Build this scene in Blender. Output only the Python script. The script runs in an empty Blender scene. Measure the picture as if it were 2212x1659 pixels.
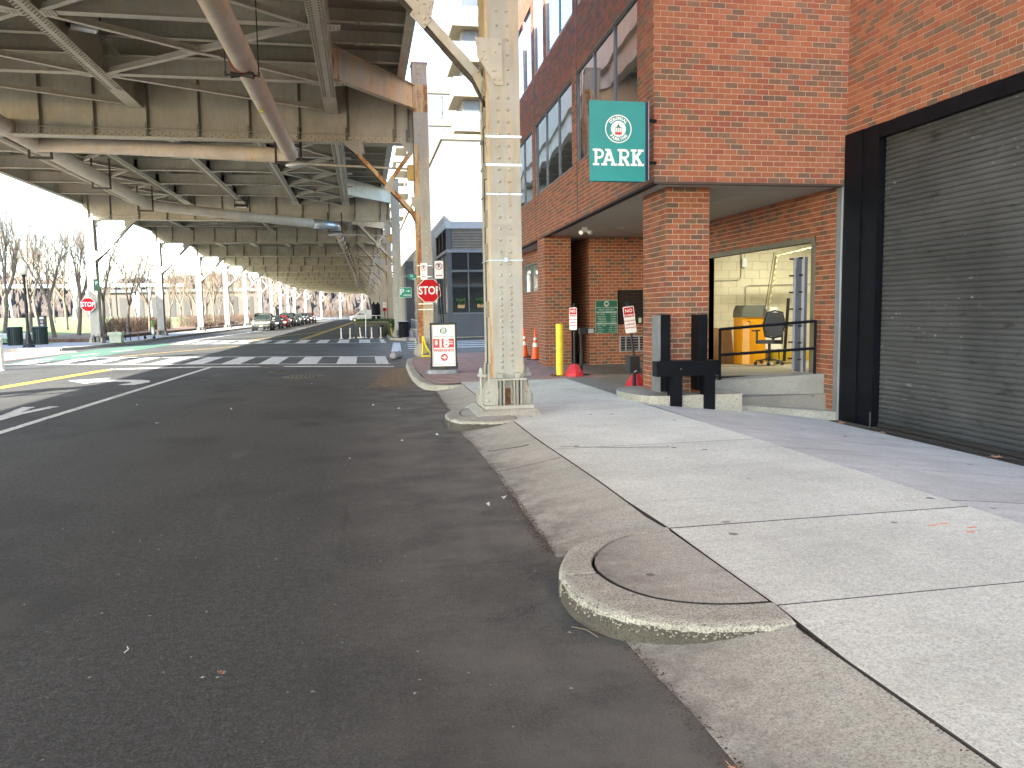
import bpy, bmesh, math, random
from mathutils import Vector, Matrix
random.seed(7)
R = math.radians
scene = bpy.context.scene
COL = scene.collection

# ------------------------------------------------------------------ camera
CAM_H = 1.57
cd = bpy.data.cameras.new('camera')
cam = bpy.data.objects.new('camera', cd); COL.objects.link(cam)
yaw, pitch, roll = R(10.85), R(5.46), 0.0165
fwd = Vector((math.sin(yaw)*math.cos(pitch), math.cos(yaw)*math.cos(pitch), -math.sin(pitch)))
r0 = Vector((math.cos(yaw), -math.sin(yaw), 0)); u0 = r0.cross(fwd)
rt = r0*math.cos(roll) - u0*math.sin(roll); up = rt.cross(fwd)
M = Matrix((rt, up, -fwd)).transposed().to_4x4(); M.translation = Vector((0, 0, CAM_H))
cam.matrix_world = M
cd.sensor_width = 36.0; cd.sensor_fit = 'HORIZONTAL'; cd.lens = 36.0*1661/2212
cd.clip_start = 0.05; cd.clip_end = 3000
scene.camera = cam

# ------------------------------------------------------------------ world, sun, exposure
SUN_EL, SUN_AZ = 32.0, 226.0      # azimuth clockwise from +Y: the sun stands behind and to the left
w = bpy.data.worlds.new('World'); scene.world = w; w.use_nodes = True
nt = w.node_tree; bg = nt.nodes['Background']
sky = nt.nodes.new('ShaderNodeTexSky'); sky.sky_type = 'NISHITA'; sky.sun_disc = False
sky.sun_elevation = R(SUN_EL); sky.sun_rotation = R(SUN_AZ)
sky.air_density = 1.0; sky.dust_density = 1.2; sky.ozone_density = 1.0; sky.altitude = 10
hs = nt.nodes.new('ShaderNodeHueSaturation'); hs.inputs['Saturation'].default_value = 1.0
nt.links.new(sky.outputs[0], hs.inputs['Color']); wb_mul = nt.nodes.new('ShaderNodeMix'); wb_mul.data_type = 'RGBA'; wb_mul.blend_type = 'MULTIPLY'; wb_mul.inputs[0].default_value = 1.0; wb_mul.inputs[7].default_value = (.97, 1.0, 1.0, 1)
nt.links.new(hs.outputs[0], wb_mul.inputs[6]); nt.links.new(wb_mul.outputs[2], bg.inputs[0]); bg.inputs[1].default_value = 0.125
sd = bpy.data.lights.new('sun', 'SUN'); sd.energy = 3.2; sd.angle = R(0.5); sd.color = (1.0, 0.97, 0.90)
sun = bpy.data.objects.new('sun', sd); COL.objects.link(sun)
az = R(SUN_AZ); el = R(SUN_EL)
sdir = Vector((math.sin(az)*math.cos(el), math.cos(az)*math.cos(el), math.sin(el)))
sun.rotation_euler = sdir.to_track_quat('Z', 'Y').to_euler()
sun.location = (-30, -30, 40)
vs = scene.view_settings
vs.view_transform = 'Standard'; vs.look = 'None'; vs.gamma = 1.0; vs.use_curve_mapping = False
vs.exposure = 3.2

# ------------------------------------------------------------------ object helpers
def tag(o, label=None, cat=None, group=None, kind=None):
    if label: o['label'] = label
    if cat: o['category'] = cat
    if group: o['group'] = group
    if kind: o['kind'] = kind
    return o
def thing(name, label, cat, loc=(0, 0, 0), rz=0.0, group=None, kind=None):
    o = bpy.data.objects.new(name, None); COL.objects.link(o)
    o.location = loc; o.rotation_euler = (0, 0, rz); o.empty_display_size = 0.2
    return tag(o, label, cat, group, kind)
def inst(name, me, parent=None, loc=(0, 0, 0), rot=(0, 0, 0), scale=(1, 1, 1)):
    o = bpy.data.objects.new(name, me); COL.objects.link(o)
    o.location = loc; o.rotation_euler = rot; o.scale = scale
    if parent: o.parent = parent
    return o
def copy_tree(o, parent=None):
    c = o.copy(); COL.objects.link(c)
    if parent: c.parent = parent
    for ch in list(o.children): copy_tree(ch, c)
    return c
class MB:
    def __init__(s): s.v = []; s.f = []; s.m = []; s.a = []; s.cur = 0; s.att = 0.5
    def add(s, vs_, fs):
        o = len(s.v); s.v.extend(vs_)
        for f in fs: s.f.append(tuple(i+o for i in f)); s.m.append(s.cur); s.a.append(s.att)
    def box(s, x0, x1, y0, y1, z0, z1):
        s.add([(x0,y0,z0),(x1,y0,z0),(x1,y1,z0),(x0,y1,z0),(x0,y0,z1),(x1,y0,z1),(x1,y1,z1),(x0,y1,z1)],
              [(0,3,2,1),(4,5,6,7),(0,1,5,4),(1,2,6,5),(2,3,7,6),(3,0,4,7)])
    def bar(s, p, q, w_, h_, up_=(0, 0, 1)):
        p = Vector(p); q = Vector(q); d = (q-p)
        if d.length < 1e-6: return
        d.normalize(); u = Vector(up_)
        if abs(d.dot(u)) > .99: u = Vector((0, 1, 0))
        sx = d.cross(u).normalized(); u = sx.cross(d)
        c = []
        for a in (p, q):
            for i, j in ((-1,-1),(1,-1),(1,1),(-1,1)): c.append(tuple(a+sx*(i*w_/2)+u*(j*h_/2)))
        s.add(c, [(0,1,2,3),(7,6,5,4),(0,4,5,1),(1,5,6,2),(2,6,7,3),(3,7,4,0)])
    def tube(s, pts, r, seg=8, cap=True, closed=False):
        pts = [Vector(p) for p in pts]; n = len(pts)
        rs = r if isinstance(r, (list, tuple)) else [r]*n
        rings = []; prev = None
        for i, p in enumerate(pts):
            if i == 0: d = pts[1]-pts[0]
            elif i == n-1: d = pts[-1]-pts[-2]
            else: d = (pts[i+1]-pts[i]).normalized()+(pts[i]-pts[i-1]).normalized()
            d.normalize()
            if prev is None:
                a = Vector((0, 0, 1)) if abs(d.z) < .9 else Vector((1, 0, 0))
                prev = d.cross(a).normalized()
            x = (prev-d*prev.dot(d)).normalized(); y = d.cross(x); prev = x
            rings.append([tuple(p+(x*math.cos(2*math.pi*k/seg)+y*math.sin(2*math.pi*k/seg))*rs[i]) for k in range(seg)])
        vs_ = [v for rg in rings for v in rg]; fs = []
        for i in range(n-1):
            for k in range(seg):
                k2 = (k+1) % seg; fs.append((i*seg+k, i*seg+k2, (i+1)*seg+k2, (i+1)*seg+k))
        if cap: fs.append(tuple(range(seg-1, -1, -1))); fs.append(tuple((n-1)*seg+k for k in range(seg)))
        s.add(vs_, fs)
    def lathe(s, prof, seg=16, c=(0, 0, 0)):     # prof: (r,z)
        vs_ = []; fs = []
        for r_, z_ in prof:
            for k in range(seg):
                a = 2*math.pi*k/seg; vs_.append((c[0]+r_*math.cos(a), c[1]+r_*math.sin(a), c[2]+z_))
        for i in range(len(prof)-1):
            for k in range(seg):
                k2 = (k+1) % seg; fs.append((i*seg+k, i*seg+k2, (i+1)*seg+k2, (i+1)*seg+k))
        fs.append(tuple(range(seg-1, -1, -1))); fs.append(tuple((len(prof)-1)*seg+k for k in range(seg)))
        s.add(vs_, fs)
    def prism(s, poly, ax, a, b):                 # poly in the other two axes (in xyz order)
        def P(u, v, t):
            return {0: (t, u, v), 1: (u, t, v), 2: (u, v, t)}[ax]
        n = len(poly)
        vs_ = [P(u, v, a) for u, v in poly]+[P(u, v, b) for u, v in poly]
        fs = [tuple(range(n)), tuple(range(2*n-1, n-1, -1))]
        for i in range(n): j = (i+1) % n; fs.append((i, i+n, j+n, j))
        s.add(vs_, fs)
    def dome(s, p, n, r, h=.6, seg=6):            # rivet head
        p = Vector(p); n = Vector(n).normalized(); a = Vector((0, 0, 1)) if abs(n.z) < .9 else Vector((1, 0, 0))
        x = n.cross(a).normalized(); y = n.cross(x); vs_ = []
        for rr, hh in ((1, 0), (.72, .62)):
            for k in range(seg):
                t = 2*math.pi*k/seg; vs_.append(tuple(p+(x*math.cos(t)+y*math.sin(t))*r*rr+n*(h*r*hh)))
        vs_.append(tuple(p+n*h*r)); fs = []
        for k in range(seg):
            k2 = (k+1) % seg; fs.append((k, k2, seg+k2, seg+k)); fs.append((seg+k, seg+k2, 2*seg))
        s.add(vs_, fs)
    def mesh(s, name, mats, smooth=False, fix=False, att=False):
        me = bpy.data.meshes.new(name); me.from_pydata(s.v, [], s.f)
        for m_ in (mats if isinstance(mats, (list, tuple)) else [mats]): me.materials.append(m_)
        if any(s.m): me.polygons.foreach_set('material_index', s.m)
        if att:
            A_ = me.attributes.new('tint', 'FLOAT', 'FACE'); A_.data.foreach_set('value', s.a)
        if fix:
            b = bmesh.new(); b.from_mesh(me); bmesh.ops.recalc_face_normals(b, faces=b.faces); b.to_mesh(me); b.free()
        if smooth:
            me.polygons.foreach_set('use_smooth', [True]*len(me.polygons)); 
            if smooth != 'all' and hasattr(me, 'set_sharp_from_angle'): me.set_sharp_from_angle(angle=R(38))
        me.update(); return me
    def build(s, name, mats, parent=None, smooth=False, fix=True, att=False, loc=(0, 0, 0), rot=(0, 0, 0)):
        return inst(name, s.mesh(name, mats, smooth, fix, att), parent, loc, rot)
def one(fn, name, m_, parent=None, **k):
    b = MB(); fn(b); return b.build(name, m_, parent, **k)

# ------------------------------------------------------------------ materials
def newmat(name):
    m_ = bpy.data.materials.new(name); m_.use_nodes = True; t = m_.node_tree
    return m_, t, t.nodes['Principled BSDF']
def N(t, typ, **k):
    n = t.nodes.new(typ)
    for a, v in k.items():
        if a.startswith('i_'):
            key = a[2:]; key = int(key) if key.isdigit() else key
            n.inputs[key].default_value = v
        else: setattr(n, a, v)
    return n
def C4(c): return (c[0], c[1], c[2], 1.0) if not isinstance(c, (int, float)) else (c, c, c, 1.0)
def pos(t, sc=(1, 1, 1), obj=False):
    mp = N(t, 'ShaderNodeMapping'); mp.inputs['Scale'].default_value = sc
    if obj: t.links.new(N(t, 'ShaderNodeTexCoord').outputs['Object'], mp.inputs[0])
    else: t.links.new(N(t, 'ShaderNodeNewGeometry').outputs['Position'], mp.inputs[0])
    return mp.outputs[0]
def noise(t, vec, scale, detail=5, rough=.6):
    n = N(t, 'ShaderNodeTexNoise'); n.inputs['Scale'].default_value = scale
    n.inputs['Detail'].default_value = detail; n.inputs['Roughness'].default_value = rough
    t.links.new(vec, n.inputs['Vector']); return n.outputs['Fac']
def ramp(t, fac, stops, interp='LINEAR'):
    n = N(t, 'ShaderNodeValToRGB'); e = n.color_ramp.elements; n.color_ramp.interpolation = interp
    while len(e) < len(stops): e.new(0.5)
    for el_, (p_, c_) in zip(e, stops): el_.position = p_; el_.color = C4(c_)
    t.links.new(fac, n.inputs[0]); return n.outputs[0]
def mix(t, fac, a, b, mode='MIX'):
    n = N(t, 'ShaderNodeMix', data_type='RGBA', blend_type=mode)
    for s_, v in ((0, fac), (6, a), (7, b)):
        if isinstance(v, (int, float)) and s_ == 0: n.inputs[0].default_value = v
        elif isinstance(v, (tuple, list, float, int)): n.inputs[s_].default_value = C4(v)
        else: t.links.new(v, n.inputs[s_])
    return n.outputs[2]
def bump(t, b, h, strength=.3, dist=.01):
    n = N(t, 'ShaderNodeBump'); n.inputs['Strength'].default_value = strength; n.inputs['Distance'].default_value = dist
    t.links.new(h, n.inputs['Height']); t.links.new(n.outputs[0], b.inputs['Normal'])
def plain(name, c, rough=.6, metal=0.0, var=.12, sc=3.0, bmp=0.0, bsc=60, spec=.5, obj=True):
    m_, t, b = newmat(name); p = pos(t, obj=obj)
    f1 = noise(t, p, sc, 6); lo = [x*(1-var*1.4) for x in c]; hi = [min(1, x*(1+var)) for x in c]
    t.links.new(ramp(t, f1, [(.3, lo), (.7, hi)]), b.inputs['Base Color'])
    b.inputs['Roughness'].default_value = rough; b.inputs['Metallic'].default_value = metal
    b.inputs['Specular IOR Level'].default_value = spec
    if bmp: bump(t, b, noise(t, p, bsc, 4), bmp, .005)
    return m_
def painted(name, c, rust=.5, rough=.55, dirt=.25, sc=1.0):
    """old paint with vertical runs of rust and grime; rust 0..1 = share of the surface"""
    m_, t, b = newmat(name); p = pos(t)
    ps = pos(t, (2.6, 2.6, .35)); pf = pos(t, (9, 9, 2.2))
    col = ramp(t, noise(t, p, 1.3*sc, 6), [(.3, [x*(1-dirt) for x in c]), (.72, [min(1, x*1.05) for x in c])])
    streak = ramp(t, noise(t, pf, 1.0, 5), [(.45, 0.0), (.8, 1.0)])
    col = mix(t, streak, col, [c[0]*.80, c[1]*.72, c[2]*.58])
    th = .74-rust*.34
    rf = noise(t, ps, 1.0, 8, .68)
    fac = ramp(t, rf, [(th, 0.0), (th+.10, 1.0)])
    rc = ramp(t, noise(t, p, 11, 6), [(.3, (.10, .035, .012)), (.5, (.30, .115, .03)), (.72, (.52, .26, .08))])
    halo = ramp(t, rf, [(th-.13, 0.0), (th, 0.55)])
    col = mix(t, halo, col, (.62, .44, .20)); col = mix(t, fac, col, rc)
    t.links.new(col, b.inputs['Base Color']); b.inputs['Roughness'].default_value = rough
    bump(t, b, noise(t, p, 28, 5), .25, .006)
    return m_
STEEL = (.57, .54, .45)
m_steel = painted('old_cream_steel_paint', STEEL, rust=.12)
m_steel_near = painted('cream_steel_paint_patched', (.40, .395, .355), rust=.16, dirt=.15)
m_steel_rust = painted('rust_streaked_cream_paint', (.52, .49, .41), rust=.50)
m_steel_mid = painted('cream_paint_some_rust', (.50, .48, .42), rust=.30)
m_steel_dark = painted('shaded_girder_paint', (.27, .245, .19), rust=.05, dirt=.30)  # darker copy of the steel paint, under-deck shade put into the tone
m_web = painted('shade_toned_web_paint', (.50, .47, .385), rust=.05, dirt=.25)  # webs darker than the flanges: their shade is put into the colour
m_rivet = plain('shade_dark_rivet_paint', (.24, .22, .17), .7)  # shaded look of the rivet heads painted in as a darker tone
m_pipe = painted('stained_drain_pipe', (.60, .53, .46), rust=.30)
m_galv = plain('galvanised_pipe', (.45, .52, .58), .35, .6, .15, 8)
m_rod = plain('dark_hanger_iron', (.05, .045, .04), .6, .3)
m_band = plain('stainless_band', (.72, .70, .66), .25, .9, .1, 20)

def mk_asphalt():
    m_, t, b = newmat('asphalt'); p = pos(t)
    base = ramp(t, noise(t, p, .35, 6), [(.3, (.036, .035, .032)), (.7, (.062, .060, .055))])
    wear = ramp(t, noise(t, pos(t, (1.2, .12, 1)), 1.0, 5), [(.42, 0.0), (.72, .55)])
    base = mix(t, wear, base, (.066, .063, .058))
    spk = ramp(t, noise(t, p, 75, 4, .85), [(.36, .35), (.5, 1.0), (.66, 2.2)])
    col = mix(t, 1.0, base, spk, 'MULTIPLY')
    col = mix(t, 1.0, col, ramp(t, noise(t, p, 22, 4, .7), [(.33, .62), (.67, 1.38)]), 'MULTIPLY')
    pt = N(t, 'ShaderNodeTexNoise'); pt.inputs['Scale'].default_value = .55; pt.inputs['Detail'].default_value = 3; t.links.new(p, pt.inputs['Vector'])
    col = mix(t, ramp(t, pt.outputs['Fac'], [(.54, 0.0), (.60, .40)]), col, (.022, .021, .02))
    oil = ramp(t, noise(t, pos(t, (1.4, .5, 1)), .8, 3), [(.60, 0.0), (.72, .6)]); col = mix(t, oil, col, (.105, .10, .092))
    ck = N(t, 'ShaderNodeTexVoronoi', feature='DISTANCE_TO_EDGE'); ck.inputs['Scale'].default_value = .42; dis = mix(t, .12, p, noise(t, p, 2.5, 5)); t.links.new(dis, ck.inputs['Vector'])
    ckm = N(t, 'ShaderNodeMath', operation='MULTIPLY'); t.links.new(ramp(t, ck.outputs['Distance'], [(0, 1.0), (.008, 0.0)]), ckm.inputs[0]); t.links.new(ramp(t, noise(t, p, .3, 2), [(.52, 0.0), (.6, .7)]), ckm.inputs[1])
    col = mix(t, ckm.outputs[0], col, (.014, .013, .012))
    # pale dust gathers near the kerb
    sx = N(t, 'ShaderNodeSeparateXYZ'); t.links.new(p, sx.inputs[0])
    mr = N(t, 'ShaderNodeMapRange'); mr.inputs['From Min'].default_value = -.5; mr.inputs['From Max'].default_value = 1.15
    t.links.new(sx.outputs[0], mr.inputs[0])
    dust = N(t, 'ShaderNodeMath', operation='MULTIPLY'); t.links.new(mr.outputs[0], dust.inputs[0])
    t.links.new(ramp(t, noise(t, p, 1.7, 7), [(.28, 0.0), (.62, 1.0)]), dust.inputs[1])
    col = mix(t, dust.outputs[0], col, (.18, .165, .14))
    st = N(t, 'ShaderNodeTexVoronoi', feature='F1'); st.inputs['Scale'].default_value = .55; t.links.new(p, st.inputs['Vector'])
    spot = ramp(t, st.outputs['Distance'], [(.10, (.55, .55, .55)), (.2, (1, 1, 1))])
    col = mix(t, .8, col, spot, 'MULTIPLY')
    t.links.new(col, b.inputs['Base Color']); b.inputs['Roughness'].default_value = .82
    bump(t, b, noise(t, p, 70, 4, .85), .9, .018); return m_
m_asphalt = mk_asphalt()
def mk_conc(name, c, stain=.5, speck=1.0, dark=(.10, .095, .085), edge=False):
    m_, t, b = newmat(name); p = pos(t)
    col = ramp(t, noise(t, p, .9, 8, .65), [(.3, [x*.80 for x in c]), (.7, [x*1.1 for x in c])])
    runs = ramp(t, noise(t, pos(t, (.5, 4.0, 1)), 1.1, 6), [(.5, 0.0), (.85, stain)])
    col = mix(t, runs, col, [c[0]*.62, c[1]*.60, c[2]*.58])
    sp = ramp(t, noise(t, p, 95, 4, .8), [(.36, 1-.40*speck), (.5, 1.0), (.64, 1+.18*speck)])
    col = mix(t, 1.0, col, sp, 'MULTIPLY')
    col = mix(t, 1.0, col, ramp(t, noise(t, p, 26, 4, .7), [(.35, .90), (.65, 1.08)]), 'MULTIPLY')
    col = mix(t, ramp(t, noise(t, p, 2.3, 7, .7), [(.52, 0.0), (.75, .35)]), col, [c[0]*.7, c[1]*.67, c[2]*.6])
    v = N(t, 'ShaderNodeTexVoronoi', feature='F1'); v.inputs['Scale'].default_value = 2.6; t.links.new(p, v.inputs['Vector'])
    gum = ramp(t, v.outputs['Distance'], [(.07, 1.0), (.09, 0.0)])
    v2 = ramp(t, noise(t, p, 1.1, 2), [(.50, 0.0), (.55, .8)])
    gm = N(t, 'ShaderNodeMath', operation='MULTIPLY'); t.links.new(gum, gm.inputs[0]); t.links.new(v2, gm.inputs[1])
    col = mix(t, gm.outputs[0], col, dark)
    rnd = N(t, 'ShaderNodeObjectInfo').outputs['Random']; col = mix(t, 1.0, col, ramp(t, rnd, [(0, .91), (1, 1.05)]), 'MULTIPLY')
    if edge:      # road grime trodden onto the outer edge of the slab
        sx = N(t, 'ShaderNodeSeparateXYZ'); t.links.new(p, sx.inputs[0]); mr = N(t, 'ShaderNodeMapRange')
        mr.inputs['From Min'].default_value = 1.72; mr.inputs['From Max'].default_value = 1.16; t.links.new(sx.outputs[0], mr.inputs[0])
        ad = N(t, 'ShaderNodeMath', operation='MULTIPLY_ADD'); t.links.new(noise(t, p, 3.5, 7, .7), ad.inputs[0]); ad.inputs[1].default_value = 1.6; ad.inputs[2].default_value = -.55
        mm = N(t, 'ShaderNodeMath', operation='MULTIPLY'); mm.use_clamp = True; t.links.new(mr.outputs[0], mm.inputs[0]); t.links.new(ad.outputs[0], mm.inputs[1])
        m2 = N(t, 'ShaderNodeMath', operation='MULTIPLY'); m2.use_clamp = True; t.links.new(mm.outputs[0], m2.inputs[0]); m2.inputs[1].default_value = 2.2
        col = mix(t, m2.outputs[0], col, (.135, .12, .10))
    t.links.new(col, b.inputs['Base Color']); b.inputs['Roughness'].default_value = .85
    bump(t, b, noise(t, p, 90, 5, .7), .35, .008); return m_
m_conc = mk_conc('sidewalk_concrete', (.69, .70, .60))
m_gutter = mk_conc('gutter_concrete', (.46, .435, .365), .8, 1.3, edge=True)
m_apron = mk_conc('apron_concrete', (.66, .67, .62), .9, .8)
m_kerb = mk_conc('worn_kerb_concrete', (.42, .40, .33), .9, 1.8)
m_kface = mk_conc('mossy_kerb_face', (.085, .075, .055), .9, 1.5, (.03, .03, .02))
m_wallc = mk_conc('rendered_ramp_wall', (.30, .30, .27), .7, .5)
m_joint = plain('dirt_joint', (.045, .04, .033), .95)
m_crumb = plain('leaf_litter_crumbs', (.085, .055, .035), .95, 0, .4, 30)
m_paint_w = None
def mk_paintmark(name, c, wear=.35):
    m_, t, b = newmat(name); p = pos(t)
    f = ramp(t, noise(t, p, 5, 9, .75), [(wear, 1.0), (wear+.12, 0.0)])
    col = mix(t, f, ramp(t, noise(t, p, 1.1, 4), [(.3, [x*.82 for x in c]), (.7, c)]), (.09, .085, .08))
    t.links.new(col, b.inputs['Base Color']); b.inputs['Roughness'].default_value = .7; return m_
m_white = mk_paintmark('white_road_paint', (.66, .65, .61))
m_yellow = mk_paintmark('yellow_road_paint', (.72, .47, .05))
m_green = mk_paintmark('green_lane_paint', (.02, .17, .08), .44)

def mk_brick(name, use_att):
    m_, t, b = newmat(name); p = pos(t)
    if use_att:
        a = N(t, 'ShaderNodeAttribute', attribute_name='tint'); f = a.outputs['Fac']
    else: f = N(t, 'ShaderNodeObjectInfo').outputs['Random']
    col = ramp(t, f, [(0, (.33, .135, .075)), (.16, (.29, .115, .065)), (.30, (.36, .155, .090)), (.44, (.27, .095, .060)),
                      (.55, (.34, .145, .080)), (.66, (.195, .135, .100)), (.78, (.17, .115, .085)), (.90, (.145, .105, .085)), (.95, (.33, .130, .075))], 'CONSTANT')
    col = mix(t, 1.0, col, ramp(t, noise(t, p, 18, 6), [(.3, .78), (.7, 1.14)]), 'MULTIPLY')
    col = mix(t, ramp(t, noise(t, p, .7, 5), [(.45, 0.0), (.75, .25)]), col, (.20, .13, .085))
    col = mix(t, 1.0, col, (.88, .71, .58), 'MULTIPLY')
    t.links.new(col, b.inputs['Base Color']); b.inputs['Roughness'].default_value = .78
    bump(t, b, noise(t, p, 160, 4), .3, .004); return m_
m_brick = mk_brick('wall_brick', True); m_brick1 = mk_brick('wall_brick_single', False)
def mk_paver(name, use_att):
    m_, t, b = newmat(name); p = pos(t)
    f = N(t, 'ShaderNodeAttribute', attribute_name='tint').outputs['Fac'] if use_att else N(t, 'ShaderNodeObjectInfo').outputs['Random']
    col = ramp(t, f, [(0, (.33, .20, .17)), (.3, (.38, .24, .21)), (.55, (.29, .18, .16)), (.75, (.34, .25, .23)), (.9, (.26, .18, .17))], 'CONSTANT')
    col = mix(t, ramp(t, noise(t, p, 2, 6), [(.4, 0.0), (.75, .5)]), col, (.38, .34, .33))
    t.links.new(col, b.inputs['Base Color']); b.inputs['Roughness'].default_value = .75
    bump(t, b, noise(t, p, 120, 4), .3, .004); return m_
m_paver = mk_paver('paving_brick', True); m_paver1 = mk_paver('paving_brick_single', False)
m_mortar = plain('mortar', (.50, .39, .30), .9, 0, .15, 6, .2, 120, obj=False)
m_soffit = plain('soffit_render', (.42, .42, .38), .8, 0, .06, .6, .1, 60)
m_blackst = plain('black_painted_steel', (.0035, .0045, .007), .5, .0, .4, 4, .1, 30, spec=.15)
m_black = plain('black_plastic', (.018, .018, .02), .5, 0, .2)
m_dark = plain('dark_void', (.008, .009, .011), .3)
m_darkgl = None
def mk_glass(name, base, refl=.5, wav=.02, rough=.02, wsc=1.3):
    m_ = bpy.data.materials.new(name); m_.use_nodes = True; t = m_.node_tree; t.nodes.clear()
    o = N(t, 'ShaderNodeOutputMaterial'); d = N(t, 'ShaderNodeBsdfDiffuse'); g = N(t, 'ShaderNodeBsdfGlossy')
    d.inputs[0].default_value = C4(base); g.inputs[0].default_value = (.92, .95, 1, 1); g.inputs['Roughness'].default_value = rough
    mx = N(t, 'ShaderNodeMixShader'); lw = N(t, 'ShaderNodeLayerWeight'); lw.inputs[0].default_value = .35
    ma = N(t, 'ShaderNodeMapRange'); ma.inputs['To Min'].default_value = refl; ma.inputs['To Max'].default_value = 1.0
    t.links.new(lw.outputs['Fresnel'], ma.inputs[0]); t.links.new(ma.outputs[0], mx.inputs[0])
    t.links.new(d.outputs[0], mx.inputs[1]); t.links.new(g.outputs[0], mx.inputs[2]); t.links.new(mx.outputs[0], o.inputs[0])
    if wav:
        bp = N(t, 'ShaderNodeBump'); bp.inputs['Strength'].default_value = 1.0; bp.inputs['Distance'].default_value = wav
        t.links.new(noise(t, pos(t), wsc, 1, .4), bp.inputs['Height']); t.links.new(bp.outputs[0], g.inputs['Normal'])
    return m_
m_glass = mk_glass('mirrored_window_glass', (.03, .035, .04), .40, .006, wsc=.8)
m_glassb = mk_glass('dark_booth_glass', (.006, .007, .009), .04, 0)
m_glassc = mk_glass('car_glass', (.02, .03, .03), .12, 0)
m_alu = plain('dark_aluminium_frame', (.16, .17, .19), .4, .6)
m_alul = plain('light_aluminium', (.5, .52, .54), .4, .6)
m_teal = plain('teal_sign_enamel', (.009, .25, .245), .35, 0, .06, 3, .05)
m_signw = plain('white_sign_enamel', (.80, .82, .80), .4, 0, .03)
m_signr = plain('red_sign_enamel', (.50, .008, .014), .6, 0, .08, spec=.2)
m_signred2 = plain('printed_red', (.55, .06, .055), .45, 0, .05)
m_signg = plain('dark_green_sign', (.012, .13, .085), .4, 0, .08)
m_greens = plain('green_street_sign', (.01, .30, .17), .4, 0, .05)
m_text_grey = plain('pale_green_lettering', (.45, .56, .50), .5)
m_textd = plain('dark_blue_lettering', (.06, .07, .13), .5)
m_ybol = plain('yellow_bollard_paint', (.78, .62, .03), .4, 0, .10, 5, .1)
m_cone = plain('orange_cone_plastic', (.80, .115, .02), .45, 0, .12, 9)
m_redpl = plain('red_plastic_base', (.60, .035, .05), .45, 0, .15, 8)
m_greypl = plain('grey_plastic', (.24, .26, .29), .45, 0, .15, 6)
m_brownrub = plain('brown_rubber_disc', (.10, .075, .055), .8)
m_rust = plain('bare_rust', (.19, .075, .028), .85, 0, .5, 14, .3)
m_door = None
def mk_rollup():
    m_, t, b = newmat('grimy_rolling_shutter'); p = pos(t)
    col = ramp(t, noise(t, p, .9, 7), [(.3, (.046, .048, .048)), (.7, (.088, .091, .091))])
    chips = ramp(t, noise(t, pos(t, (7, 7, 15)), 1.0, 5, .7), [(.64, 0.0), (.66, 1.0)])
    zone = ramp(t, noise(t, p, .55, 2), [(.50, 0.0), (.60, 1.0)])
    mm = N(t, 'ShaderNodeMath', operation='MULTIPLY'); t.links.new(chips, mm.inputs[0]); t.links.new(zone, mm.inputs[1])
    col = mix(t, mm.outputs[0], col, (.30, .31, .32))
    dk = ramp(t, noise(t, pos(t, (3, 3, 8)), 1.0, 6), [(.60, 0.0), (.68, .75)])
    col = mix(t, dk, col, (.02, .02, .018))
    t.links.new(col, b.inputs['Base Color']); b.inputs['Roughness'].default_value = .5; b.inputs['Metallic'].default_value = .25
    bump(t, b, noise(t, p, 40, 4), .3, .006); return m_
m_door = mk_rollup()
m_blockw = plain('cream_painted_block', (.66, .64, .50), .6, 0, .05, 2, .15, 80, obj=False)
m_bjoint = plain('block_joint', (.50, .48, .37), .8)
m_yband = plain('yellow_floor_band', (.62, .42, .02), .5, 0, .15)
m_orange = plain('orange_machine_enamel', (.80, .36, .01), .35, 0, .04)
m_hood = plain('grey_machine_hood', (.13, .14, .12), .6)
m_card = plain('cardboard', (.38, .24, .12), .85, 0, .12, 3)
m_bark = plain('pale_bark', (.17, .135, .10), .9, 0, .3, 6, .4, 30)
m_twig = plain('brown_twigs', (.21, .16, .11), .9, 0, .2, 3)
m_grass = None
def mk_grass():
    m_, t, b = newmat('winter_lawn'); p = pos(t)
    col = ramp(t, noise(t, p, .25, 6), [(.3, (.10, .15, .035)), (.7, (.17, .20, .06))])
    col = mix(t, 1.0, col, ramp(t, noise(t, p, 25, 4, .8), [(.3, .6), (.7, 1.4)]), 'MULTIPLY')
    t.links.new(col, b.inputs['Base Color']); b.inputs['Roughness'].default_value = .9
    bump(t, b, noise(t, p, 40, 4), .6, .05); return m_
m_grass = mk_grass()
m_mulch = plain('brown_mulch', (.15, .095, .06), .95, 0, .35, 3, .4, 40, obj=False)
m_lampblk = plain('black_cast_iron', (.012, .016, .018), .45, .2)
m_globe = plain('opal_globe', (.70, .68, .55), .3)
m_bin = plain('green_black_bin', (.018, .035, .032), .5, .2)
m_util = plain('pale_green_box', (.36, .42, .32), .6)
m_hedge = plain('bare_hedge', (.12, .08, .055), .95, 0, .4, 3, obj=False)
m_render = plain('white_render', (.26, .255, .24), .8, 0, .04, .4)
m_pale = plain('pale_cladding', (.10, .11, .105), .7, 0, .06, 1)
m_slate = plain('slate_blue_panel', (.062, .072, .088), .5, 0, .12, 1)
m_stone = plain('pale_rubble_stone', (.50, .48, .42), .85, 0, .2, 3, .3, 20, obj=False)
m_side_rust = painted('heavy_rust_side', (.52, .45, .33), rust=.85)
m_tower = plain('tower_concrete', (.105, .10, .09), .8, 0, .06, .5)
m_cream = plain('cream_soffit', (.22, .18, .125), .8)
m_winpale = mk_glass('pale_window_glass', (.10, .14, .14), .35, 0)
m_rubber = plain('tyre_rubber', (.02, .02, .02), .8)
m_chrome = plain('chrome', (.6, .6, .6), .15, .9, .05)
m_lens = plain('clear_lens', (.75, .77, .78), .1)
m_redlens = plain('red_lens', (.4, .01, .01), .2)
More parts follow.
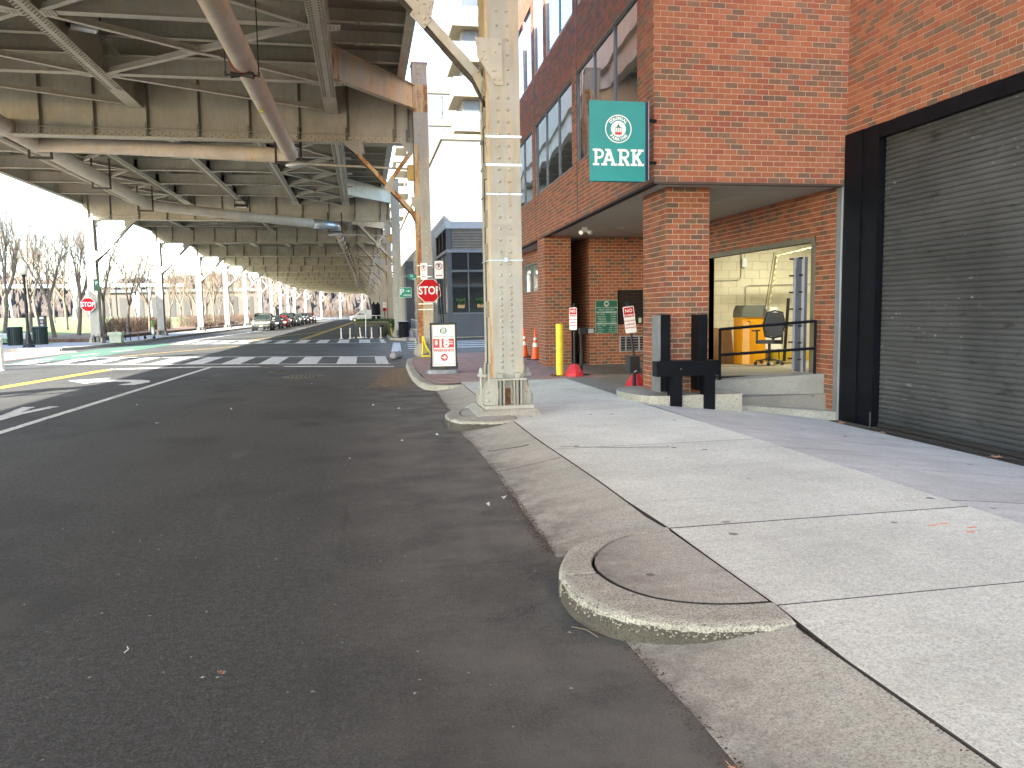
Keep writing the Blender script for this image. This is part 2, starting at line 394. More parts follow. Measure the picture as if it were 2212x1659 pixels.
m_planter = plain('olive_planter', (.15, .155, .10), .7)
m_leaf = plain('green_leaves', (.05, .10, .03), .7, 0, .4, 30)
m_dleaf = plain('dry_leaf', (.42, .22, .13), .8, 0, .3, 30)
m_paper = plain('paper_scrap', (.75, .75, .72), .8)
m_post = plain('white_flexible_post', (.78, .76, .68), .5)
m_umb = plain('black_canopy_cloth', (.012, .012, .014), .85)
m_green_scoot = plain('lime_green_scooter', (.12, .55, .05), .4)

# lettering: curve text turned into a mesh, lying in local x (right) / z (up), facing -y
_tc = {}
def text(s_, size, m_, parent, loc, align='CENTER', bold=0.0, name='lettering', squeeze=1.0, depth=.0015, rot=(0, 0, 0), shear=0):
    key = (s_, size, align, bold, squeeze, m_.name, depth, shear)
    if key not in _tc:
        c = bpy.data.curves.new('t', 'FONT'); c.body = s_; c.size = size; c.align_x = align; c.align_y = 'CENTER'
        c.offset = bold; c.extrude = depth; c.resolution_u = 3; c.shear = shear
        o = bpy.data.objects.new('t', c); COL.objects.link(o)
        bpy.context.view_layer.update()
        me = bpy.data.meshes.new_from_object(o.evaluated_get(bpy.context.evaluated_depsgraph_get()))
        bpy.data.objects.remove(o); bpy.data.curves.remove(c)
        for v in me.vertices: x, y, z = v.co; v.co = (x*squeeze, -z, y)
        me.materials.clear(); me.materials.append(m_); me.name = name; _tc[key] = me
    return inst(name, _tc[key], parent, loc, rot)
def disc(b, c, r_, y0, y1, seg=28):
    b.prism([(c[0]+r_*math.cos(2*math.pi*k/seg), c[1]+r_*math.sin(2*math.pi*k/seg)) for k in range(seg)], 1, y0, y1)
def ring(b, c, ra, rb, y0, y1, seg=28):
    for k in range(seg):
        a0, a1 = 2*math.pi*k/seg, 2*math.pi*(k+1)/seg
        b.prism([(c[0]+ra*math.cos(a0), c[1]+ra*math.sin(a0)), (c[0]+rb*math.cos(a0), c[1]+rb*math.sin(a0)),
                 (c[0]+rb*math.cos(a1), c[1]+rb*math.sin(a1)), (c[0]+ra*math.cos(a1), c[1]+ra*math.sin(a1))], 1, y0, y1)
def rbox(w_, h_, r_, n=5):      # rounded rectangle outline centred on 0
    pts = []
    for cx_, cy_, a0 in ((w_/2-r_, h_/2-r_, 0), (-w_/2+r_, h_/2-r_, 90), (-w_/2+r_, -h_/2+r_, 180), (w_/2-r_, -h_/2+r_, 270)):
        for i in range(n): a = R(a0+90*i/(n-1)); pts.append((cx_+r_*math.cos(a), cy_+r_*math.sin(a)))
    return pts
# ================================================================== GROUND
g = one(lambda b: b.box(-900, 900, -60, 1500, -.9, -.5), 'ground', plain('distant_ground', (.16, .13, .09), .95, 0, .3, .1)); tag(g, kind='structure')
road = one(lambda b: b.prism([(-70, -14), (1.95, -14), (1.95, 26), (70, 26), (70, 470), (-70, 470)], 2, -.04, 0), 'road', m_asphalt); tag(road, kind='structure')
def sheet(pts, name, m_, z, parent=road, th=.003):
    return one(lambda b: b.prism(pts, 2, z-th, z), name, m_, parent)
def xwA(x): return 24.62-(x+.7)*.42          # near edge of the near crosswalk
for i in range(-8, 6):
    x0 = -5.80+1.232*(i-0)+.0; x1 = x0+.62
    if x0 > .6 or x0 < -13.0: continue
    if i == 5: x1 = .74
    sheet([(x0, xwA(x0)), (x1, xwA(x1)), (x1, xwA(x1)+3.75), (x0, xwA(x0)+3.85)], 'crosswalk_stripe', m_white, .004)
for dy, w_ in ((-.22, .16), (3.95, .16)):
    sheet([(-12.3, xwA(-12.3)+dy-.02*0), (.78, xwA(.78)+dy), (.78, xwA(.78)+dy+w_), (-12.3, xwA(-12.3)+dy+w_)], 'crosswalk_line', m_white, .004)
sheet([(-7.7, 24.95-.1), (-5.34, 24.85), (-3.05, 24.15), (-3.05, 24.45), (-5.34, 25.2), (-7.7, 25.25)], 'stop_line', m_white, .004)
sheet([(-2.4, 23.94), (.84, 22.5), (.84, 22.8), (-2.4, 24.25)], 'stop_line', m_white, .004)
def xwB(x): return 41.55-(x+.05)*.455
for i in range(-9, 2):
    x0 = -.25+1.15*i; x1 = x0+.6
    if i == 1: x1 = 1.15
    sheet([(x0, xwB(x0)), (x1, xwB(x1)), (x1, xwB(x1)+4.6), (x0, xwB(x0)+4.7)], 'crosswalk_stripe', m_white, .004)
for dy in (-.25, 4.75):
    sheet([(-10.8, xwB(-10.8)+dy), (1.2, xwB(1.2)+dy), (1.2, xwB(1.2)+dy+.18), (-10.8, xwB(-10.8)+dy+.18)], 'crosswalk_line', m_white, .004)
# lane lines
sheet([(-5.17, 8), (-5.03, 8), (-4.54, 24.5), (-4.68, 24.55)], 'lane_line', m_white, .004)
for dx in (0, .22):
    sheet([(-9.05+dx, 14), (-8.93+dx, 14), (-7.55+dx, 25.2), (-7.67+dx, 25.2)], 'centre_line', m_yellow, .004)
for dx in (0, .24):
    sheet([(-3.9+dx, 49), (-3.78+dx, 49), (-2.3+dx, 110), (-1.1+dx, 190), (-1.25+dx, 190), (-2.45+dx, 110)], 'centre_line', m_yellow, .004)
sheet([(-7.2, 49), (-7.05, 49), (-3.2, 72), (-3.35, 72)], 'centre_line', m_yellow, .004)
for k in range(7):
    t_ = k/7; sheet([(-9.6+3.4*t_, 33+8*t_), (-9.48+3.4*t_, 33+8*t_), (-9.05+3.4*t_, 34+8*t_), (-9.17+3.4*t_, 34+8*t_)], 'guide_dash', m_yellow, .004)
sheet([(-11.0, 49), (-10.85, 49), (-9.2, 90), (-8.1, 200), (-8.25, 200), (-9.35, 90)], 'parking_line', m_white, .004)
# turn arrows (read from the photo)
sheet([(-7.29, 20.95), (-6.52, 19.82), (-6.52, 20.28), (-6.04, 20.20), (-5.62, 19.98), (-5.46, 19.70), (-5.62, 19.18), (-5.25, 19.06),
       (-5.08, 19.62), (-5.17, 20.12), (-5.46, 20.45), (-6.0, 20.72), (-6.46, 20.82), (-6.46, 21.45)], 'turn_arrow', m_white, .004)
sheet([(-5.75, 12.4), (-5.60, 12.4), (-5.56, 13.9), (-5.36, 14.87), (-5.55, 14.93), (-5.70, 14.1), (-5.78, 14.95), (-6.0, 14.98), (-5.86, 13.9)], 'turn_arrow', m_white, .004)
sheet([(-12.3, 29.6), (-10.5, 32.2), (-10.3, 45.4), (-11.4, 47.5), (-12.9, 40.6)], 'bike_lane', m_green, .005)
for k in range(3):
    sheet([(-12.3+k*.5, 31+k*3.4), (-12.1+k*.5, 31+k*3.4), (-11.7+k*.5, 32.6+k*3.4), (-11.9+k*.5, 32.6+k*3.4)], 'bike_lane_mark', m_white, .0095)
sheet([(-26, 31.5), (-13.2, 31.6), (-12.75, 38.0), (-13.4, 39.6), (-14.5, 39.9), (-26, 41.5)], 'brick_crossing', plain('worn_red_paving', (.26, .15, .13), .85, 0, .25, 2.5, .2, 40), .006)
sheet([(.98, 28.4), (1.25, 28.2), (1.45, 30.5), (1.85, 40.3), (1.5, 40.5), (1.15, 33)], 'edge_stripe', m_white, .004)
for k in range(4):
    sheet([(1.9+.1*k, 33.2+2.1*k), (13, 33.2+2.1*k+1.2), (13, 33.85+2.1*k+1.2), (1.9+.1*k, 33.85+2.1*k)], 'crosswalk_stripe', m_white, .004)
# manhole covers and patches
def manhole(x, y, r_):
    b = MB(); n = 28
    b.prism([(x+r_*math.cos(2*math.pi*k/n), y+r_*math.sin(2*math.pi*k/n)) for k in range(n)], 2, .001, .008)
    mh = b.build('manhole_cover', plain('cast_iron_cover', (.13, .115, .09), .6, .2, .2, 15), road)
    b = MB()
    for i in range(-4, 5):
        for j in range(-4, 5):
            if (i*i+j*j)**.5*.2 < .82: b.box(x+i*r_*.2-.02, x+i*r_*.2+.02, y+j*r_*.2-.02, y+j*r_*.2+.02, .008, .013)
    b.build('cover_studs', m_rod, mh)
manhole(-1.52, 19.9, .52); manhole(-2.75, 24.15, .40); manhole(-2.3, 21.9, .3)

# ---------------- near sidewalk: bed, slabs, gutter aprons, kerb islands
walk = one(lambda b: b.box(1.95, 4.22, -6, 15.7, -.03, .085), 'sidewalk', m_joint); tag(walk, kind='structure')
def slab(pts, z, name='slab', m_=m_conc, th=.05, parent=walk, bev=.002):
    """flat slab with a small arris round its top edge"""
    cx_ = sum(p[0] for p in pts)/len(pts); cy_ = sum(p[1] for p in pts)/len(pts)
    def ins(d):
        out = []
        for x, y in pts:
            l = math.hypot(x-cx_, y-cy_); out.append((x-(x-cx_)/l*d, y-(y-cy_)/l*d))
        return out
    n = len(pts); i1 = ins(bev*1.5)
    zf = z if callable(z) else (lambda x, y: z)
    v = [(x, y, zf(x, y)-th) for x, y in pts]+[(x, y, zf(x, y)-bev) for x, y in pts]+[(x, y, zf(x, y)) for x, y in i1]
    f = [tuple(range(2*n, 3*n))]
    for k in range(n):
        j = (k+1) % n; f.append((k, j, n+j, n+k)); f.append((n+k, n+j, 2*n+j, 2*n+k))
    b = MB(); b.add(v, f[:1]); b.cur = 1; b.f += [tuple(q) for q in f[1:]]; b.m += [1]*(len(f)-1); b.a += [.5]*(len(f)-1)
    return b.build(name, [m_, m_joint], parent)
def seamx(y): return 1.90+.03*math.sin(y*1.3)*.5+(.04 if 3.2 < y < 4.7 else 0)
def xs(y): return 4.22 if y < 11 else 4.16
ys = [-6, -1.6, .95, 3.32, 4.69, 7.72, 11.7, 15.68]
for a, b_ in zip(ys[:-1], ys[1:]):
    J = .0045
    L_ = [(seamx(a+(b_-a)*k/4)+.006, a+J+(b_-a-2*J)*k/4) for k in range(5)]
    pts = [(4.22 if a+1 < 11 else 4.18, a+J), (4.22 if b_ < 11 else 4.16, b_-J)]+L_[::-1]
    slab(pts, .12+random.uniform(-.001, .001))
def bed(x0, x1, y0, y1, z1, name, m_=m_joint, parent=walk): return one(lambda b: b.box(x0, x1, y0, y1, -.03, z1), name, m_, parent)
def apron(y0, y1, name='gutter_slab'):
    n = max(2, int((y1-y0)/.35)); v = []; f = []
    m = 5
    for k in range(n+1):
        y = y0+(y1-y0)*k/n; xe = 1.20+.03*math.sin(y*.9+.6)+random.uniform(-.02, .015)
        if y > 11.7: xe = 1.29+.02*(y-11.7)
        for i in range(m):
            t_ = i/(m-1); x = xe+(seamx(y)-.005-xe)*t_; v.append((x, y, .003+.112*t_**1.15))
        v.append((seamx(y)-.004, y, -.02))
    for k in range(n):
        for i in range(m): a = k*(m+1)+i; f.append((a, a+1, a+m+2, a+m+1))
    b = MB(); b.add(v, f); return b.build(name, m_gutter, walk, smooth=True)
apron(-6, -.4); apron(-.385, 3.42); apron(4.62, 7.30); apron(7.315, 9.9); apron(11.1, 15.2)
one(lambda b: b.box(1.885, 1.93, -6, 15.7, -.02, .105), 'seam_filler', m_joint, walk)
def crumbs(path, n, spread, sz, name, m_, z0=.006, parent=walk):
    b = MB()
    for _ in range(n):
        t_ = random.random()*(len(path)-1); i = min(int(t_), len(path)-2); f_ = t_-i
        x = path[i][0]*(1-f_)+path[i+1][0]*f_+random.gauss(0, spread); y = path[i][1]*(1-f_)+path[i+1][1]*f_+random.gauss(0, spread)
        z = (path[i][2] if len(path[i]) > 2 else z0); r_ = sz*random.uniform(.4, 1.5); a = random.uniform(0, 3.14)
        c, s_ = math.cos(a)*r_, math.sin(a)*r_
        b.add([(x+c, y+s_, z), (x-s_*.5, y+c*.5, z+r_*.2), (x-c, y-s_, z), (x+s_*.5, y-c*.5, z+r_*.15), (x, y, z+r_*.45)], [(0, 1, 4), (1, 2, 4), (2, 3, 4), (3, 0, 4)])
    o = b.build(name, m_, parent); tag(o, kind='stuff'); return o
crumbs([(1.22, 1.4), (1.2, 3.3)], 700, .05, .007, 'gutter_debris', m_crumb)
crumbs([(1.13, 4.7), (1.18, 5.6), (1.22, 6.6), (1.30, 8.3), (1.25, 10)], 1800, .035, .008, 'gutter_debris', m_crumb)
crumbs([(1.3, 11.5), (1.33, 13.9), (1.36, 15.2)], 500, .03, .010, 'gutter_debris', m_crumb)
crumbs([(1.9, -1, .115), (1.9, 3.1, .115)], 420, .015, .006, 'seam_debris', m_crumb)
crumbs([(1.15, 3.3), (1.45, 3.08), (1.8, 3.02)], 350, .05, .006, 'gutter_debris', m_crumb)
crumbs([(.55, 16.5), (.8, 18.5), (.95, 21.5)], 4200, .24, .022, 'leaf_litter', plain('sandy_litter', (.20, .145, .10), .95, 0, .4, 30))
crumbs([(-3, 1.5), (1.1, 6), (-2, 14), (-6, 18)], 500, 1.4, .009, 'road_grit', plain('pale_grit', (.30, .28, .25), .9), parent=road)

def kerb_island(outer, inner, top, cut, name='kerb_stone'):
    """rounded kerb noses ringing a slab; outer/inner polylines of equal length"""
    n = len(outer)
    def sm(pl):       # resample smoothly (Catmull-Rom)
        out = []
        for i in range(len(pl)-1):
            p0 = pl[max(i-1, 0)]; p1 = pl[i]; p2 = pl[i+1]; p3 = pl[min(i+2, len(pl)-1)]
            for k in range(8):
                t_ = k/8; out.append(tuple(.5*((2*p1[d])+(-p0[d]+p2[d])*t_+(2*p0[d]-5*p1[d]+4*p2[d]-p3[d])*t_*t_+(-p0[d]+3*p1[d]-3*p2[d]+p3[d])*t_**3) for d in (0, 1)))
        out.append(pl[-1]); return out
    O = sm(outer); I = sm(inner)
    cx_ = sum(p[0] for p in O)/len(O)+.3; cy_ = sum(p[1] for p in O)/len(O)
    N_ = len(O); pieces = [(0, cut-1), (cut, N_-1)] if cut else [(0, N_-1)]
    for a, b_ in pieces:
        v = []; f = []; mi = []
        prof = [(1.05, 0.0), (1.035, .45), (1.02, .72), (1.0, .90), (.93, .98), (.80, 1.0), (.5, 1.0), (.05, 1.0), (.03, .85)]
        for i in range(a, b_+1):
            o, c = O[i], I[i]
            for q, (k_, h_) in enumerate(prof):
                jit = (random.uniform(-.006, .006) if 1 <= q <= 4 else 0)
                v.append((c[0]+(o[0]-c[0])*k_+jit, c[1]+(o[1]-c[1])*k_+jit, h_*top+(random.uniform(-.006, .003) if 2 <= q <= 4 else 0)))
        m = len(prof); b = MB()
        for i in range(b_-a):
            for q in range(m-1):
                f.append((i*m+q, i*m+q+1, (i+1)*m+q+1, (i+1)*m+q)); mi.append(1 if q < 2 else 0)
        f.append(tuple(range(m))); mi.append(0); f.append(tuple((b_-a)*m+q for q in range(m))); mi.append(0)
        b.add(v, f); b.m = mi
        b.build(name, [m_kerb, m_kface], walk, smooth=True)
    return O, I
o1 = [(1.93, 4.70), (1.66, 4.67), (1.42, 4.61), (1.22, 4.45), (1.10, 4.24), (1.02, 4.0), (1.02, 3.66), (1.14, 3.40), (1.40, 3.20), (1.66, 3.13), (1.90, 3.10)]
i1 = [(1.92, 4.63), (1.72, 4.60), (1.54, 4.53), (1.38, 4.37), (1.27, 4.20), (1.22, 3.99), (1.26, 3.74), (1.38, 3.53), (1.56, 3.41), (1.74, 3.36), (1.92, 3.345)]
O1, I1 = kerb_island(o1, i1, .13, 42)
one(lambda b: b.prism([(x+.01, y) for x, y in I1]+[(1.93, 3.36)], 2, 0, .112), 'island_fill', m_joint, walk)
slab([(x+(1.6-x)*.025, y+(4-y)*.02) for x, y in I1[::4]], .128, m_=m_gutter)
# pebbles of broken aggregate on the worn edge
b = MB()
for _ in range(900):
    i = random.randint(44, len(O1)-2); o = O1[i]; c = I1[i]; k_ = random.gauss(.985, .035)
    if k_ > 1.05: continue
    r_ = random.uniform(.003, .0075); z = .123 if k_ < .97 else .13-(k_-.95)*.65
    b.dome((c[0]+(o[0]-c[0])*k_+random.uniform(-.02, .02), c[1]+(o[1]-c[1])*k_+random.uniform(-.01, .01), z-.003), (random.uniform(-.5, .5), random.uniform(-.6, .1), 1), r_, .8, 5)
tag(b.build('exposed_pebbles', plain('quartz_pebbles', (.34, .31, .26), .6, 0, .6, 60, obj=False), walk), kind='stuff')
o2 = [(1.95, 11.25), (1.70, 11.26), (1.43, 11.24), (1.25, 11.14), (1.12, 10.85), (1.08, 10.5), (1.12, 10.15), (1.22, 9.96), (1.40, 9.88), (1.7, 9.80), (1.96, 9.9)]
i2 = [(1.95, 11.18), (1.72, 11.18), (1.50, 11.15), (1.38, 11.04), (1.31, 10.80), (1.29, 10.55), (1.33, 10.35), (1.42, 10.24), (1.56, 10.16), (1.75, 10.1), (1.96, 10.1)]
O2, I2 = kerb_island(o2, i2, .14, 46)
one(lambda b: b.prism(I2+[(2.0, 10.1)], 2, 0, .126), 'island_fill', m_joint, walk)
slab([(x+(1.6-x)*.02, y+(10.6-y)*.02) for x, y in I2[::4]]+[(1.97, 10.12)], .136, m_=m_kerb)
# cracks and scratches across the slabs
def crack(pts, z=.1215, w_=.004, name='crack', m_=m_joint, parent=walk):
    b = MB(); P_ = [Vector((x, y, 0)) for x, y in pts]; fine = []
    for i in range(len(P_)-1):
        for k in range(6): fine.append(P_[i].lerp(P_[i+1], k/6)+Vector((random.uniform(-.012, .012), random.uniform(-.012, .012), 0)))
    fine.append(P_[-1])
    for a, c in zip(fine[:-1], fine[1:]): b.bar((a.x, a.y, z), (c.x, c.y, z), w_*random.uniform(.5, 1.6), .003)
    return b.build(name, m_, parent)
crack([(2.0, 7.83), (2.6, 7.6), (3.1, 7.5)], .1225, .005)
def scuffs(n, m_, w0, w1, L0, L1):
    for _ in range(n):
        x, y = random.uniform(2.1, 4.0), random.uniform(1.2, 10.5); a = random.gauss(.15, .25); L_ = random.uniform(L0, L1)
        crack([(x, y), (x+L_*math.cos(a), y+L_*math.sin(a))] if x+L_ < 4.15 else [(x-L_, y), (x, y)], .1208, random.uniform(w0, w1), 'scuff_mark', m_)
crack([(1.88, 8.35), (1.6, 8.1), (1.25, 7.95)], .09, .012)
for k, (x, y) in enumerate([(3.62, 4.32), (3.72, 4.34), (3.83, 4.22), (3.75, 4.14)]):     # orange utility paint dabs
    b = MB(); n = 9
    b.prism([(x+.038*math.cos(2*math.pi*q/n)*random.uniform(.6, 1.1), y+.018*math.sin(2*math.pi*q/n)*random.uniform(.6, 1.1)) for q in range(n)], 2, .1225, .1245)
    b.build('utility_paint_mark', plain('orange_spray', (.80, .38, .22), .8), walk)
# apron in front of the shutter: falls from the walk towards the door
def az_(x, y):
    t_ = max(0, min(1, (x-4.25)/3.0)); return .105-.36*t_**1.1
def grid(x0, x1, y0, y1, nx, ny, zf, name, m_, parent=None, smooth='all', xf=None):
    v = []; f = []
    for j in range(ny+1):
        for i in range(nx+1):
            x = x0+(x1-x0)*i/nx; y = y0+(y1-y0)*j/ny
            if xf: x, y = xf(x, y)
            v.append((x, y, zf(x, y)))
    for j in range(ny):
        for i in range(nx): a = j*(nx+1)+i; f.append((a, a+1, a+nx+2, a+nx+1))
    b = MB(); b.add(v, f); return b.build(name, m_, parent, smooth=smooth, fix=False)
dr = thing('driveway', None, None, kind='structure'); dr['kind'] = 'structure'
grid(4.25, 7.12, 4.93, 11.3, 16, 12, az_, 'apron_slab', m_apron, dr); grid(4.25, 7.12, -6, 4.915, 16, 12, az_, 'apron_slab', m_apron, dr)
one(lambda b: b.box(4.0, 7.6, -6, 11.4, -.5, -.30), 'driveway_bed', m_joint, dr)
crack([(4.45, 6.3), (5.4, 5.2), (6.6, 4.0)], -.05, .01, parent=dr)
# garage floor under the overhang
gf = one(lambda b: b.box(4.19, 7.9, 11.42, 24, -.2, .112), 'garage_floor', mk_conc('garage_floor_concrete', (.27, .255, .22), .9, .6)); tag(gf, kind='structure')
one(lambda b: b.box(4.165, 4.20, 11.5, 15.7, -.1, .118), 'kerb_lip', m_kerb, gf)

# ---------------- corner brick pavement with kerb (towards the cross street)
bp = thing('brick_pavement', None, None); tag(bp, kind='structure')
def kx(y):           # kerb outer line
    P_ = [(15.0, 1.62), (15.4, 1.30), (16.0, 1.12), (17.5, 1.06), (19.4, 1.08), (22, 1.15), (24.3, 1.32), (26, 1.8), (27.2, 2.6)]
    for (a, xa), (c, xc) in zip(P_[:-1], P_[1:]):
        if a <= y <= c: return xa+(xc-xa)*(y-a)/(c-a)
    return P_[-1][1]
poly = [(kx(y)+.16, y) for y in (15.5, 15.8, 16.4, 17.5, 19.4, 22, 24.3, 26, 27.2)]+[(9, 27.2), (9, 24), (4.6, 24), (4.6, 15.75), (2.0, 15.72)]
one(lambda b: b.prism(poly, 2, -.03, .088), 'paving_bed', m_joint, bp)
kp = [(1.95, 15.02), (1.62, 15.06), (1.34, 15.25), (1.18, 15.6), (1.10, 16.3), (1.06, 17.6), (1.08, 19.4), (1.15, 22), (1.32, 24.3), (1.8, 26), (2.6, 27.2)]
for a, c in zip(kp[:-1], kp[1:]):
    A_ = Vector((a[0], a[1], 0)); B_ = Vector((c[0], c[1], 0)); d = (B_-A_); L_ = d.length; d.normalize(); nrm = Vector((d.y, -d.x, 0))
    if nrm.x < 0 and A_.y > 15.2: nrm = -nrm
    if A_.y <= 15.2: nrm = Vector((0, 1, 0)) if nrm.y < 0 else nrm
    b = MB(); g_ = .006; p0 = A_+d*g_; p1 = B_-d*g_
    for q, (off, z) in enumerate([(0, -.02), (.006, .085), (.022, .112), (.05, .122), (.19, .122), (.19, -.02)]):
        b.v += [tuple(p0+nrm*off+Vector((0, 0, z))), tuple(p1+nrm*off+Vector((0, 0, z)))]
    b.f = [(2*i, 2*i+1, 2*i+3, 2*i+2) for i in range(5)]+[tuple(range(0, 12, 2)), tuple(range(1, 12, 2))]; b.m = [0]*7; b.a = [.5]*7
    b.build('kerb_stone', m_kerb, bp)
pav = []
row = 0; y = 15.80
while y < 27.0:
    x = kx(min(y, 27))+.20+(row % 2)*.1
    x = max(x, 1.3)
    while x < (5.0 if y < 24 else 8.8):
        if not (4.6 < x < 9 and y < 24 and x > 5.1): pav.append((x, y))
        x += .204
    y += .106; row += 1
pav.sort(key=lambda p: p[1])
pm = MB(); pm.box(0, .196, 0, .098, .07, .118); pme = pm.mesh('paver', m_paver1)
for x, y in pav[:300]: inst('paver', pme, bp, (x, y, random.uniform(-.002, .003)), (0, 0, random.uniform(-.01, .01)))
b = MB()
for x, y in pav[300:]:
    dz = random.uniform(-.002, .003); b.att = random.random(); b.box(x, x+.196, y, y+.098, .07, .118+dz)
tag(b.build('paver_field', m_paver, bp, att=True, fix=False), kind='stuff')
# far corner pavement (beyond the cross street), plus the long right-hand pavement
fp = thing('far_pavement', None, None); tag(fp, kind='structure')
one(lambda b: b.prism([(1.65, 44.3), (2.4, 43.2), (3.4, 42.6), (30, 47), (30, 51), (9, 51), (9, 300), (1.75, 300)], 2, -.02, .10), 'paving_bed', m_joint, fp)
b = MB(); row = 0; y = 43.2
while y < 66:
    x = 2.15+(row % 2)*.1
    while x < 5.0: 
        b.att = random.random(); b.box(x, x+.196, y, y+.098, .05, .13); x += .204
    y += .106; row += 1
tag(b.build('paver_field', m_paver, fp, att=True, fix=False), kind='stuff')
for a, c in (((1.55, 44.5), (1.55, 50.0)), ((2.35, 43.05), (1.6, 44.3)), ((2.45, 43.0), (6, 43.2)), ((6.05, 43.2), (12, 44.6))):
    bb = MB(); bb.bar((a[0], a[1], .06), (c[0], c[1], .06), .18, .15); bb.build('kerb_stone', m_kerb, fp)

# ---------------- left side: pavement, park lawn, hills
lp = thing('left_pavement', None, None); tag(lp, kind='structure')
kl = [(-60, 49), (-30, 43.5), (-20, 41.6), (-17.2, 40.9), (-15.2, 40.1), (-14.3, 40.3), (-13.8, 41.5), (-13.6, 43.4), (-13.6, 46.2), (-13.4, 47.6), (-13.3, 51), (-13.5, 55), (-13.5, 60), (-13.2, 72), (-13.0, 110), (-12.6, 170), (-10, 215), (-4, 250)]
one(lambda b: b.prism(kl+[(-40, 260), (-60, 260)], 2, -.03, .135), 'pavement_slab', mk_conc('left_pavement_concrete', (.34, .34, .34), .4, .6), lp)
for a, c in zip(kl[2:-1], kl[3:]):
    d = Vector((c[0]-a[0], c[1]-a[1], 0)); L_ = d.length; k_ = max(1, int(L_/3)); 
    for q in range(k_):
        p0 = Vector((a[0], a[1], 0))+d*(q/k_)+d.normalized()*.01; p1 = Vector((a[0], a[1], 0))+d*((q+1)/k_)-d.normalized()*.01
        bb = MB(); bb.bar((p0.x, p0.y, .06), (p1.x, p1.y, .06), .17, .17); bb.build('kerb_stone', m_kerb, lp)
def lawn_z(x, y):
    d = max(0, -x-19.5-max(0, (y-60))*.02); return .14+1.5*(1-math.exp(-d/16.0))+.12*math.sin(x*.21)*math.sin(y*.17)*min(1, d/6)
def lx(x, y): return x, y
lawn = grid(-220, -17.6, 47.3, 330, 60, 60, lambda x, y: lawn_z(x, y)+ (.0), 'lawn', m_grass, None, xf=lambda x, y: (x if x > -60 else x, y)); tag(lawn, kind='structure')
bed_ = one(lambda b: b.prism([(-20.8, 50.5), (-15.8, 49.0), (-16.2, 56), (-16.4, 70), (-15.6, 130), (-14.5, 190), (-24, 230), (-22.5, 110), (-21.8, 62)], 2, 0, .34), 'planting_bed', m_mulch); tag(bed_, kind='structure')
one(lambda b: b.prism([(-20.3, 52.0), (-30, 56), (-60, 60), (-60, 63), (-30, 58.6), (-20.3, 54.2)], 2, 0, .62), 'park_path', m_conc)
tag(bpy.data.objects['park_path'], kind='structure')
# wooded hills far off
def hills():
    v = []; f = []; nx = 90; xs_ = [-760+i*(1250/nx) for i in range(nx+1)]
    def hh(x): return 30+8*math.sin(x*.011+1)+5*math.sin(x*.031)+2.4*math.sin(x*.09)+(10 if x < -250 else 0)
    for x in xs_: v += [(x, 560+.15*abs(x), -2), (x, 620+.15*abs(x), hh(x)*.75), (x, 700+.15*abs(x), hh(x)), (x, 900, -5)]
    for i in range(nx):
        for q in range(3): a = i*4+q; f.append((a, a+4, a+5, a+1))
    b = MB(); b.add(v, f); o = b.build('hills', plain('hazy_brown_woods', (.055, .046, .04), .95, 0, .3, .03, 1.0, .3), smooth='all'); tag(o, kind='structure')
    b = MB()
    for _ in range(5200):      # bare woods as upright tufts
        x = random.uniform(-740, 470); t_ = random.random(); y = 560+.15*abs(x)+t_*140; z = hh(x)*(.75+.25*max(0, (t_-.43)/.57) if t_ > .43 else t_*.75/.43)
        r_ = random.uniform(2, 5); h_ = random.uniform(5, 11)
        b.add([(x-r_, y, z-1), (x+r_*.4, y-r_, z-1), (x+r_, y+r_*.4, z-1), (x+random.uniform(-1, 1), y, z+h_), (x-r_*.7, y, z+h_*.7)], [(0, 1, 4), (1, 3, 4), (1, 2, 3), (2, 0, 3), (0, 4, 3)])
    o = b.build('hillside_woods', plain('far_bare_woods', (.055, .042, .034), .95, 0, .5, .2), None, fix=False); tag(o, kind='stuff')
hills()
# ================================================================== VIADUCT
via = thing('viaduct', 'long riveted cream steel viaduct with rusty columns carrying the elevated road over the street', 'viaduct')
BY = [-17.5, -3.3, 10.9, 25.6, 47.0]+[47.0+14.3*k for k in range(1, 22)]
def off(y): return .0036*max(0, y-172)**2
def ang(y): return .0072*max(0, y-172)
ZB, ZG, ZD = 6.98, 7.87, 9.25
GX = [-12.3, -9.45, -6.5, -3.55, -.75]
def girders_of(i): return [0, 1, 2, 3, 4] if i in (3, 4+1) or BY[i+1]-BY[i] > 20 else [0, 2, 4]
# ---- floor beams
def beam_mesh(detail):
    b = MB()
    web = [(-15.05, 8.0), (-14.98, 7.45), (-14.75, ZB), (1.78, ZB), (1.78, 8.75), (-15.05, 8.75)]
    b.cur = 1; b.prism(web, 1, -.018, .018); b.cur = 0
    b.box(-14.8, 1.78, -.21, .21, ZB-.035, ZB)                 # bottom flange
    b.box(-14.8, 1.78, -.13, -.02, ZB+.002, ZB+.02); b.box(-14.8, 1.78, -.034, -.018, ZB+.02, ZB+.17)
    b.box(-14.8, 1.78, .018, .034, ZB+.02, ZB+.17)
    b.box(-15.05, 1.78, -.18, .18, 8.75, 8.78)
    b.box(-14.6, -.2, -.10, -.034, ZB+.235, ZB+.25)            # thin conduit shelf
    return b
bm_far = beam_mesh(False).mesh('floor_beam', [m_steel, m_web], fix=True)
bm_near = beam_mesh(True).mesh('floor_beam', [m_steel, m_web], fix=True)
sx_ = [-14.75]+[-13.6+1.48*k for k in range(11)]+[1.62]
b = MB(); b.box(-.008, .008, -.13, -.034, 0, 8.74-ZB-.02); b.box(-.008, .07, -.03, -.018, 0, 1.72); b.box(-.07, .008, -.046, -.034, .0, .42)
st_me = b.mesh('stiffener', m_steel_dark)
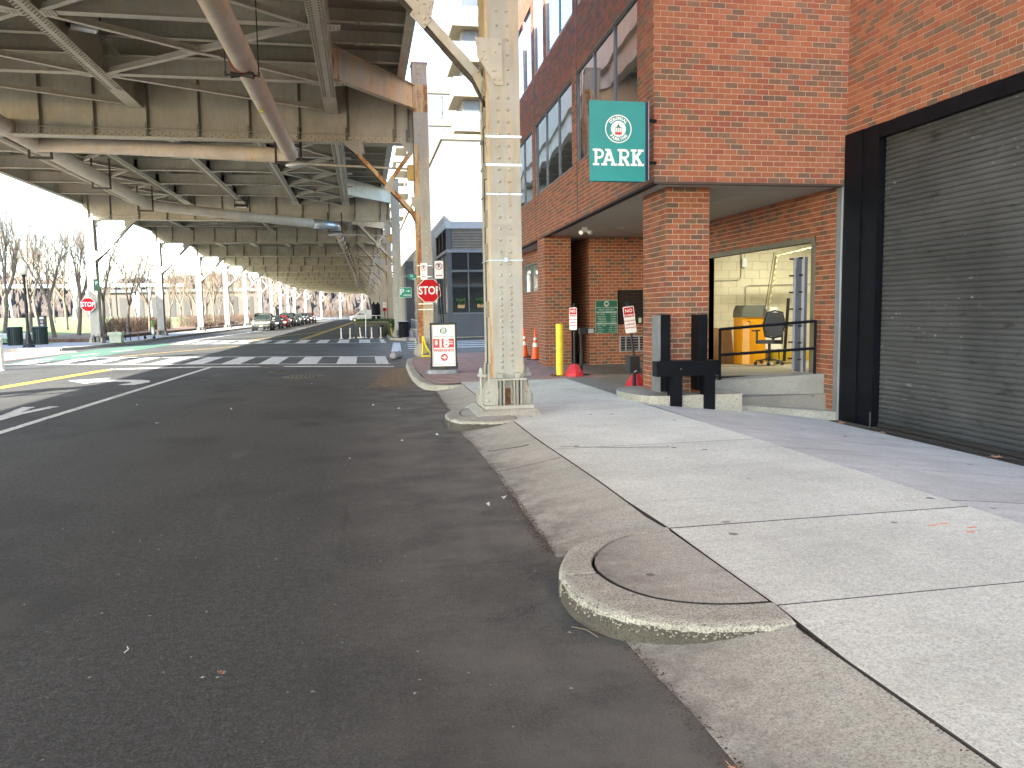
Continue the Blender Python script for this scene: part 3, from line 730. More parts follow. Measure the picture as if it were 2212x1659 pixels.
def beam_rivets():
    b = MB(); x = -14.6
    while x < 1.7:
        b.dome((x, -.034, ZB+.13), (0, -1, 0), .023); b.dome((x+.11, -.034, ZB+.06), (0, -1, 0), .023)
        for yy in (-.16, -.09, .09, .16): b.dome((x+(.1 if abs(yy) > .1 else 0), yy, ZB-.035), (0, 0, -1), .016)
        x += .22
    for s_ in sx_:
        z = .07
        while z < 1.65: b.dome((s_+.04, -.03, ZB+z), (0, -1, 0), .02); z += .11
        for q in range(4): b.dome((s_-.04, -.046, ZB+.05+.1*q), (0, -1, 0), .014)
    return b
riv_me = beam_rivets().mesh('rivets', m_rivet)
for i, y in enumerate(BY):
    o = inst('floor_beam', bm_near if i < 6 else bm_far, via, (off(y), y, 0), (0, 0, -ang(y)))
    if 3 <= i <= 12:
        for s_ in sx_: inst('stiffener', st_me, o, (s_, 0, ZB+.02))
    if 3 <= i <= 5: tag(inst('rivets', riv_me, o), kind='stuff')
# ---- longitudinal girders, cross beams, bracing, deck
def Pt(x, y): return (x*math.cos(ang(y))+off(y), y-x*math.sin(ang(y)))
for i in range(len(BY)-1):
    y0, y1 = BY[i], BY[i+1]; L_ = y1-y0; mid = (y0+y1)/2
    gs = girders_of(i)
    xa, ya = Pt(0, y0); xb, yb = Pt(0, y1); a = math.atan2(xb-xa, yb-ya); ln = math.hypot(xb-xa, yb-ya)
    fr = (xa, ya, 0); rz = -a
    for q in gs:
        b = MB(); x = GX[q]
        b.cur = 1; b.box(x-.012, x+.012, .03, ln-.03, ZG, 8.72); b.cur = 0; b.box(x-.2, x+.2, .05, ln-.05, ZG-.035, ZG)
        b.box(x-.2, x+.2, .05, ln-.05, 8.72, 8.745)
        b.box(x-.11, x-.012, .05, ln-.05, ZG, ZG+.014); b.box(x+.012, x+.11, .05, ln-.05, ZG, ZG+.014)
        nst = int(ln/3.57)
        for k in range(1, nst+1):
            yy = ln*k/(nst+1); b.box(x-.14, x+.14, yy-.008, yy+.008, ZG+.014, 8.72)
        g_ = b.build('girder', [m_steel, m_web], via, loc=fr, rot=(0, 0, rz), fix=False)
        if i in (2, 3, 4):
            b = MB(); b.box(x-.17, x+.17, 1.4, ln-1.9, ZG-.052, ZG-.035); b.build('cover_plate', m_steel, g_, fix=False)
            b = MB(); yy = 1.5
            while yy < ln-2.0:
                for xx in (-.145, -.085, .085, .145): b.dome((x+xx, yy+(.06 if abs(xx) > .1 else 0), ZG-.052), (0, 0, -1), .027, 1.0, 6 if i < 3 else 4)
                yy += .14
            tag(b.build('rivets', m_rivet, g_, fix=False), kind='stuff')
    # cross beams at the nodes with bracing below
    nn = int(round(ln/(3.57 if ln > 20 else 4.3))); step = ln/(nn if ln > 20 else nn+.4)
    y_first = 0 if ln > 20 else (25.6-7.55-4.35-10.9)
    nodes = [step*k for k in range(1, nn)] if ln > 20 else [2.85, 7.15, 11.4]
    if i > 8: nodes = nodes[::1]
    for k, yy in enumerate(nodes):
        b = MB()
        segs = [(-15.0, GX[0])]+[(GX[gs[q]], GX[gs[q+1]]) for q in range(len(gs)-1)]
        for (u, v_) in segs:
            b.cur = 1; b.box(u+.03, v_-.03, yy-.008, yy+.008, ZG+.0, ZG+.44); b.cur = 0; b.box(u+.03, v_-.03, yy-.115, yy+.115, ZG-.012, ZG+.0)
            b.box(u+.03, v_-.03, yy-.07, yy+.07, ZG+.44, ZG+.455)
        b.build('cross_beam', [m_steel, m_web], via, loc=fr, rot=(0, 0, rz), fix=False)
        if i <= 6:
            for q in gs:
                bb = MB(); x = GX[q]; bb.prism([(x-.48, yy-.16), (x+.48, yy-.16), (x+.48, yy+.1), (x+.28, yy+.2), (x-.28, yy+.2), (x-.48, yy+.1)], 2, ZG-.0345, ZG-.0125)
                for u in (-.42, -.34, -.27, .27, .34, .42):
                    for t_ in (-.1, -.02, .06): (setattr(bb, 'cur', 1), bb.dome((x+u, yy+t_, ZG-.0345), (0, 0, -1), .018, .9, 5))
                bb.build('gusset_plate', [m_steel, m_rivet], via, loc=fr, rot=(0, 0, rz), fix=False)
    if i <= 7:
        nd = ([.35] if ln > 20 else [])+nodes+[ln-.35]
        pairs = [(2, 4)] if ln < 20 else [(0, 1), (3, 4)]
        if ln < 20: pairs.append((0, 2))
        for (p_, q_) in pairs:
            for a_, c_ in zip(nd[:-1], nd[1:]):
                b = MB(); xa_, xb_ = GX[p_]+.25, GX[q_]-.25; z = ZG-.03
                last = (c_ == nd[-1])
                b.cur = 1; b.bar((xa_, a_+.1, z+.075), (xb_, c_-.1, z+.075), .012, .15); b.cur = 0; b.bar((xa_, a_+.1, z), (xb_, c_-.1, z), .13, .012)
                b.build('lateral_brace', [m_steel, m_web], via, loc=fr, rot=(0, 0, rz), fix=False)
                if not last or ln > 20:
                    b = MB(); b.cur = 1; b.bar((xb_, a_+.1, z+.095), (xa_, c_-.1, z+.095), .012, .15); b.cur = 0; b.bar((xb_, a_+.1, z+.020), (xa_, c_-.1, z+.020), .13, .012)
                    b.build('lateral_brace', [m_steel, m_web], via, loc=fr, rot=(0, 0, rz), fix=False)
                    if not last:
                        b = MB(); xm = (xa_+xb_)/2; ym = (a_+c_)/2; b.prism([(xm-.45, ym-.18), (xm-.2, ym-.2), (xm+.45, ym+.12), (xm+.4, ym+.2), (xm+.1, ym+.12), (xm-.3, ym-.05)], 2, z-.02, z-.008)
                        b.build('gusset_plate', m_steel, via, loc=fr, rot=(0, 0, rz), fix=False)
    # transverse stringers tight under the deck
    ys_ = []; yy = .4
    while yy < ln-.3: ys_.append(yy); yy += 1.55
    def strs(b, yy):
        b.cur = 1; b.box(-15.0, GX[4]-.02, yy-.007, yy+.007, 8.79, 9.22); b.cur = 0; b.box(-15.0, GX[4]-.02, yy-.09, yy+.09, 8.775, 8.789)
    def ovh(b, yy):
        b.cur = 1; b.box(GX[4]+.03, 1.38, yy-.007, yy+.007, 8.90, 9.22); b.cur = 0; b.box(GX[4]+.03, 1.38, yy-.075, yy+.075, 8.886, 8.9)
    if i in (2, 3, 4, 5):
        for yy in ys_:
            one(lambda b: strs(b, yy), 'deck_stringer', [m_steel, m_web], via, loc=fr, rot=(0, 0, rz), fix=False)
            ob = one(lambda b: ovh(b, yy), 'overhang_stringer', [m_steel, m_web], via, loc=fr, rot=(0, 0, rz), fix=False)
            if i < 5:
                b2 = MB()
                for q in range(9):
                    for s_ in (-1, 1): b2.box(.05+q*.075, .095+q*.075, yy+s_*.05-.014, yy+s_*.05+.014, 8.858, 8.886)
                tag(b2.build('clip_bolts', m_steel, ob, fix=False), kind='stuff')
    else:
        for fn_, nm_ in ((strs, 'deck_stringers'), (ovh, 'overhang_stringers')):
            b = MB()
            for yy in ys_: fn_(b, yy)
            tag(b.build(nm_, [m_steel, m_web], via, loc=fr, rot=(0, 0, rz), fix=False), kind='stuff')
    b = MB(); b.box(1.38, 1.44, 0, ln, 8.78, 9.55); b.box(1.28, 1.54, 0, ln, 8.76, 8.78); b.box(1.40, 1.62, 0, ln, 9.55, 11.5)  # right parapet made extra tall to keep sun off the brick wall
    b.build('fascia_girder', m_steel, via, loc=fr, rot=(0, 0, rz), fix=False)
    b = MB(); b.box(-15.10, -15.04, 0, ln, 7.86, 9.3); b.box(-15.2, -14.94, 0, ln, 7.83, 7.86); b.box(-15.45, -15.2, 0, ln, 9.3, 10.4)
    b.build('fascia_girder', m_steel, via, loc=fr, rot=(0, 0, rz), fix=False)
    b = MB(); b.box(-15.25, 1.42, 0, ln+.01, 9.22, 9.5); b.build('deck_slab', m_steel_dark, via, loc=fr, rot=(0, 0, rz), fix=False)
    if i >= 3:
        # slanting tie girder from the edge girder to the head of the right column
        b = MB(); p0 = Vector((GX[4]+.05, ln-3.3, 0)); p1 = Vector((1.86, ln-.25, 0)); d = (p1-p0).normalized(); n_ = Vector((d.y, -d.x, 0))
        def V(p, z, o=0): q = p+n_*o; return (q.x, q.y, z)
        v = [V(p0, 8.02), V(p1, 8.0), V(p1, 8.72), V(p0, 8.90)]
        b.add([tuple(Vector(t)+n_*.008) for t in v]+[tuple(Vector(t)-n_*.008) for t in v], [(0, 1, 2, 3), (7, 6, 5, 4), (0, 4, 5, 1), (1, 5, 6, 2), (2, 6, 7, 3), (3, 7, 4, 0)])
        b.bar(v[0], v[1], .2, .02); b.bar(v[3], v[2], .2, .02)
        t_ = .06
        while t_ < 1:
            for (za, zb) in ((8.06, 8.045), (8.85, 8.67)):
                q = p0.lerp(p1, t_); b.dome((q.x+n_.x*.008, q.y+n_.y*.008, za+(zb-za)*t_), tuple(n_), .014, .7, 5)
            t_ += .045
        b.build('tie_girder', m_steel_rust if i == 3-1 or i == 2 else m_steel, via, loc=fr, rot=(0, 0, rz), fix=True)
# bay just before the first visible bent needs its own rusty tie girder
b = MB(); p0 = Vector((-.72, 22.3, 0)); p1 = Vector((1.86, 25.35, 0)); d = (p1-p0).normalized(); n_ = Vector((d.y, -d.x, 0))
v = [(p0.x, p0.y, 8.02), (p1.x, p1.y, 8.0), (p1.x, p1.y, 8.72), (p0.x, p0.y, 8.90)]
b.add([tuple(Vector(t)+n_*.008) for t in v]+[tuple(Vector(t)-n_*.008) for t in v], [(0, 1, 2, 3), (7, 6, 5, 4), (0, 4, 5, 1), (1, 5, 6, 2), (2, 6, 7, 3), (3, 7, 4, 0)])
b.bar(v[0], v[1], .2, .02); b.bar(v[3], v[2], .2, .02)
t_ = .04
while t_ < 1:
    for (za, zb) in ((8.06, 8.045), (8.85, 8.67)):
        q = p0.lerp(p1, t_); b.dome((q.x+n_.x*.008, q.y+n_.y*.008, za+(zb-za)*t_), tuple(n_), .014, .7, 5)
    t_ += .035
b.build('tie_girder', m_steel_rust, via)

# ---- columns
m_underside = plain('shade_brown_underside', (.07, .055, .04), .8, 0, .4, 4)  # shade under the knee braces, painted as dark brown
def column(x, y, z0, z1, detail, mt, mt_side, side, rz=0):
    """side +1: knee brace goes to +x (left row), -1: to -x (right row)"""
    b = MB(); w_, d_ = .235, .25
    b.box(-w_, w_, -d_-.012, -d_+.012, .48, z1); b.box(-w_, w_, d_-.012, d_+.012, .48, z1)
    b.cur = 1
    b.box(-w_+.05, -w_+.062, -d_+.012, d_-.012, .3, z1); b.box(w_-.062, w_-.05, -d_+.012, d_-.012, .3, z1)
    for sx in (-1, 1):
        for sy in (-1, 1): b.box(min(sx*(w_-.05), sx*(w_-.002)), max(sx*(w_-.05), sx*(w_-.002)), min(sy*(d_-.012), sy*(d_-.03)), max(sy*(d_-.012), sy*(d_-.03)), .48, z1)
    b.cur = 0
    b.box(-w_-.03, w_+.03, -d_-.03, d_+.03, z1, z1+.04)
    o = b.build('column', [mt, mt_side], via, loc=(x, y, 0), rot=(0, 0, rz))
    # base
    b = MB(); bw = .33
    b.box(-bw-.02, bw+.02, -d_-.17, d_+.17, z0, z0+.05)
    for sy in (-1, 1):
        yy = sy*(d_+.02)
        for sx in (-1, 1):
            b.prism([(sx*bw, z0+.05), (sx*bw, z0+.22), (sx*w_, z0+.42), (sx*(w_-.07), z0+.42), (sx*(w_-.07), z0+.05)], 1, yy-.008, yy+.008)
            b.box(sx*.17-.006, sx*.17+.006, min(yy, yy+sy*.13), max(yy, yy+sy*.13), z0+.05, z0+.40)
            b.box(sx*.075-.006+sx*.0, sx*.075+.006, min(yy, yy+sy*.13), max(yy, yy+sy*.13), z0+.05, z0+.40)
            b.tube([(sx*.122, yy+sy*.07, z0+.05), (sx*.122, yy+sy*.07, z0+.50)], .022, 8)
            b.box(sx*.122-.03, sx*.122+.03, yy+sy*.02, yy+sy*.11, z0+.43, z0+.50) if sy > 0 else b.box(sx*.122-.03, sx*.122+.03, yy-.11, yy-.02, z0+.43, z0+.50)
        b.box(-w_-.01, w_+.01, min(yy, yy+sy*.14), max(yy, yy+sy*.14), z0+.40, z0+.425)
    for sx in (-1, 1):
        xx = sx*(w_+.01)
        for yy in (-.17, .17): b.prism([(yy-.1, z0+.05), (yy+.1, z0+.05), (yy+.06, z0+.62), (yy-.06, z0+.62)], 0, min(xx, xx+sx*.01), max(xx, xx+sx*.01))
        for yy in (-.12, .12): b.prism([(sx*w_, z0+.05), (sx*(w_+.16), z0+.05), (sx*(w_+.16), z0+.16), (sx*w_, z0+.45)], 1, yy-.006, yy+.006)
        if detail:
            b.box(min(sx*(w_), sx*(w_+.15)), max(sx*(w_), sx*(w_+.15)), -.06, .06, z0+.43, z0+.47)
            b.tube([(sx*(w_+.10), 0, z0+.05), (sx*(w_+.10), 0, z0+.56)], .022, 8); b.tube([(sx*(w_+.10), 0, z0+.47), (sx*(w_+.10), 0, z0+.53)], .036, 6)
    b.build('column_base', mt if not detail else m_steel_near, o)
    # knee brace with its gussets (local x towards the deck)
    s_ = side; y0_ = -.03
    if z1 > 6:
        k0 = (s_*.16, 4.45); k1 = (s_*.33, 4.78); k2 = (s_*2.30, ZB-.10)
        b = MB()
        for a_, c_ in ((k0, k1), (k1, k2)):
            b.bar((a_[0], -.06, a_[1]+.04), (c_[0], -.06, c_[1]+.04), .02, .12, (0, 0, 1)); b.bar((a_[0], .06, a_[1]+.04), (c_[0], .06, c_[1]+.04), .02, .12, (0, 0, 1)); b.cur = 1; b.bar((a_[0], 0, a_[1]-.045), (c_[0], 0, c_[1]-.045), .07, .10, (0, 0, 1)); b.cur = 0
        b.bar((s_*.30, -.06, ZB-.25), (s_*1.05, -.06, 5.72), .02, .12); b.bar((s_*.30, .06, ZB-.25), (s_*1.05, .06, 5.72), .02, .12)
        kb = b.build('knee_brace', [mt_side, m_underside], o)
        for nm, pl in (('g', [(s_*.0, 4.62), (s_*.0, 5.24), (s_*.34, 5.24), (s_*.52, 5.02), (s_*.62, 5.00), (s_*.13, 4.62)] if side > 0 else [(-.0, 4.62), (-.0, 5.24), (-.37, 5.24), (-.33, 4.98), (-.10, 4.62)]),
                       ('h', [(s_*1.85, ZB-.04), (s_*2.45, ZB-.04), (s_*2.30, ZB-.20), (s_*1.95, ZB-.45), (s_*1.78, ZB-.36)]),
                       ('i', [(s_*.1, ZB-.04), (s_*.62, ZB-.04), (s_*.55, ZB-.18), (s_*.38, ZB-.34), (s_*.1, ZB-.34)]),
                       ('j', [(s_*1.22, 5.55), (s_*1.02, 5.85), (s_*.88, 5.75), (s_*.93, 5.5), (s_*1.03, 5.38)])):
            b = MB(); yy = -d_-.026 if nm == 'g' else -.085
            b.prism(pl, 1, yy-.004, yy+.013)
            cx_ = sum(p[0] for p in pl)/len(pl); cz_ = sum(p[1] for p in pl)/len(pl)
            for p in pl:
                for t_ in (.25, .6): b.dome((p[0]+(cx_-p[0])*t_, yy-.004, p[1]+(cz_-p[1])*t_), (0, -1, 0), .022, .8, 6)
            b.build('gusset_plate', m_steel_mid if mt is m_steel_near and side < 0 else mt, o)
    return o
b = MB(); b.dome((0, 0, 0), (0, -1, 0), .025, .8, 8); rv = b.mesh('rivet', m_steel_near, smooth='all')
b = MB(); b.dome((0, 0, 0), (0, -1, 0), .024, .8, 6); rv2 = b
# near column: every rivet head its own piece
nc = column(1.975, 10.90, .20, 9.4, True, m_steel_near, m_steel_mid, -1)
one(lambda b: b.box(-.235, -.195, -.2645, -.2621, .6, 7.2), 'rusted_edge', m_side_rust, nc)
z = .78
while z < 7.1:
    for x in (-.07, .07): inst('rivet', rv, nc, (x, -.262, z))
    z += (.075 if 1.15 < z < 1.5 else (.083 if z < 1.9 else (.16 if z < 4.4 else .19)))
for sx in (-1, 1):
    for zz in (.31, .43): inst('rivet', rv, nc, (sx*.285, -.278, zz))
    for zz in (.30, .41, .50, .585): inst('rivet', rv, nc, (sx*.058, -.262, zz))
one(lambda b: b.box(-.10, .10, -.268, -.262, .25, .61), 'splice_plate', m_steel_near, nc); one(lambda b: b.box(-.035, .035, -.285, -.268, .25, .48), 'drain_cover', m_rust, nc)
for zz, h_, m_ in ((3.93, .028, m_band), (3.55, .028, m_band), (3.16, .018, m_band), (2.26, .014, m_galv)):
    o = one(lambda b: [b.box(-.242, .242, -.270, -.2625, zz, zz+h_), b.box(-.25, -.242, -.27, .27, zz, zz+h_), b.box(.242, .25, -.27, .27, zz, zz+h_)], 'steel_strap', m_, nc)
one(lambda b: b.box(-.02, .03, -.29, -.27, 2.245, 2.30), 'strap_buckle', m_galv, nc)
one(lambda b: b.box(-.2345, .2345, -.2640, -.2620, 2.60, 2.76), 'grey_paint_patch', plain('grey_touch_up_paint', (.40, .38, .34), .6), nc)
b = MB()
for zz in [4.7, 4.3, 3.6, 2.95, 2.5, 1.7]:
    b.box(-.262, -.236, -.24, -.10, zz-.22, zz)
    for q in range(3): b.dome((-.262, -.17, zz-.04-.07*q), (-1, 0, 0), .015)
b.build('side_clip_plates', m_steel_dark, nc)
one(lambda b: b.box(-.246, -.236, -.05, .0, .7, 4.9), 'side_conduit', m_rod, nc)
# concrete plinth under the near column
one(lambda b: b.add([(1.46, 10.27, .12), (2.40, 10.33, .12), (2.42, 11.5, .12), (1.46, 11.5, .12), (1.60, 10.40, .205), (2.34, 10.42, .205), (2.34, 11.4, .205), (1.60, 11.4, .205)],
                    [(4, 5, 6, 7), (0, 1, 5, 4), (1, 2, 6, 5), (2, 3, 7, 6), (3, 0, 4, 7)]), 'column_plinth', m_kerb, walk)
c2 = column(2.02, 25.5, .13, 9.4, True, m_steel_near, m_side_rust, -1)
one(lambda b: [b.box(-.235, -.09, -.2645, -.2621, .55, 6.9), b.box(-.235, .235, -.2655, -.2650, 7.9, 8.75)], 'rusted_edge', m_side_rust, c2)
def col_rivets(zmax, step):
    b = MB(); z = .75
    while z < zmax:
        for x in (-.07, .07): b.dome((x, -.262, z), (0, -1, 0), .024, .8, 6)
        z += step
    for zz in (.2, .3): b.dome((.28, -.278, zz+.1), (0, -1, 0), .016); b.dome((-.28, -.278, zz+.1), (0, -1, 0), .016)
    return b.mesh('rivets', m_steel)
cr = col_rivets(9.3, .17); tag(inst('rivets', cr, c2), kind='stuff')
for zz in (3.05, 2.70, 1.82, 1.64): one(lambda b: b.box(-.243, .243, -.270, -.2625, zz, zz+.02), 'steel_strap', m_band, c2)
for i in range(4, len(BY)):
    y = BY[i]
    o = column(2.1*math.cos(ang(y))+off(y), y-2.1*math.sin(ang(y)), .10, 9.4, False, m_steel_near if i % 3 else m_steel_mid, m_steel_rust if i % 2 else m_steel_mid, -1, -ang(y))
    if i % 2: one(lambda b: b.box(-.235, -.14, -.2645, -.2621, .55, 6.9), 'rusted_edge', m_side_rust, o)
    if i < 7: tag(inst('rivets', cr, o), kind='stuff')
for i in (0, 1): column(2.0, BY[i], .1, 9.3, False, m_steel, m_steel, -1)
for i in range(len(BY)):
    y = BY[i]
    if i in (3,): continue
    o = column(-14.72*math.cos(ang(y))+off(y), y+14.72*math.sin(ang(y)), .13, ZB-.04, False, m_steel_near, m_steel_near, 1, -ang(y))
    if 4 <= i < 7: tag(inst('rivets', cr, o), kind='stuff')
column(-14.72, 25.6, .0, ZB-.04, False, m_steel_near, m_steel_near, 1)

# ---- drain pipes (hung from the steel)
dp = thing('drain_pipe', 'long stained drain pipe zigzagging under the viaduct from above the road', 'pipe')
def elbow(pts, r_=.45):
    out = [pts[0]]
    for i in range(1, len(pts)-1):
        p, a, c = Vector(pts[i]), Vector(pts[i-1]), Vector(pts[i+1]); u = (a-p).normalized(); v_ = (c-p).normalized()
        for k in range(7):
            t_ = k/6; q = (p+u*r_)*(1-t_)**2+2*(1-t_)*t_*p+(p+v_*r_)*t_*t_; out.append(tuple(q))
    out.append(pts[-1]); return out
P1 = [(-2.45, -3, 7.05), (-2.30, 14, 6.85), (-2.08, 26.2, 6.64), (-7.7, 27.1, 6.98), (-10.05, 27.5, 7.1)]
one(lambda b: b.tube(elbow(P1, .42), .235, 20), 'pipe_run', m_pipe, dp, smooth='all')
P2 = [(-10.1, 8, 7.5), (-10.08, 27.6, 7.12), (-10.02, 40.4, 6.96)]
one(lambda b: b.tube(P2, .25, 18), 'pipe_run', m_pipe, dp, smooth='all')
P3 = [(-10.02, 40.4, 6.96), (-9.4, 41.3, 6.94), (-2.6, 45.6, 6.66)]
one(lambda b: b.tube(elbow(P3, .4), .24, 18), 'pipe_run', m_pipe, dp, smooth='all')
one(lambda b: b.tube(elbow([(-2.6, 45.6, 6.66), (-1.42, 46.3, 6.62), (-1.38, 47.4, 6.60)], .5), .26, 18), 'new_elbow', m_galv, dp, smooth='all')
tag(dp.children[-1], 'shiny galvanised replacement elbow')
one(lambda b: b.tube([(-1.38, 47.4, 6.6), (-1.1, 70, 6.6), (-.75, 96, 6.6), (-.7, 150, 6.6)], .24, 14), 'pipe_run', m_pipe, dp, smooth='all')
def hanger(x, y, z, top, w_=.33, h=True):
    b = MB()
    for sx in (-1, 1): b.tube([(x+sx*w_, y, z-.28), (x+sx*w_, y, top)], .014, 6); b.tube([(x+sx*w_, y, z-.32), (x+sx*w_, y, z-.22)], .028, 6)
    b.lathe([(.05, -.24), (.075, -.22), (.05, -.12), (.03, 0), (.05, .12), (.075, .22), (.05, .24)], 8, (0, 0, 0))
    n = len(b.v)-56
    for q in range(n, len(b.v)): vx, vy, vz = b.v[q]; b.v[q] = (x+vz, y+vy, z-.29+vx)
    b.tube([(x-w_, y, z-.29), (x+w_, y, z-.29)], .02, 6)
    o = b.build('pipe_hanger', m_rod, dp)
    one(lambda b2: b2.tube([(x, y-.03, z), (x, y+.03, z)], .262, 18), 'pipe_collar', plain('rusty_red_collar', (.20, .07, .05), .7), dp)
hanger(-2.28, 17.2, 6.80, 9.2); hanger(-2.5, 8, 6.95, 9.2)
for x, y, z in ((-10.07, 27.9, 7.1), (-10.05, 33.8, 7.05), (-10.02, 40.0, 6.96)):
    b = MB()
    for sx in (-1, 1): b.box(x+sx*.33-.03, x+sx*.33+.03, y-.03, y+.03, z-.36, z+.8)
    b.box(x-.36, x+.36, y-.04, y+.04, z-.40, z-.32); b.build('pipe_hanger', m_rod, dp)
for x, y, z in ((-2.12, 26.0, 6.64), (-1.40, 46.6, 6.6)):
    b = MB()
    for sx in (-1, 1): b.box(x+sx*.38-.035, x+sx*.38+.035, y-.46, y-.40, z-.35, z+.75)
    b.box(x-.42, x+.42, y-.5, y-.42, z-.38, z-.30); b.build('pipe_hanger', m_rod, dp)
for k in range(14):
    y = 51+k*3.4; x = -1.35+(y-47)*.0125
    one(lambda b: [b.tube([(x, y-.05, 6.6), (x, y+.05, 6.6)], .27, 14), b.box(x-.3, x-.26, y-.03, y+.03, 6.5, 7.8)], 'pipe_collar', m_rod, dp)
one(lambda b: b.box(-2.32, -2.2, 20.0, 20.18, 6.47, 6.50), 'pipe_tag', plain('yellow_label', (.6, .55, .15), .6), dp)

# ---- lamps fixed to the steel
def floodlight(x, y, z, label, rz=0):
    t_ = thing('floodlight', label, 'floodlight', (x, y, z), rz, 'floodlights hung from the viaduct girders')
    one(lambda b: b.box(-.32, .32, -.16, .16, .02, .16), 'housing', m_rod, t_)
    one(lambda b: b.box(-.27, .27, -.13, .13, -.03, .02), 'lens', m_lens, t_)
    one(lambda b: [b.box(-.36, -.33, -.03, .03, .0, .35), b.box(.33, .36, -.03, .03, .0, .35), b.box(-.36, .36, -.03, .03, .35, .38)], 'bracket', m_rod, t_)
floodlight(-6.95, 16.7, 7.5, 'white-lensed floodlight under the girder at the top left corner of the photo')
floodlight(-6.05, 19.8, 8.15, 'dark angled floodlight tucked behind the big riveted girder at upper left', .4)
floodlight(-6.3, 44.6, 7.40, 'small round-lensed floodlight under a girder end above the left of the road')
def arm_light(x, y, z, L_, label, rz=0):
    t_ = thing('arm_lamp', label, 'street light', (x, y, z), rz, 'lamps on long arms fixed to the viaduct columns')
    one(lambda b: b.tube([(0, 0, 0), (-L_*.5, 0, .06), (-L_+.5, 0, .10)], .035, 8), 'arm', m_steel_near, t_, smooth=True)
    one(lambda b: b.tube([(-L_+.55, 0, .10), (-L_+.35, 0, .10), (-L_+.05, 0, .06), (-L_-.1, 0, .05)], [.04, .09, .10, .03], 10), 'lamp_head', m_alul, t_, smooth=True)
    one(lambda b: b.box(-.22, .0, -.08, .08, -.35, .12), 'junction_box', plain('yellow_brown_box', (.50, .36, .12), .6), t_)
arm_light(1.78, 25.5, 6.16, 3.9, 'rusty pale lamp arm reaching left from the column beside the octagonal stop sign')
for i, nm in ((4, 'pale lamp arm on the column behind the green parking arrow sign'), (5, 'pale lamp arm on the second column beyond the cross street'), (6, 'pale lamp arm on the third column beyond the cross street')):
    arm_light(1.85, BY[i], 6.1, 3.6, nm)
# ================================================================== BRICK BUILDING
bld = thing('brick_building', 'red and brown brick office building with a garage entrance under its overhang', 'building')
BL, BH, BJ = .192, .070, .011
_bm = {}
def brick_mesh(w_):
    k = round(w_, 3)
    if k not in _bm:
        b = MB(); b.box(0, w_, -.005, .02, 0, BH); _bm[k] = b.mesh('brick', m_brick1, fix=False)
    return _bm[k]
def brick_wall(name, p0, p1, z0, z1, holes=(), single=None, thick=.12, parent=bld, anchor=None, m_back=m_mortar, ms=m_brick):
    """brick face on the line p0 -> p1 (seen with the wall to its left), holes = (s0,s1,za,zb);
       bricks inside the box `single`=(s0,s1,za,zb) become objects of their own"""
    p0 = Vector((p0[0], p0[1], 0)); p1 = Vector((p1[0], p1[1], 0)); L_ = (p1-p0).length; a = math.atan2(p1.y-p0.y, p1.x-p0.x)
    ss = sorted(set([0, L_]+[h for H_ in holes for h in H_[:2] if 0 < h < L_])); zz = sorted(set([z0, z1]+[h for H_ in holes for h in H_[2:] if z0 < h < z1]))
    b = MB()
    for s0, s1 in zip(ss[:-1], ss[1:]):
        for a0, a1 in zip(zz[:-1], zz[1:]):
            sm_, zm = (s0+s1)/2, (a0+a1)/2
            if any(H_[0] < sm_ < H_[1] and H_[2] < zm < H_[3] for H_ in holes): continue
            b.box(s0 if s0 > 0 else .004, s1 if s1 < L_ else L_-.004, .0, thick, a0, a1)
    o = b.build(name, m_back, parent, loc=(p0.x, p0.y, 0), rot=(0, 0, a), fix=False)
    zb = anchor if anchor is not None else z0
    r = int(math.floor((z0-zb)/.081)); bm_ = MB(); cnt = 0
    while True:
        z = zb+r*.081+BJ/2
        if z+BH > z1+.02: break
        if z < z0-.03: r += 1; continue
        spans = [(0, L_)]
        for H_ in holes:
            if H_[2] < z+BH*.5 < H_[3]:
                ns = []
                for u, v_ in spans:
                    if H_[1] <= u or H_[0] >= v_: ns.append((u, v_)); continue
                    if u < H_[0]: ns.append((u, H_[0]))
                    if v_ > H_[1]: ns.append((H_[1], v_))
                spans = ns
        k = -1
        while True:
            s0 = k*.203+(.1015 if r % 2 else 0); s1 = s0+BL; k += 1
            if s0 > L_: break
            for u, v_ in spans:
                t0 = max(s0, u+.002 if u > 0 else 0); t1 = min(s1, v_-.002 if v_ < L_ else L_)
                if t1-t0 < .03: continue
                if single and single[0] <= (t0+t1)/2 <= single[1] and single[2] <= z <= single[3]:
                    inst('brick', brick_mesh(t1-t0), o, (t0, random.uniform(-.0015, .001), z)); cnt += 1
                else:
                    j = random.uniform(-.0015, .001); bm_.att = random.random()
                    A_ = len(bm_.v); x0, x1, y0 = t0, t1, -.005+j
                    bm_.v += [(x0, y0, z), (x1, y0, z), (x1, y0, z+BH), (x0, y0, z+BH), (x0, .004, z), (x1, .004, z), (x1, .004, z+BH), (x0, .004, z+BH)]
                    for f in ((0, 1, 2, 3), (4, 5, 1, 0), (3, 2, 6, 7), (4, 0, 3, 7), (1, 5, 6, 2)): bm_.f.append(tuple(i+A_ for i in f)); bm_.m.append(0); bm_.a.append(bm_.att)
        r += 1
    if bm_.v: tag(bm_.build('brick_courses', ms, o, att=True, fix=False), kind='stuff')
    return o
ZO = 3.44
# front wall above the overhang: its 300 nearest bricks single
brick_wall('front_wall', (4.30, 11.0), (7.45, 11.0), ZO, 9.6, anchor=ZO, single=(0, 3.2, ZO, ZO+.081*17.5))
LW = lambda y: (4.30+.035*(y-11), y)
lwin = [(11.78, 15.78), (16.15, 20.38), (20.78, 24.9), (25.3, 29.3)]
uwin = [(11.8, 15.55), (16.05, 18.76), (19.12, 20.28), (20.71, 21.84), (21.95, 23.2), (23.7, 27.4)]
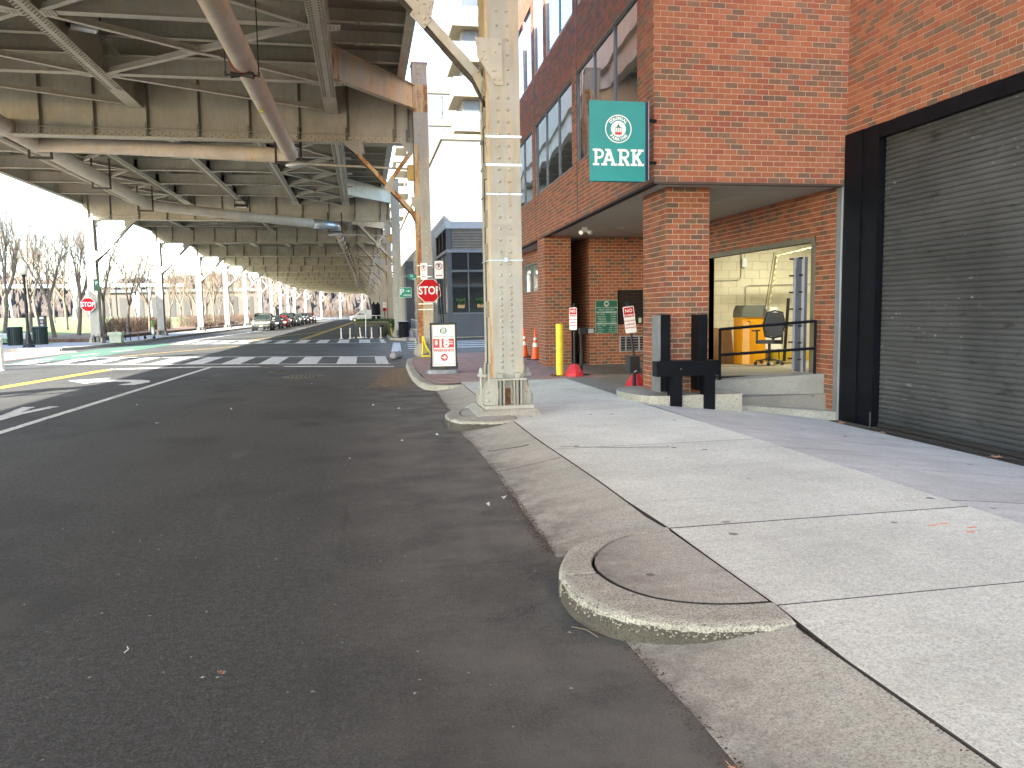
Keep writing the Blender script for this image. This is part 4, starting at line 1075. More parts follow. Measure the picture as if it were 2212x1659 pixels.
# left face runs away from us; line drawn from far to near so that the bricks face -X
YF = 30.5; pF = LW(YF); pN = LW(11.0); Lw = math.hypot(pF[0]-pN[0], pF[1]-pN[1])
def sY(y): return (YF-y)*Lw/(YF-11.0)
holes = [(sY(b_), sY(a), 4.57, 6.43) for a, b_ in lwin]+[(sY(b_), sY(a), 7.69, 9.62) for a, b_ in uwin]
lw = brick_wall('street_wall', pF, pN, ZO, 12.2, holes, anchor=ZO)
def window(a, b_, z0, z1, n, frame=m_alu, gl=m_glass):
    s0, s1 = sY(b_), sY(a)
    fr = one(lambda b: [b.box(s0, s1, .02, .09, z0, z0+.045), b.box(s0, s1, .02, .09, z1-.045, z1), b.box(s0, s0+.045, .02, .09, z0+.045, z1-.045), b.box(s1-.045, s1, .02, .09, z0+.045, z1-.045)]+
             [b.box(s0+(s1-s0)*k/n-.018, s0+(s1-s0)*k/n+.018, .02, .08, z0+.045, z1-.045) for k in range(1, n)], 'window', frame, lw)
    fr.location = (0, 0, 0)
    b = MB()
    for k in range(n):
        u0 = s0+(s1-s0)*k/n+.02; u1 = s0+(s1-s0)*(k+1)/n-.02
        b.box(u0, u1, .045+.002*k, .052+.002*k, z0+.04, z1-.04)
    p_ = b.build('window_panes', gl, lw, fix=True); return fr
for a, b_ in lwin: window(a, b_, 4.57, 6.43, 3)
for (a, b_), n in zip(uwin, (3, 2, 1, 1, 1, 3)): window(a, b_, 7.69, 9.62, n)
one(lambda b: b.box(0, Lw, .12, 3.0, 10, 12.2), 'roof', m_soffit, lw)
for y in (20.33, 15.72): one(lambda b: b.box(sY(y)-.006, sY(y)+.006, -.012, .0, ZO, 12.2), 'control_joint', m_dark, lw)
one(lambda b: [b.box(0, Lw, -.016, .1, ZO-.035, ZO)], 'edge_angle', m_blackst, lw)
one(lambda b: b.box(4.29, 7.45, 10.985, 11.08, ZO-.035, ZO), 'edge_angle', plain('brown_edge_flashing', (.06, .04, .03), .6), bld)
one(lambda b: b.prism([(4.36, 11.03), (7.5, 11.03), (14, 11.03), (14, 30.4), (4.95, 30.4)], 2, ZO+.0, ZO+.2), 'soffit', m_soffit, bld)
tagl = one(lambda b: [b.box(5.0, 5.12, 17.2, 17.3, ZO-.10, ZO), b.tube([(5.0, 17.2, ZO-.09), (4.93, 17.1, ZO-.13)], [.03, .055], 8), b.tube([(5.1, 17.2, ZO-.09), (5.16, 17.1, ZO-.13)], [.03, .055], 8)], 'twin_lamp', m_signw, bld)
one(lambda b: b.lathe([(.09, -.03), (.11, 0)], 14, (5.9, 17.2, ZO)), 'ceiling_light', m_alul, bld)
one(lambda b: b.box(6.15, 6.75, 12.3, 13.5, ZO-.006, ZO), 'soffit_hatch', m_soffit, bld)
# body of the storeys behind the faces
one(lambda b: b.prism([(4.6, 11.3), (7.6, 11.3), (7.6, -7), (16, -7), (16, 30), (5.2, 30)], 2, 4.25, 11.9), 'storey_core', m_dark, bld)
# right wing above and beside the shutter: faces -X
brick_wall('wing_wall', (7.45, 11.0), (7.45, -2.0), 4.18, 10.2, anchor=ZO)
m_bfar = plain('upper_brickwork', (.16, .11, .085), .85, 0, .15, 2)
one(lambda b: [b.prism([(4.35, 11.02), (7.47, 11.02), (7.47, -20), (22, -20), (22, 30), (5.05, 30)], 2, 12.2, 25), b.prism([(7.47, 11), (7.47, -20), (12, -20), (12, 11)], 2, 10.21, 12.2), b.prism([(4.35, 11.02), (7.5, 11.02), (7.5, 12), (4.4, 12)], 2, 9.61, 12.2)], 'upper_storeys', m_bfar, bld)
brick_wall('wing_wall', (7.45, 4.0), (7.45, -7.0), -.4, 4.18, anchor=ZO)
# walls under the overhang
XW = 7.47
under = brick_wall('garage_side_wall', (XW, 19.5), (XW, 11.06), -.3, ZO, [(19.5-15.85, 19.5-11.90, -.5, 2.63)], anchor=ZO)
one(lambda b: [b.box(19.5-15.86, 19.5-11.80, -.02, .10, 2.63, 2.72), b.box(19.5-11.90, 19.5-11.80, -.025, .12, .4, 2.72), b.box(19.5-15.95, 19.5-15.85, -.02, .12, .1, 2.63)], 'opening_frame', plain('worn_olive_frame', (.16, .155, .11), .6), under)
one(lambda b: b.box(8.30, 8.43, -.03, .0, -.3, ZO), 'steel_corner_guard', plain('grey_blue_edge', (.22, .24, .25), .5, .3), under)
booth = brick_wall('booth_wall', (5.86, 19.5), (XW, 19.5), .11, ZO, [(.75, 1.48, 1.16, 2.06), (.79, 1.50, .43, .85)], anchor=ZO)
one(lambda b: [b.box(.75, 1.48, .03, .05, 1.16, 2.06)], 'booth_window', m_glassb, booth)
one(lambda b: [b.box(.75, .79, -.015, .04, 1.16, 2.06), b.box(1.44, 1.48, -.015, .04, 1.16, 2.06), b.box(.79, 1.44, -.015, .04, 1.16, 1.19), b.box(.79, 1.44, -.015, .04, 2.03, 2.06)], 'window_frame', m_blackst, booth)
one(lambda b: b.box(1.34, 1.42, .02, .028, 1.19, 1.32), 'window_sticker', m_text_grey, booth)
brick_wall('booth_side_wall', (5.84, 24.5), (5.86, 19.5), .11, ZO, anchor=ZO, ms=m_brick)
brick_wall('pier_front', (4.60, 19.3), (5.29, 19.3), .11, ZO, anchor=ZO); brick_wall('pier_side', (4.60, 20.1), (4.60, 19.3), .11, ZO, anchor=ZO)
one(lambda b: b.box(4.72, 5.28, 19.42, 20.1, .1, ZO), 'pier_core', m_mortar, bld)
wv = brick_wall('inner_wall', (5.30, 26.6), (5.30, 20.1), .11, ZO, [(26.6-25.25, 26.6-21.0, 2.12, 3.04)], anchor=ZO)
one(lambda b: [b.box(1.35, 5.6, .05, .06, 2.12, 3.04)], 'window_panes', m_winpale, wv)
one(lambda b: [b.box(1.35, 5.6, .0, .07, 2.12, 2.16), b.box(1.35, 5.6, .0, .07, 3.0, 3.04)]+[b.box(x, x+.04, .0, .07, 2.16, 3.0) for x in (1.35, 2.4, 3.45, 4.5, 5.56)], 'window', m_alu, wv)
# pillar at the entrance
pil = brick_wall('pillar_front', (4.69, 11.47), (5.4005, 11.47), .1, ZO, anchor=ZO)
brick_wall('pillar_side', (4.69, 12.485), (4.69, 11.47), .1, ZO, anchor=ZO)
one(lambda b: b.box(4.81, 5.37, 11.59, 12.45, .0, ZO), 'pillar_core', m_mortar, bld)
brick_wall('pillar_side', (5.40, 11.47), (5.40, 12.485), .1, ZO, anchor=ZO)
# kerb island round the pillar
b = MB(); pts = [(4.55, 11.05), (5.75, 11.0), (5.75, 12.6), (4.5, 12.7)]+[(4.5-.42*math.sin(R(a)), 11.87+.82*math.cos(R(a))) for a in range(15, 170, 15)]
b.prism(pts, 2, -.12, .225); o = b.build('pillar_plinth', m_kerb, bld)
# black steel guard in front of the pillar
gd = thing('pillar_guard', 'black painted steel crash guard standing in front of the brick entrance pillar', 'crash guard', (4.85, 11.1, .0))
def gb(x0, x1, y0, y1, z0, z1, nm, m_=m_blackst): one(lambda b: b.box(x0-4.85, x1-4.85, y0-11.1, y1-11.1, z0, z1), nm, m_, gd)
gb(4.48, 4.64, 11.18, 11.42, .28, 1.47, 'upright'); gb(5.09, 5.25, 11.18, 11.42, .28, 1.46, 'upright')
gb(4.43, 4.478, 11.18, 11.42, .28, 1.46, 'upright_flange', plain('scuffed_steel_flange', (.22, .23, .23), .5, .4))
gb(4.34, 5.34, 10.98, 11.17, .53, .76, 'cross_beam'); gb(4.58, 4.76, 11.0, 11.16, .0, .53, 'leg'); gb(5.12, 5.30, 11.0, 11.16, -.03, .53, 'leg')
one(lambda b: [b.dome((x, -.12, z), (0, -1, 0), .016, .7, 6) for x, z in ((-.12, .64),)], 'bolt', m_rust, gd)
# ramp wall, step and raised floor
rw = thing('loading_ramp', None, None, kind='structure'); rw['kind'] = 'structure'
b = MB(); v = [(5.62, 11.92, -.2), (7.46, 11.47, -.35), (7.46, 11.78, -.35), (5.62, 12.2, -.2), (5.62, 11.92, .335), (7.46, 11.47, .445), (7.46, 11.78, .455), (5.62, 12.2, .345)]
b.add(v, [(0, 3, 2, 1), (4, 5, 6, 7), (0, 1, 5, 4), (1, 2, 6, 5), (2, 3, 7, 6), (3, 0, 4, 7)]); b.build('ramp_wall', m_wallc, rw)
b = MB(); v = [(5.42, 11.40, -.3), (7.46, 11.04, -.45), (7.46, 11.5, -.45), (5.42, 11.96, -.3), (5.42, 11.40, .045), (7.46, 11.04, -.145), (7.46, 11.5, -.135), (5.42, 11.96, .06)]
b.add(v, [(0, 3, 2, 1), (4, 5, 6, 7), (0, 1, 5, 4), (1, 2, 6, 5), (2, 3, 7, 6), (3, 0, 4, 7)]); b.build('step', m_kerb, rw)
grid(5.95, 13.5, 12.1, 17.35, 6, 6, lambda x, y: .40-.17*(y-12.1)/5.2, 'raised_floor', mk_conc('ochre_garage_floor', (.36, .32, .23), .8, .5), rw)
crack([(7.0, 15.6), (8.2, 14.6), (10.5, 13.6)], .315, .02, parent=rw)
# inner room
room = thing('garage_room', None, None, kind='structure'); room['kind'] = 'structure'
one(lambda b: b.box(7.6, 13.2, 17.3, 17.5, .0, 3.6), 'block_wall', m_bjoint, room)
bw = room.children[-1]; b = MB(); b.box(0, .392, -.012, .01, 0, .192); bme = b.mesh('block', m_blockw); b = MB(); b.box(0, .192, -.012, .01, 0, .192); bmh = b.mesh('block', m_blockw)
for r in range(15):
    z = .45+r*.2
    for k in range(9):
        x = 7.66+k*.4+(.2 if r % 2 else 0)
        if x < 11.4: inst('block', bme, bw, (x, 17.3+random.uniform(-.001, .001), z))
    if r % 2: inst('block', bmh, bw, (7.66, 17.3, z))
one(lambda b: b.box(7.6, 13.2, 17.26, 17.30, .18, .45), 'painted_kerb', m_yband, room)
one(lambda b: b.box(7.62, 13.2, 11.3, 17.3, 3.42, 3.5), 'room_ceiling', m_soffit, room); one(lambda b: b.box(13.2, 13.4, 11.3, 17.5, 0, 3.5), 'end_wall', m_blockw, room)
one(lambda b: b.box(7.62, 13.2, 11.3, 11.5, 0, 3.5), 'near_wall', m_blockw, room)
def conduit(pts, r_=.012, nm='conduit'): return one(lambda b: b.tube(elbow(pts, .10), r_, 8), nm, plain('grey_conduit', (.40, .40, .36), .5, .3), room)
conduit([(8.22, 17.26, 2.20), (8.95, 17.26, 2.21), (8.97, 17.26, 2.55), (8.93, 17.26, 3.3)]); conduit([(9.08, 17.26, .6), (9.08, 17.26, 2.08), (11.4, 17.26, 2.10)])
one(lambda b: b.box(8.96, 9.08, 17.20, 17.28, 2.51, 2.72), 'switch_box', m_alul, room)
lt = thing('strip_lamp', 'glowing strip lamp on the ceiling of the cream block garage room', 'lamp', (9.6, 15.2, 3.36))
one(lambda b: b.box(-.6, .6, -.08, .08, -.02, .05), 'housing', m_signw, lt)
ml, t, bb_ = newmat('lit_tube'); bb_.inputs['Emission Color'].default_value = (1, .90, .62, 1); bb_.inputs['Emission Strength'].default_value = 3
one(lambda b: b.tube([(-.58, 0, -.05), (.58, 0, -.05)], .025, 8), 'tube', ml, lt)
ld = bpy.data.lights.new('strip_lamp_light', 'AREA'); ld.shape = 'RECTANGLE'; ld.size = 1.2; ld.size_y = .2; ld.energy = 15; ld.color = (1, .92, .68)
lo = bpy.data.objects.new('strip_lamp_light', ld); COL.objects.link(lo); lo.location = (0, 0, -.09); lo.parent = lt
# barrier machine, boxes, chair, board and broom inside
mc = thing('barrier_machine', 'orange parking barrier cabinet with a grey hood inside the garage room', 'barrier machine', (8.66, 16.25, .27))
one(lambda b: b.box(-.29, .29, -.2, .2, 0, 1.06), 'cabinet', m_orange, mc)
one(lambda b: b.prism([(-.31, 1.06), (.31, 1.06), (.29, 1.22), (.24, 1.33), (-.24, 1.33), (-.29, 1.22)], 1, -.22, .22), 'hood', m_hood, mc)
one(lambda b: b.add([(-.29, -.205, .02), (-.17, -.33, .02), (-.17, -.31, .95), (-.27, -.205, .98), (-.28, -.20, .02), (-.16, -.325, .02), (-.16, -.305, .95), (-.26, -.20, .98)], [(0, 1, 2, 3), (7, 6, 5, 4), (0, 4, 5, 1), (1, 5, 6, 2), (2, 6, 7, 3), (3, 7, 4, 0)]), 'open_door', m_orange, mc)
one(lambda b: b.box(-.24, -.10, -.212, -.2, .86, .98), 'warning_label', m_rust, mc)
ga = one(lambda b: [b.bar((.28, -.24, 1.0), (.50, -.24, 2.42), .02, .09, (0, 1, 0)), b.bar((.50, -.24, 2.42), (1.5, -.6, 2.66), .02, .09, (0, 1, 0))], 'barrier_arm', plain('pale_yellow_arm', (.55, .52, .30), .5), mc)
for k in range(11):
    t_ = .05+k*.09; p = Vector((.28+.22*t_, -.253, 1.0+1.42*t_)); q = p+Vector((.012, 0, .06)); one(lambda b: b.bar(p, q, .006, .092, (0, 1, 0)), 'black_stripe', m_black, mc)
for k in range(7):
    t_ = .06+k*.13; p = Vector((.50+1.0*t_, -.24-.36*t_-.013, 2.42+.24*t_)); q = p+Vector((.06, -.022, .014)); one(lambda b: b.bar(p, q, .006, .092, (0, 1, 0)), 'black_stripe', m_black, mc)
one(lambda b: b.tube([(.22, -.24, 1.1), (.44, -.24, 2.5)], .008, 6), 'stay_rod', m_black, mc)
for (x, w_, h_, tilt, lab) in ((8.02, .22, .83, -.04, 'narrow cardboard box leaning at the left edge of the garage room'), (8.27, .40, .84, .05, 'wide brown cardboard box standing beside the orange barrier cabinet')):
    bx = thing('cardboard_box', lab, 'box', (x, 16.75, .24), 0, 'cardboard boxes in the garage room')
    o = one(lambda b: b.add([(-w_/2, -.1, 0), (w_/2+.03, -.1, 0), (w_/2+.03, .1, 0), (-w_/2, .1, 0), (-w_/2, -.04, h_), (w_/2-.03, -.04, h_), (w_/2-.03, .14, h_), (-w_/2, .14, h_)], [(0, 3, 2, 1), (4, 5, 6, 7), (0, 1, 5, 4), (1, 2, 6, 5), (2, 3, 7, 6), (3, 0, 4, 7)]), 'carton', m_card, bx)
    one(lambda b: b.box(-.02, .03, -.105, -.1, .02, .2), 'tape_strip', plain('tan_tape', (.30, .18, .08), .4), bx)
ch = thing('office_chair', 'black wheeled office chair with a mesh back inside the garage room', 'chair', (8.62, 15.3, .31), R(-50))
one(lambda b: b.prism([(x*1.0, y) for x, y in rbox(.50, .46, .12)], 2, .46, .53), 'seat', m_black, ch, smooth=True)
def chb(b):
    for k in range(8):
        z0 = .62+k*.065; w0 = .18+.06*math.sin(k/7*math.pi)-.02*(k > 5); yo = .20+.03*math.sin(k*.5)+k*.012
        b.box(-w0, w0, yo, yo+.012, z0, z0+.05)
    b.add([(-.16, .205, .60), (.16, .205, .60), (.22, .245, .86), (.15, .295, 1.12), (-.15, .295, 1.12), (-.22, .245, .86)], [(0, 1, 2, 5), (5, 2, 3, 4)])
    b.tube([(-.17, .2, .60), (-.24, .25, .85), (-.17, .30, 1.12), (0, .31, 1.16), (.17, .30, 1.12), (.24, .25, .85), (.17, .2, .60), (0, .2, .57), (-.17, .2, .60)], .02, 6)
one(chb, 'backrest', m_black, ch); one(lambda b: b.bar((0, .2, .45), (0, .26, .75), .06, .02, (0, 1, 0)), 'back_support', m_black, ch)
for sx in (-1, 1): one(lambda b: [b.box(sx*.29-.04, sx*.29+.04, -.16, .12, .72, .75), b.bar((sx*.28, .0, .49), (sx*.28, 0, .72), .03, .04), b.box(min(sx*.15, sx*.29), max(sx*.15, sx*.29), -.02, .02, .45, .48)], 'armrest', m_black, ch)
one(lambda b: b.tube([(0, 0, .12), (0, 0, .46)], .03, 10), 'gas_lift', m_black, ch)
for k in range(5):
    a = R(72*k); o = one(lambda b: b.bar((0, 0, .13), (.29*math.cos(a), .29*math.sin(a), .075), .035, .03), 'base_arm', plain('dusty_dark_plastic', (.06, .06, .055), .6), ch)
    one(lambda b: b.tube([(.29*math.cos(a)-.03, .29*math.sin(a), .03), (.29*math.cos(a)+.03, .29*math.sin(a), .03)], .03, 10), 'caster', m_black, o)
wb = thing('white_board', 'blank white board leaning on the block wall behind the office chair', 'board', (9.62, 16.9, .30))
one(lambda b: b.bar((0, .0, .25), (0, .2, 1.25), .42, .012, (0, 1, 0)), 'panel', m_signw, wb); one(lambda b: [b.bar((-.18, .02, 0), (-.18, .1, .5), .02, .02), b.bar((.18, .02, 0), (.18, .1, .5), .02, .02)], 'leg', m_black, wb)
bk = thing('bollard_stand', 'black post with a spread foot leaning beside the office chair', 'post stand', (9.15, 15.6, .29))
one(lambda b: b.bar((0, 0, .06), (.10, .03, 1.45), .05, .05), 'post', m_black, bk)
one(lambda b: b.prism([(-.3, -.08), (-.05, .1), (.05, .1), (.3, -.08)], 2, 0, .05), 'foot', plain('yellow_dirty_foot', (.30, .22, .06), .7), bk)
# bolted guard rail standing at the right jamb
gp = thing('bolted_guard_post', 'tall blue-grey steel channel with two rows of bolts beside the garage room opening', 'guard post', (7.40, 12.05, .44))
one(lambda b: [b.box(-.07, .0, -.13, .13, 0, 1.95)], 'web', plain('blue_grey_channel', (.10, .125, .165), .5, .2, .2), gp)
one(lambda b: [b.box(-.10, -.065, -.15, -.115, 0, 1.95), b.box(-.10, -.065, .115, .15, 0, 1.95)], 'flange', m_alul, gp)
for k in range(7):
    for s_ in (-1, 1): one(lambda b: b.tube([(-.10, s_*.135, .22+k*.285), (-.17, s_*.15, .22+k*.285)], .016, 6), 'bolt', m_black, gp)
rl = thing('handrail', 'black two-bar handrail on the concrete ramp wall beside the garage opening', 'railing', (5.85, 11.98, .33))
A0 = (0, 0, 0); B0 = (1.50, -.40, .10)
one(lambda b: b.tube([(0, 0, 0), (0, 0, .88)], .024, 8), 'post', m_blackst, rl); one(lambda b: b.tube([(1.50, -.40, .08), (1.50, -.40, 1.0)], .024, 8), 'post', m_blackst, rl)
one(lambda b: b.tube([(0, 0, .87), (1.50, -.40, .985)], .024, 8), 'top_rail', m_blackst, rl); one(lambda b: b.tube([(0, 0, .44), (1.50, -.40, .535)], .024, 8), 'mid_rail', m_blackst, rl)
# ---- rolling shutter
fr = thing('rolling_shutter', 'large grimy grey rolling shutter door in a black steel frame', 'shutter door', (7.45, 10.2, -.26))
one(lambda b: b.box(-.03, .16, .38, .83, 0, 4.44), 'frame_panel', m_blackst, fr); one(lambda b: b.box(-.01, .2, .02, .378, 0, 4.44), 'guide_channel', m_blackst, fr)
one(lambda b: [b.box(-.045, -.03, .80, .83, 0, 4.44)], 'edge_strip', m_alul, fr)
one(lambda b: b.box(-.005, .3, -7.2, .02, 4.24, 4.44), 'header', m_blackst, fr); one(lambda b: b.tube([(-.02, .03, .0), (-.02, .03, .22)], .014, 6), 'guide_rod', m_rod, fr)
b = MB(); v = []; f = []
prof = [(.014, 0), (.016, .005), (.002, .009), (-.003, .022), (-.004, .040), (-.002, .058), (.003, .0655), (.014, .069), (.014, .0725)]
for q, (x, z) in enumerate(prof): v += [(x, 0, z), (x, -7.1, z)]
f = [(2*q, 2*q+2, 2*q+3, 2*q+1) for q in range(len(prof)-1)]
b.add(v, f); sl = b.mesh('slat', m_door, smooth='all')
for k in range(58): inst('slat', sl, fr, (.10+random.uniform(-.001, .001), 0, .06+k*.0725))
one(lambda b: b.box(.08, .12, -7.1, 0, .01, .06), 'bottom_bar', m_rod, fr)
one(lambda b: b.box(.12, .14, -7.1, .2, 0, 4.3), 'backing', m_dark, fr)
dg = one(lambda b: b.box(7.12, 7.60, -6, 11.0, -.45, -.262), 'drain_channel', plain('muddy_channel', (.09, .07, .05), .95, 0, .4, 6, .4, 30), dr)
for k in range(2): one(lambda b: b.box(7.30+k*.14, 7.33+k*.14, -6, 10.1, -.262, -.245), 'drain_edge', m_rod, dr)
crumbs([(7.2, 10.9, -.26), (7.25, 8, -.26), (7.2, 5, -.26)], 1200, .05, .008, 'drain_litter', m_crumb, parent=dr)
for k in range(70): one(lambda b: b.box(7.13, 7.29, 9.6-k*.08, 9.6-k*.08+.03, -.262, -.25), 'grate_bar', m_rod, dr)
# ================================================================== SIGNS AND SMALL THINGS, RIGHT SIDE
def logo(b_parent, c, r_, y, ring_m, face_m):
    """round emblem: ring, lettering on arcs, little cupola"""
    one(lambda b: ring(b, c, r_*.93, r_, y-.002, y), 'emblem_ring', m_signw, b_parent)
    one(lambda b: disc(b, c, r_*.90, y-.0015, y), 'emblem_disc', ring_m, b_parent)
    e = one(lambda b: disc(b, c, r_*.56, y-.003, y-.0015), 'emblem_face', face_m, b_parent)
    def art(b):
        x, z = c
        b.cur = 0; b.prism([(x-r_*.25, z-r_*.42), (x+r_*.25, z-r_*.42), (x+r_*.25, z-r_*.22), (x-r_*.25, z-r_*.22)], 1, y-.0045, y-.003)
        b.cur = 1
        for k in range(4): u = x-r_*.24+k*r_*.16; b.prism([(u-r_*.012, z-r_*.22), (u+r_*.012, z-r_*.22), (u+r_*.012, z+r_*.08), (u-r_*.012, z+r_*.08)], 1, y-.0045, y-.003)
        for k in range(3): u = z-r_*.15+k*r_*.1; b.prism([(x-r_*.24, u), (x+r_*.24, u), (x+r_*.24, u+r_*.012), (x-r_*.24, u+r_*.012)], 1, y-.0052, y-.0045)
        b.prism([(x-r_*.28, z+r_*.08), (x+r_*.28, z+r_*.08), (x+r_*.09, z+r_*.18), (x-r_*.09, z+r_*.18)], 1, y-.0045, y-.003)
        b.prism([(x-r_*.07, z+r_*.18), (x+r_*.07, z+r_*.18), (x+r_*.07, z+r_*.27), (x-r_*.07, z+r_*.27)], 1, y-.0045, y-.003)
        b.prism([(x-r_*.09, z+r_*.27), (x+r_*.09, z+r_*.27), (x, z+r_*.34)], 1, y-.0045, y-.003)
        b.prism([(x-r_*.008, z+r_*.34), (x+r_*.008, z+r_*.34), (x+r_*.008, z+r_*.48), (x-r_*.008, z+r_*.48)], 1, y-.0045, y-.003)
    one(art, 'emblem_cupola', [m_signred2, m_signg], b_parent)
    for word, a0, a1, s_ in (('COLONIAL', 140, 40, 1), ('PARKING', 222, 318, -1)):
        for k, chh in enumerate(word):
            a = R(a0+(a1-a0)*k/(len(word)-1)); rr = r_*.735
            x = c[0]+rr*math.cos(a); z = c[1]+rr*math.sin(a); tilt = (a-math.pi/2) if s_ > 0 else (a+math.pi/2)
            text(chh, r_*.29, m_signw, b_parent, (x, y-.003, z), name='letter', bold=.002*r_*6, rot=(0, -tilt, 0), depth=.001)
ps = thing('projecting_sign', 'tall teal parking sign with white slab lettering projecting from the brick corner', 'sign', (3.70, 10.9, 3.98))
one(lambda b: b.box(-.42, .425, .0, .012, -.565, .565), 'panel', m_teal, ps); one(lambda b: b.box(-.36, .425, .13, .142, -.555, .555), 'panel', m_teal, ps)
one(lambda b: b.box(.40, .475, .012, .13, -.54, .57), 'frame', plain('navy_frame', (.012, .02, .06), .4, .3), ps)
one(lambda b: b.box(.475, .482, .0, .14, -.54, .575), 'frame_flange', m_alul, ps); one(lambda b: [b.box(.45, .62, .05, .09, -.3, -.26), b.box(.45, .62, .05, .09, .3, .34)], 'wall_bracket', m_blackst, ps)
for x, z in ((-.395, .545), (-.34, .54), (.355, .53), (.40, .53), (-.4, -.01), (.40, -.02), (-.4, -.54), (.4, -.53)): one(lambda b: b.dome((x, -.001, z), (0, -1, 0), .006, .6), 'screw', m_rod, ps)
logo(ps, (.015, .175), .20, -.001, m_teal, m_signw)
# slab-serif PARK built as strokes
def slabletters(b):
    cnt_ = [0]
    def yy(): cnt_[0] += 1; return -.006-.00012*cnt_[0]
    H_, T, S = .235, .038, .030; z0 = -.345
    def bx(x0, x1, za, zb): b.prism([(x0, z0+za), (x1, z0+za), (x1, z0+zb), (x0, z0+zb)], 1, yy(), -.001)
    def bar(xa, za, xb, zb, t_=.040): 
        d = Vector((xb-xa, zb-za)).normalized(); n = Vector((-d.y, d.x))*t_/2
        b.prism([(xa-n.x, z0+za-n.y), (xb-n.x, z0+zb-n.y), (xb+n.x, z0+zb+n.y), (xa+n.x, z0+za+n.y)], 1, yy(), -.001)
    def bowl(x, za, zb, w_):
        cz = (za+zb)/2; ro = (zb-za)/2; ri = ro-T*.85
        for k in range(10):
            a0, a1 = R(-90+18*k), R(-90+18*(k+1))
            b.prism([(x+w_+ri*math.cos(a0), z0+cz+ri*math.sin(a0)), (x+w_+ro*math.cos(a0), z0+cz+ro*math.sin(a0)), (x+w_+ro*math.cos(a1), z0+cz+ro*math.sin(a1)), (x+w_+ri*math.cos(a1), z0+cz+ri*math.sin(a1))], 1, yy(), -.001)
        bx(x, x+w_, zb-T*.85, zb); bx(x, x+w_, za, za+T*.85)
    x = -.372  # P
    bx(x, x+.095, 0, S); bx(x, x+.05, H_-S, H_); bx(x+.028, x+.066, S, H_-S); bowl(x+.05, H_*.40, H_, .045)
    x = -.245  # A
    bx(x, x+.088, 0, S); bx(x+.145, x+.233, 0, S); bx(x+.062, x+.125, H_-S, H_); bar(x+.045, S*.5, x+.118, H_-.01); bar(x+.188, S*.5, x+.118, H_-.01); bx(x+.075, x+.16, H_*.27, H_*.27+.032)
    x = .002   # R
    bx(x, x+.095, 0, S); bx(x, x+.05, H_-S, H_); bx(x+.028, x+.066, S, H_-S); bowl(x+.05, H_*.42, H_, .055); bar(x+.10, H_*.45, x+.155, S*.6, .042); bx(x+.125, x+.178, 0, S)
    x = .200   # K
    bx(x, x+.095, 0, S); bx(x, x+.088, H_-S, H_); bx(x+.028, x+.066, S, H_-S); bar(x+.06, H_*.42, x+.150, H_-S, .040); bar(x+.085, H_*.58, x+.155, S*.6, .042); bx(x+.108, x+.196, H_-S, H_); bx(x+.108, x+.20, 0, S)
one(slabletters, 'park_lettering', m_signw, ps)
# tariff board on the booth wall
rs = thing('tariff_sign', 'dark green parking tariff board with pale border and prices on the booth wall', 'sign', (6.295, 19.47, 1.36))
one(lambda b: b.prism(rbox(.60, .87, .03), 1, 0, .012), 'panel', m_signg, rs)
one(lambda b: [b.box(-.30, .30, -.003, 0, .425, .433), b.box(-.30, .30, -.003, 0, -.433, -.425), b.box(-.298, -.290, -.003, 0, -.425, .425), b.box(.290, .298, -.003, 0, -.425, .425)], 'border', m_text_grey, rs)
logo(rs, (0, .345), .07, -.001, m_text_grey, m_signg)
for s_, z, sz in (('PAYMENT IN ADVANCE REQUIRED', .245, .040), ('CREDIT CARDS ONLY', .188, .045)): text(s_, sz, m_text_grey, rs, (0, -.003, z), bold=.0008)
for z in (.125, -.172): one(lambda b: b.box(-.275, .275, -.003, 0, z-.018, z+.018), 'heading_bar', m_text_grey, rs)
text('BUSINESS RATES', .026, m_signg, rs, (-.12, -.004, .125)); text('TOTAL', .026, m_signg, rs, (.17, -.004, .125)); text('HOURS OF OPERATION', .026, m_signg, rs, (0, -.004, -.172))
for k, (a, c) in enumerate((('0-1 HOUR', '$ 13.00'), ('MAX DAILY', '$ 23.00'), ('WEEKENDS', '$ 18.00'), ('OVERNIGHT', '$ 28.00'))):
    text(a, .045, m_text_grey, rs, (-.25, -.003, .070-k*.062), 'LEFT', .0008); text(c, .045, m_text_grey, rs, (.25, -.003, .070-k*.062), 'RIGHT', .0008)
for k, (a, c) in enumerate((('MON - THURS', '7 AM - 9 PM'), ('FRIDAY', '7 AM - 11 PM'), ('SATURDAY', '10 AM - 11 PM'), ('SUNDAY', '10 AM - 10 PM'))):
    text(a, .036, m_text_grey, rs, (-.25, -.003, -.225-k*.056), 'LEFT', .0006); text(c, .036, m_text_grey, rs, (.27, -.003, -.225-k*.056), 'RIGHT', .0006)
ac = thing('air_conditioner', 'pale window air conditioner grille set low in the booth wall', 'air conditioner', (7.0, 19.47, .64))
one(lambda b: [b.box(-.355, .355, -.06, .2, -.21, -.185), b.box(-.355, .355, -.06, .2, .185, .21), b.box(-.355, -.33, -.06, .2, -.185, .185), b.box(.33, .355, -.06, .2, -.185, .185)], 'casing', m_alul, ac)
one(lambda b: b.box(-.33, .33, .02, .1, -.185, .185), 'coil', m_black, ac)
for k in range(5): one(lambda b: b.box(-.33, .33, -.03, .0, -.15+k*.07, -.14+k*.07), 'louvre', m_alul, ac)
one(lambda b: [b.box(-.2, -.17, -.035, -.01, -.185, .185), b.box(.17, .2, -.035, -.01, -.185, .185)], 'grille_bar', m_alul, ac)
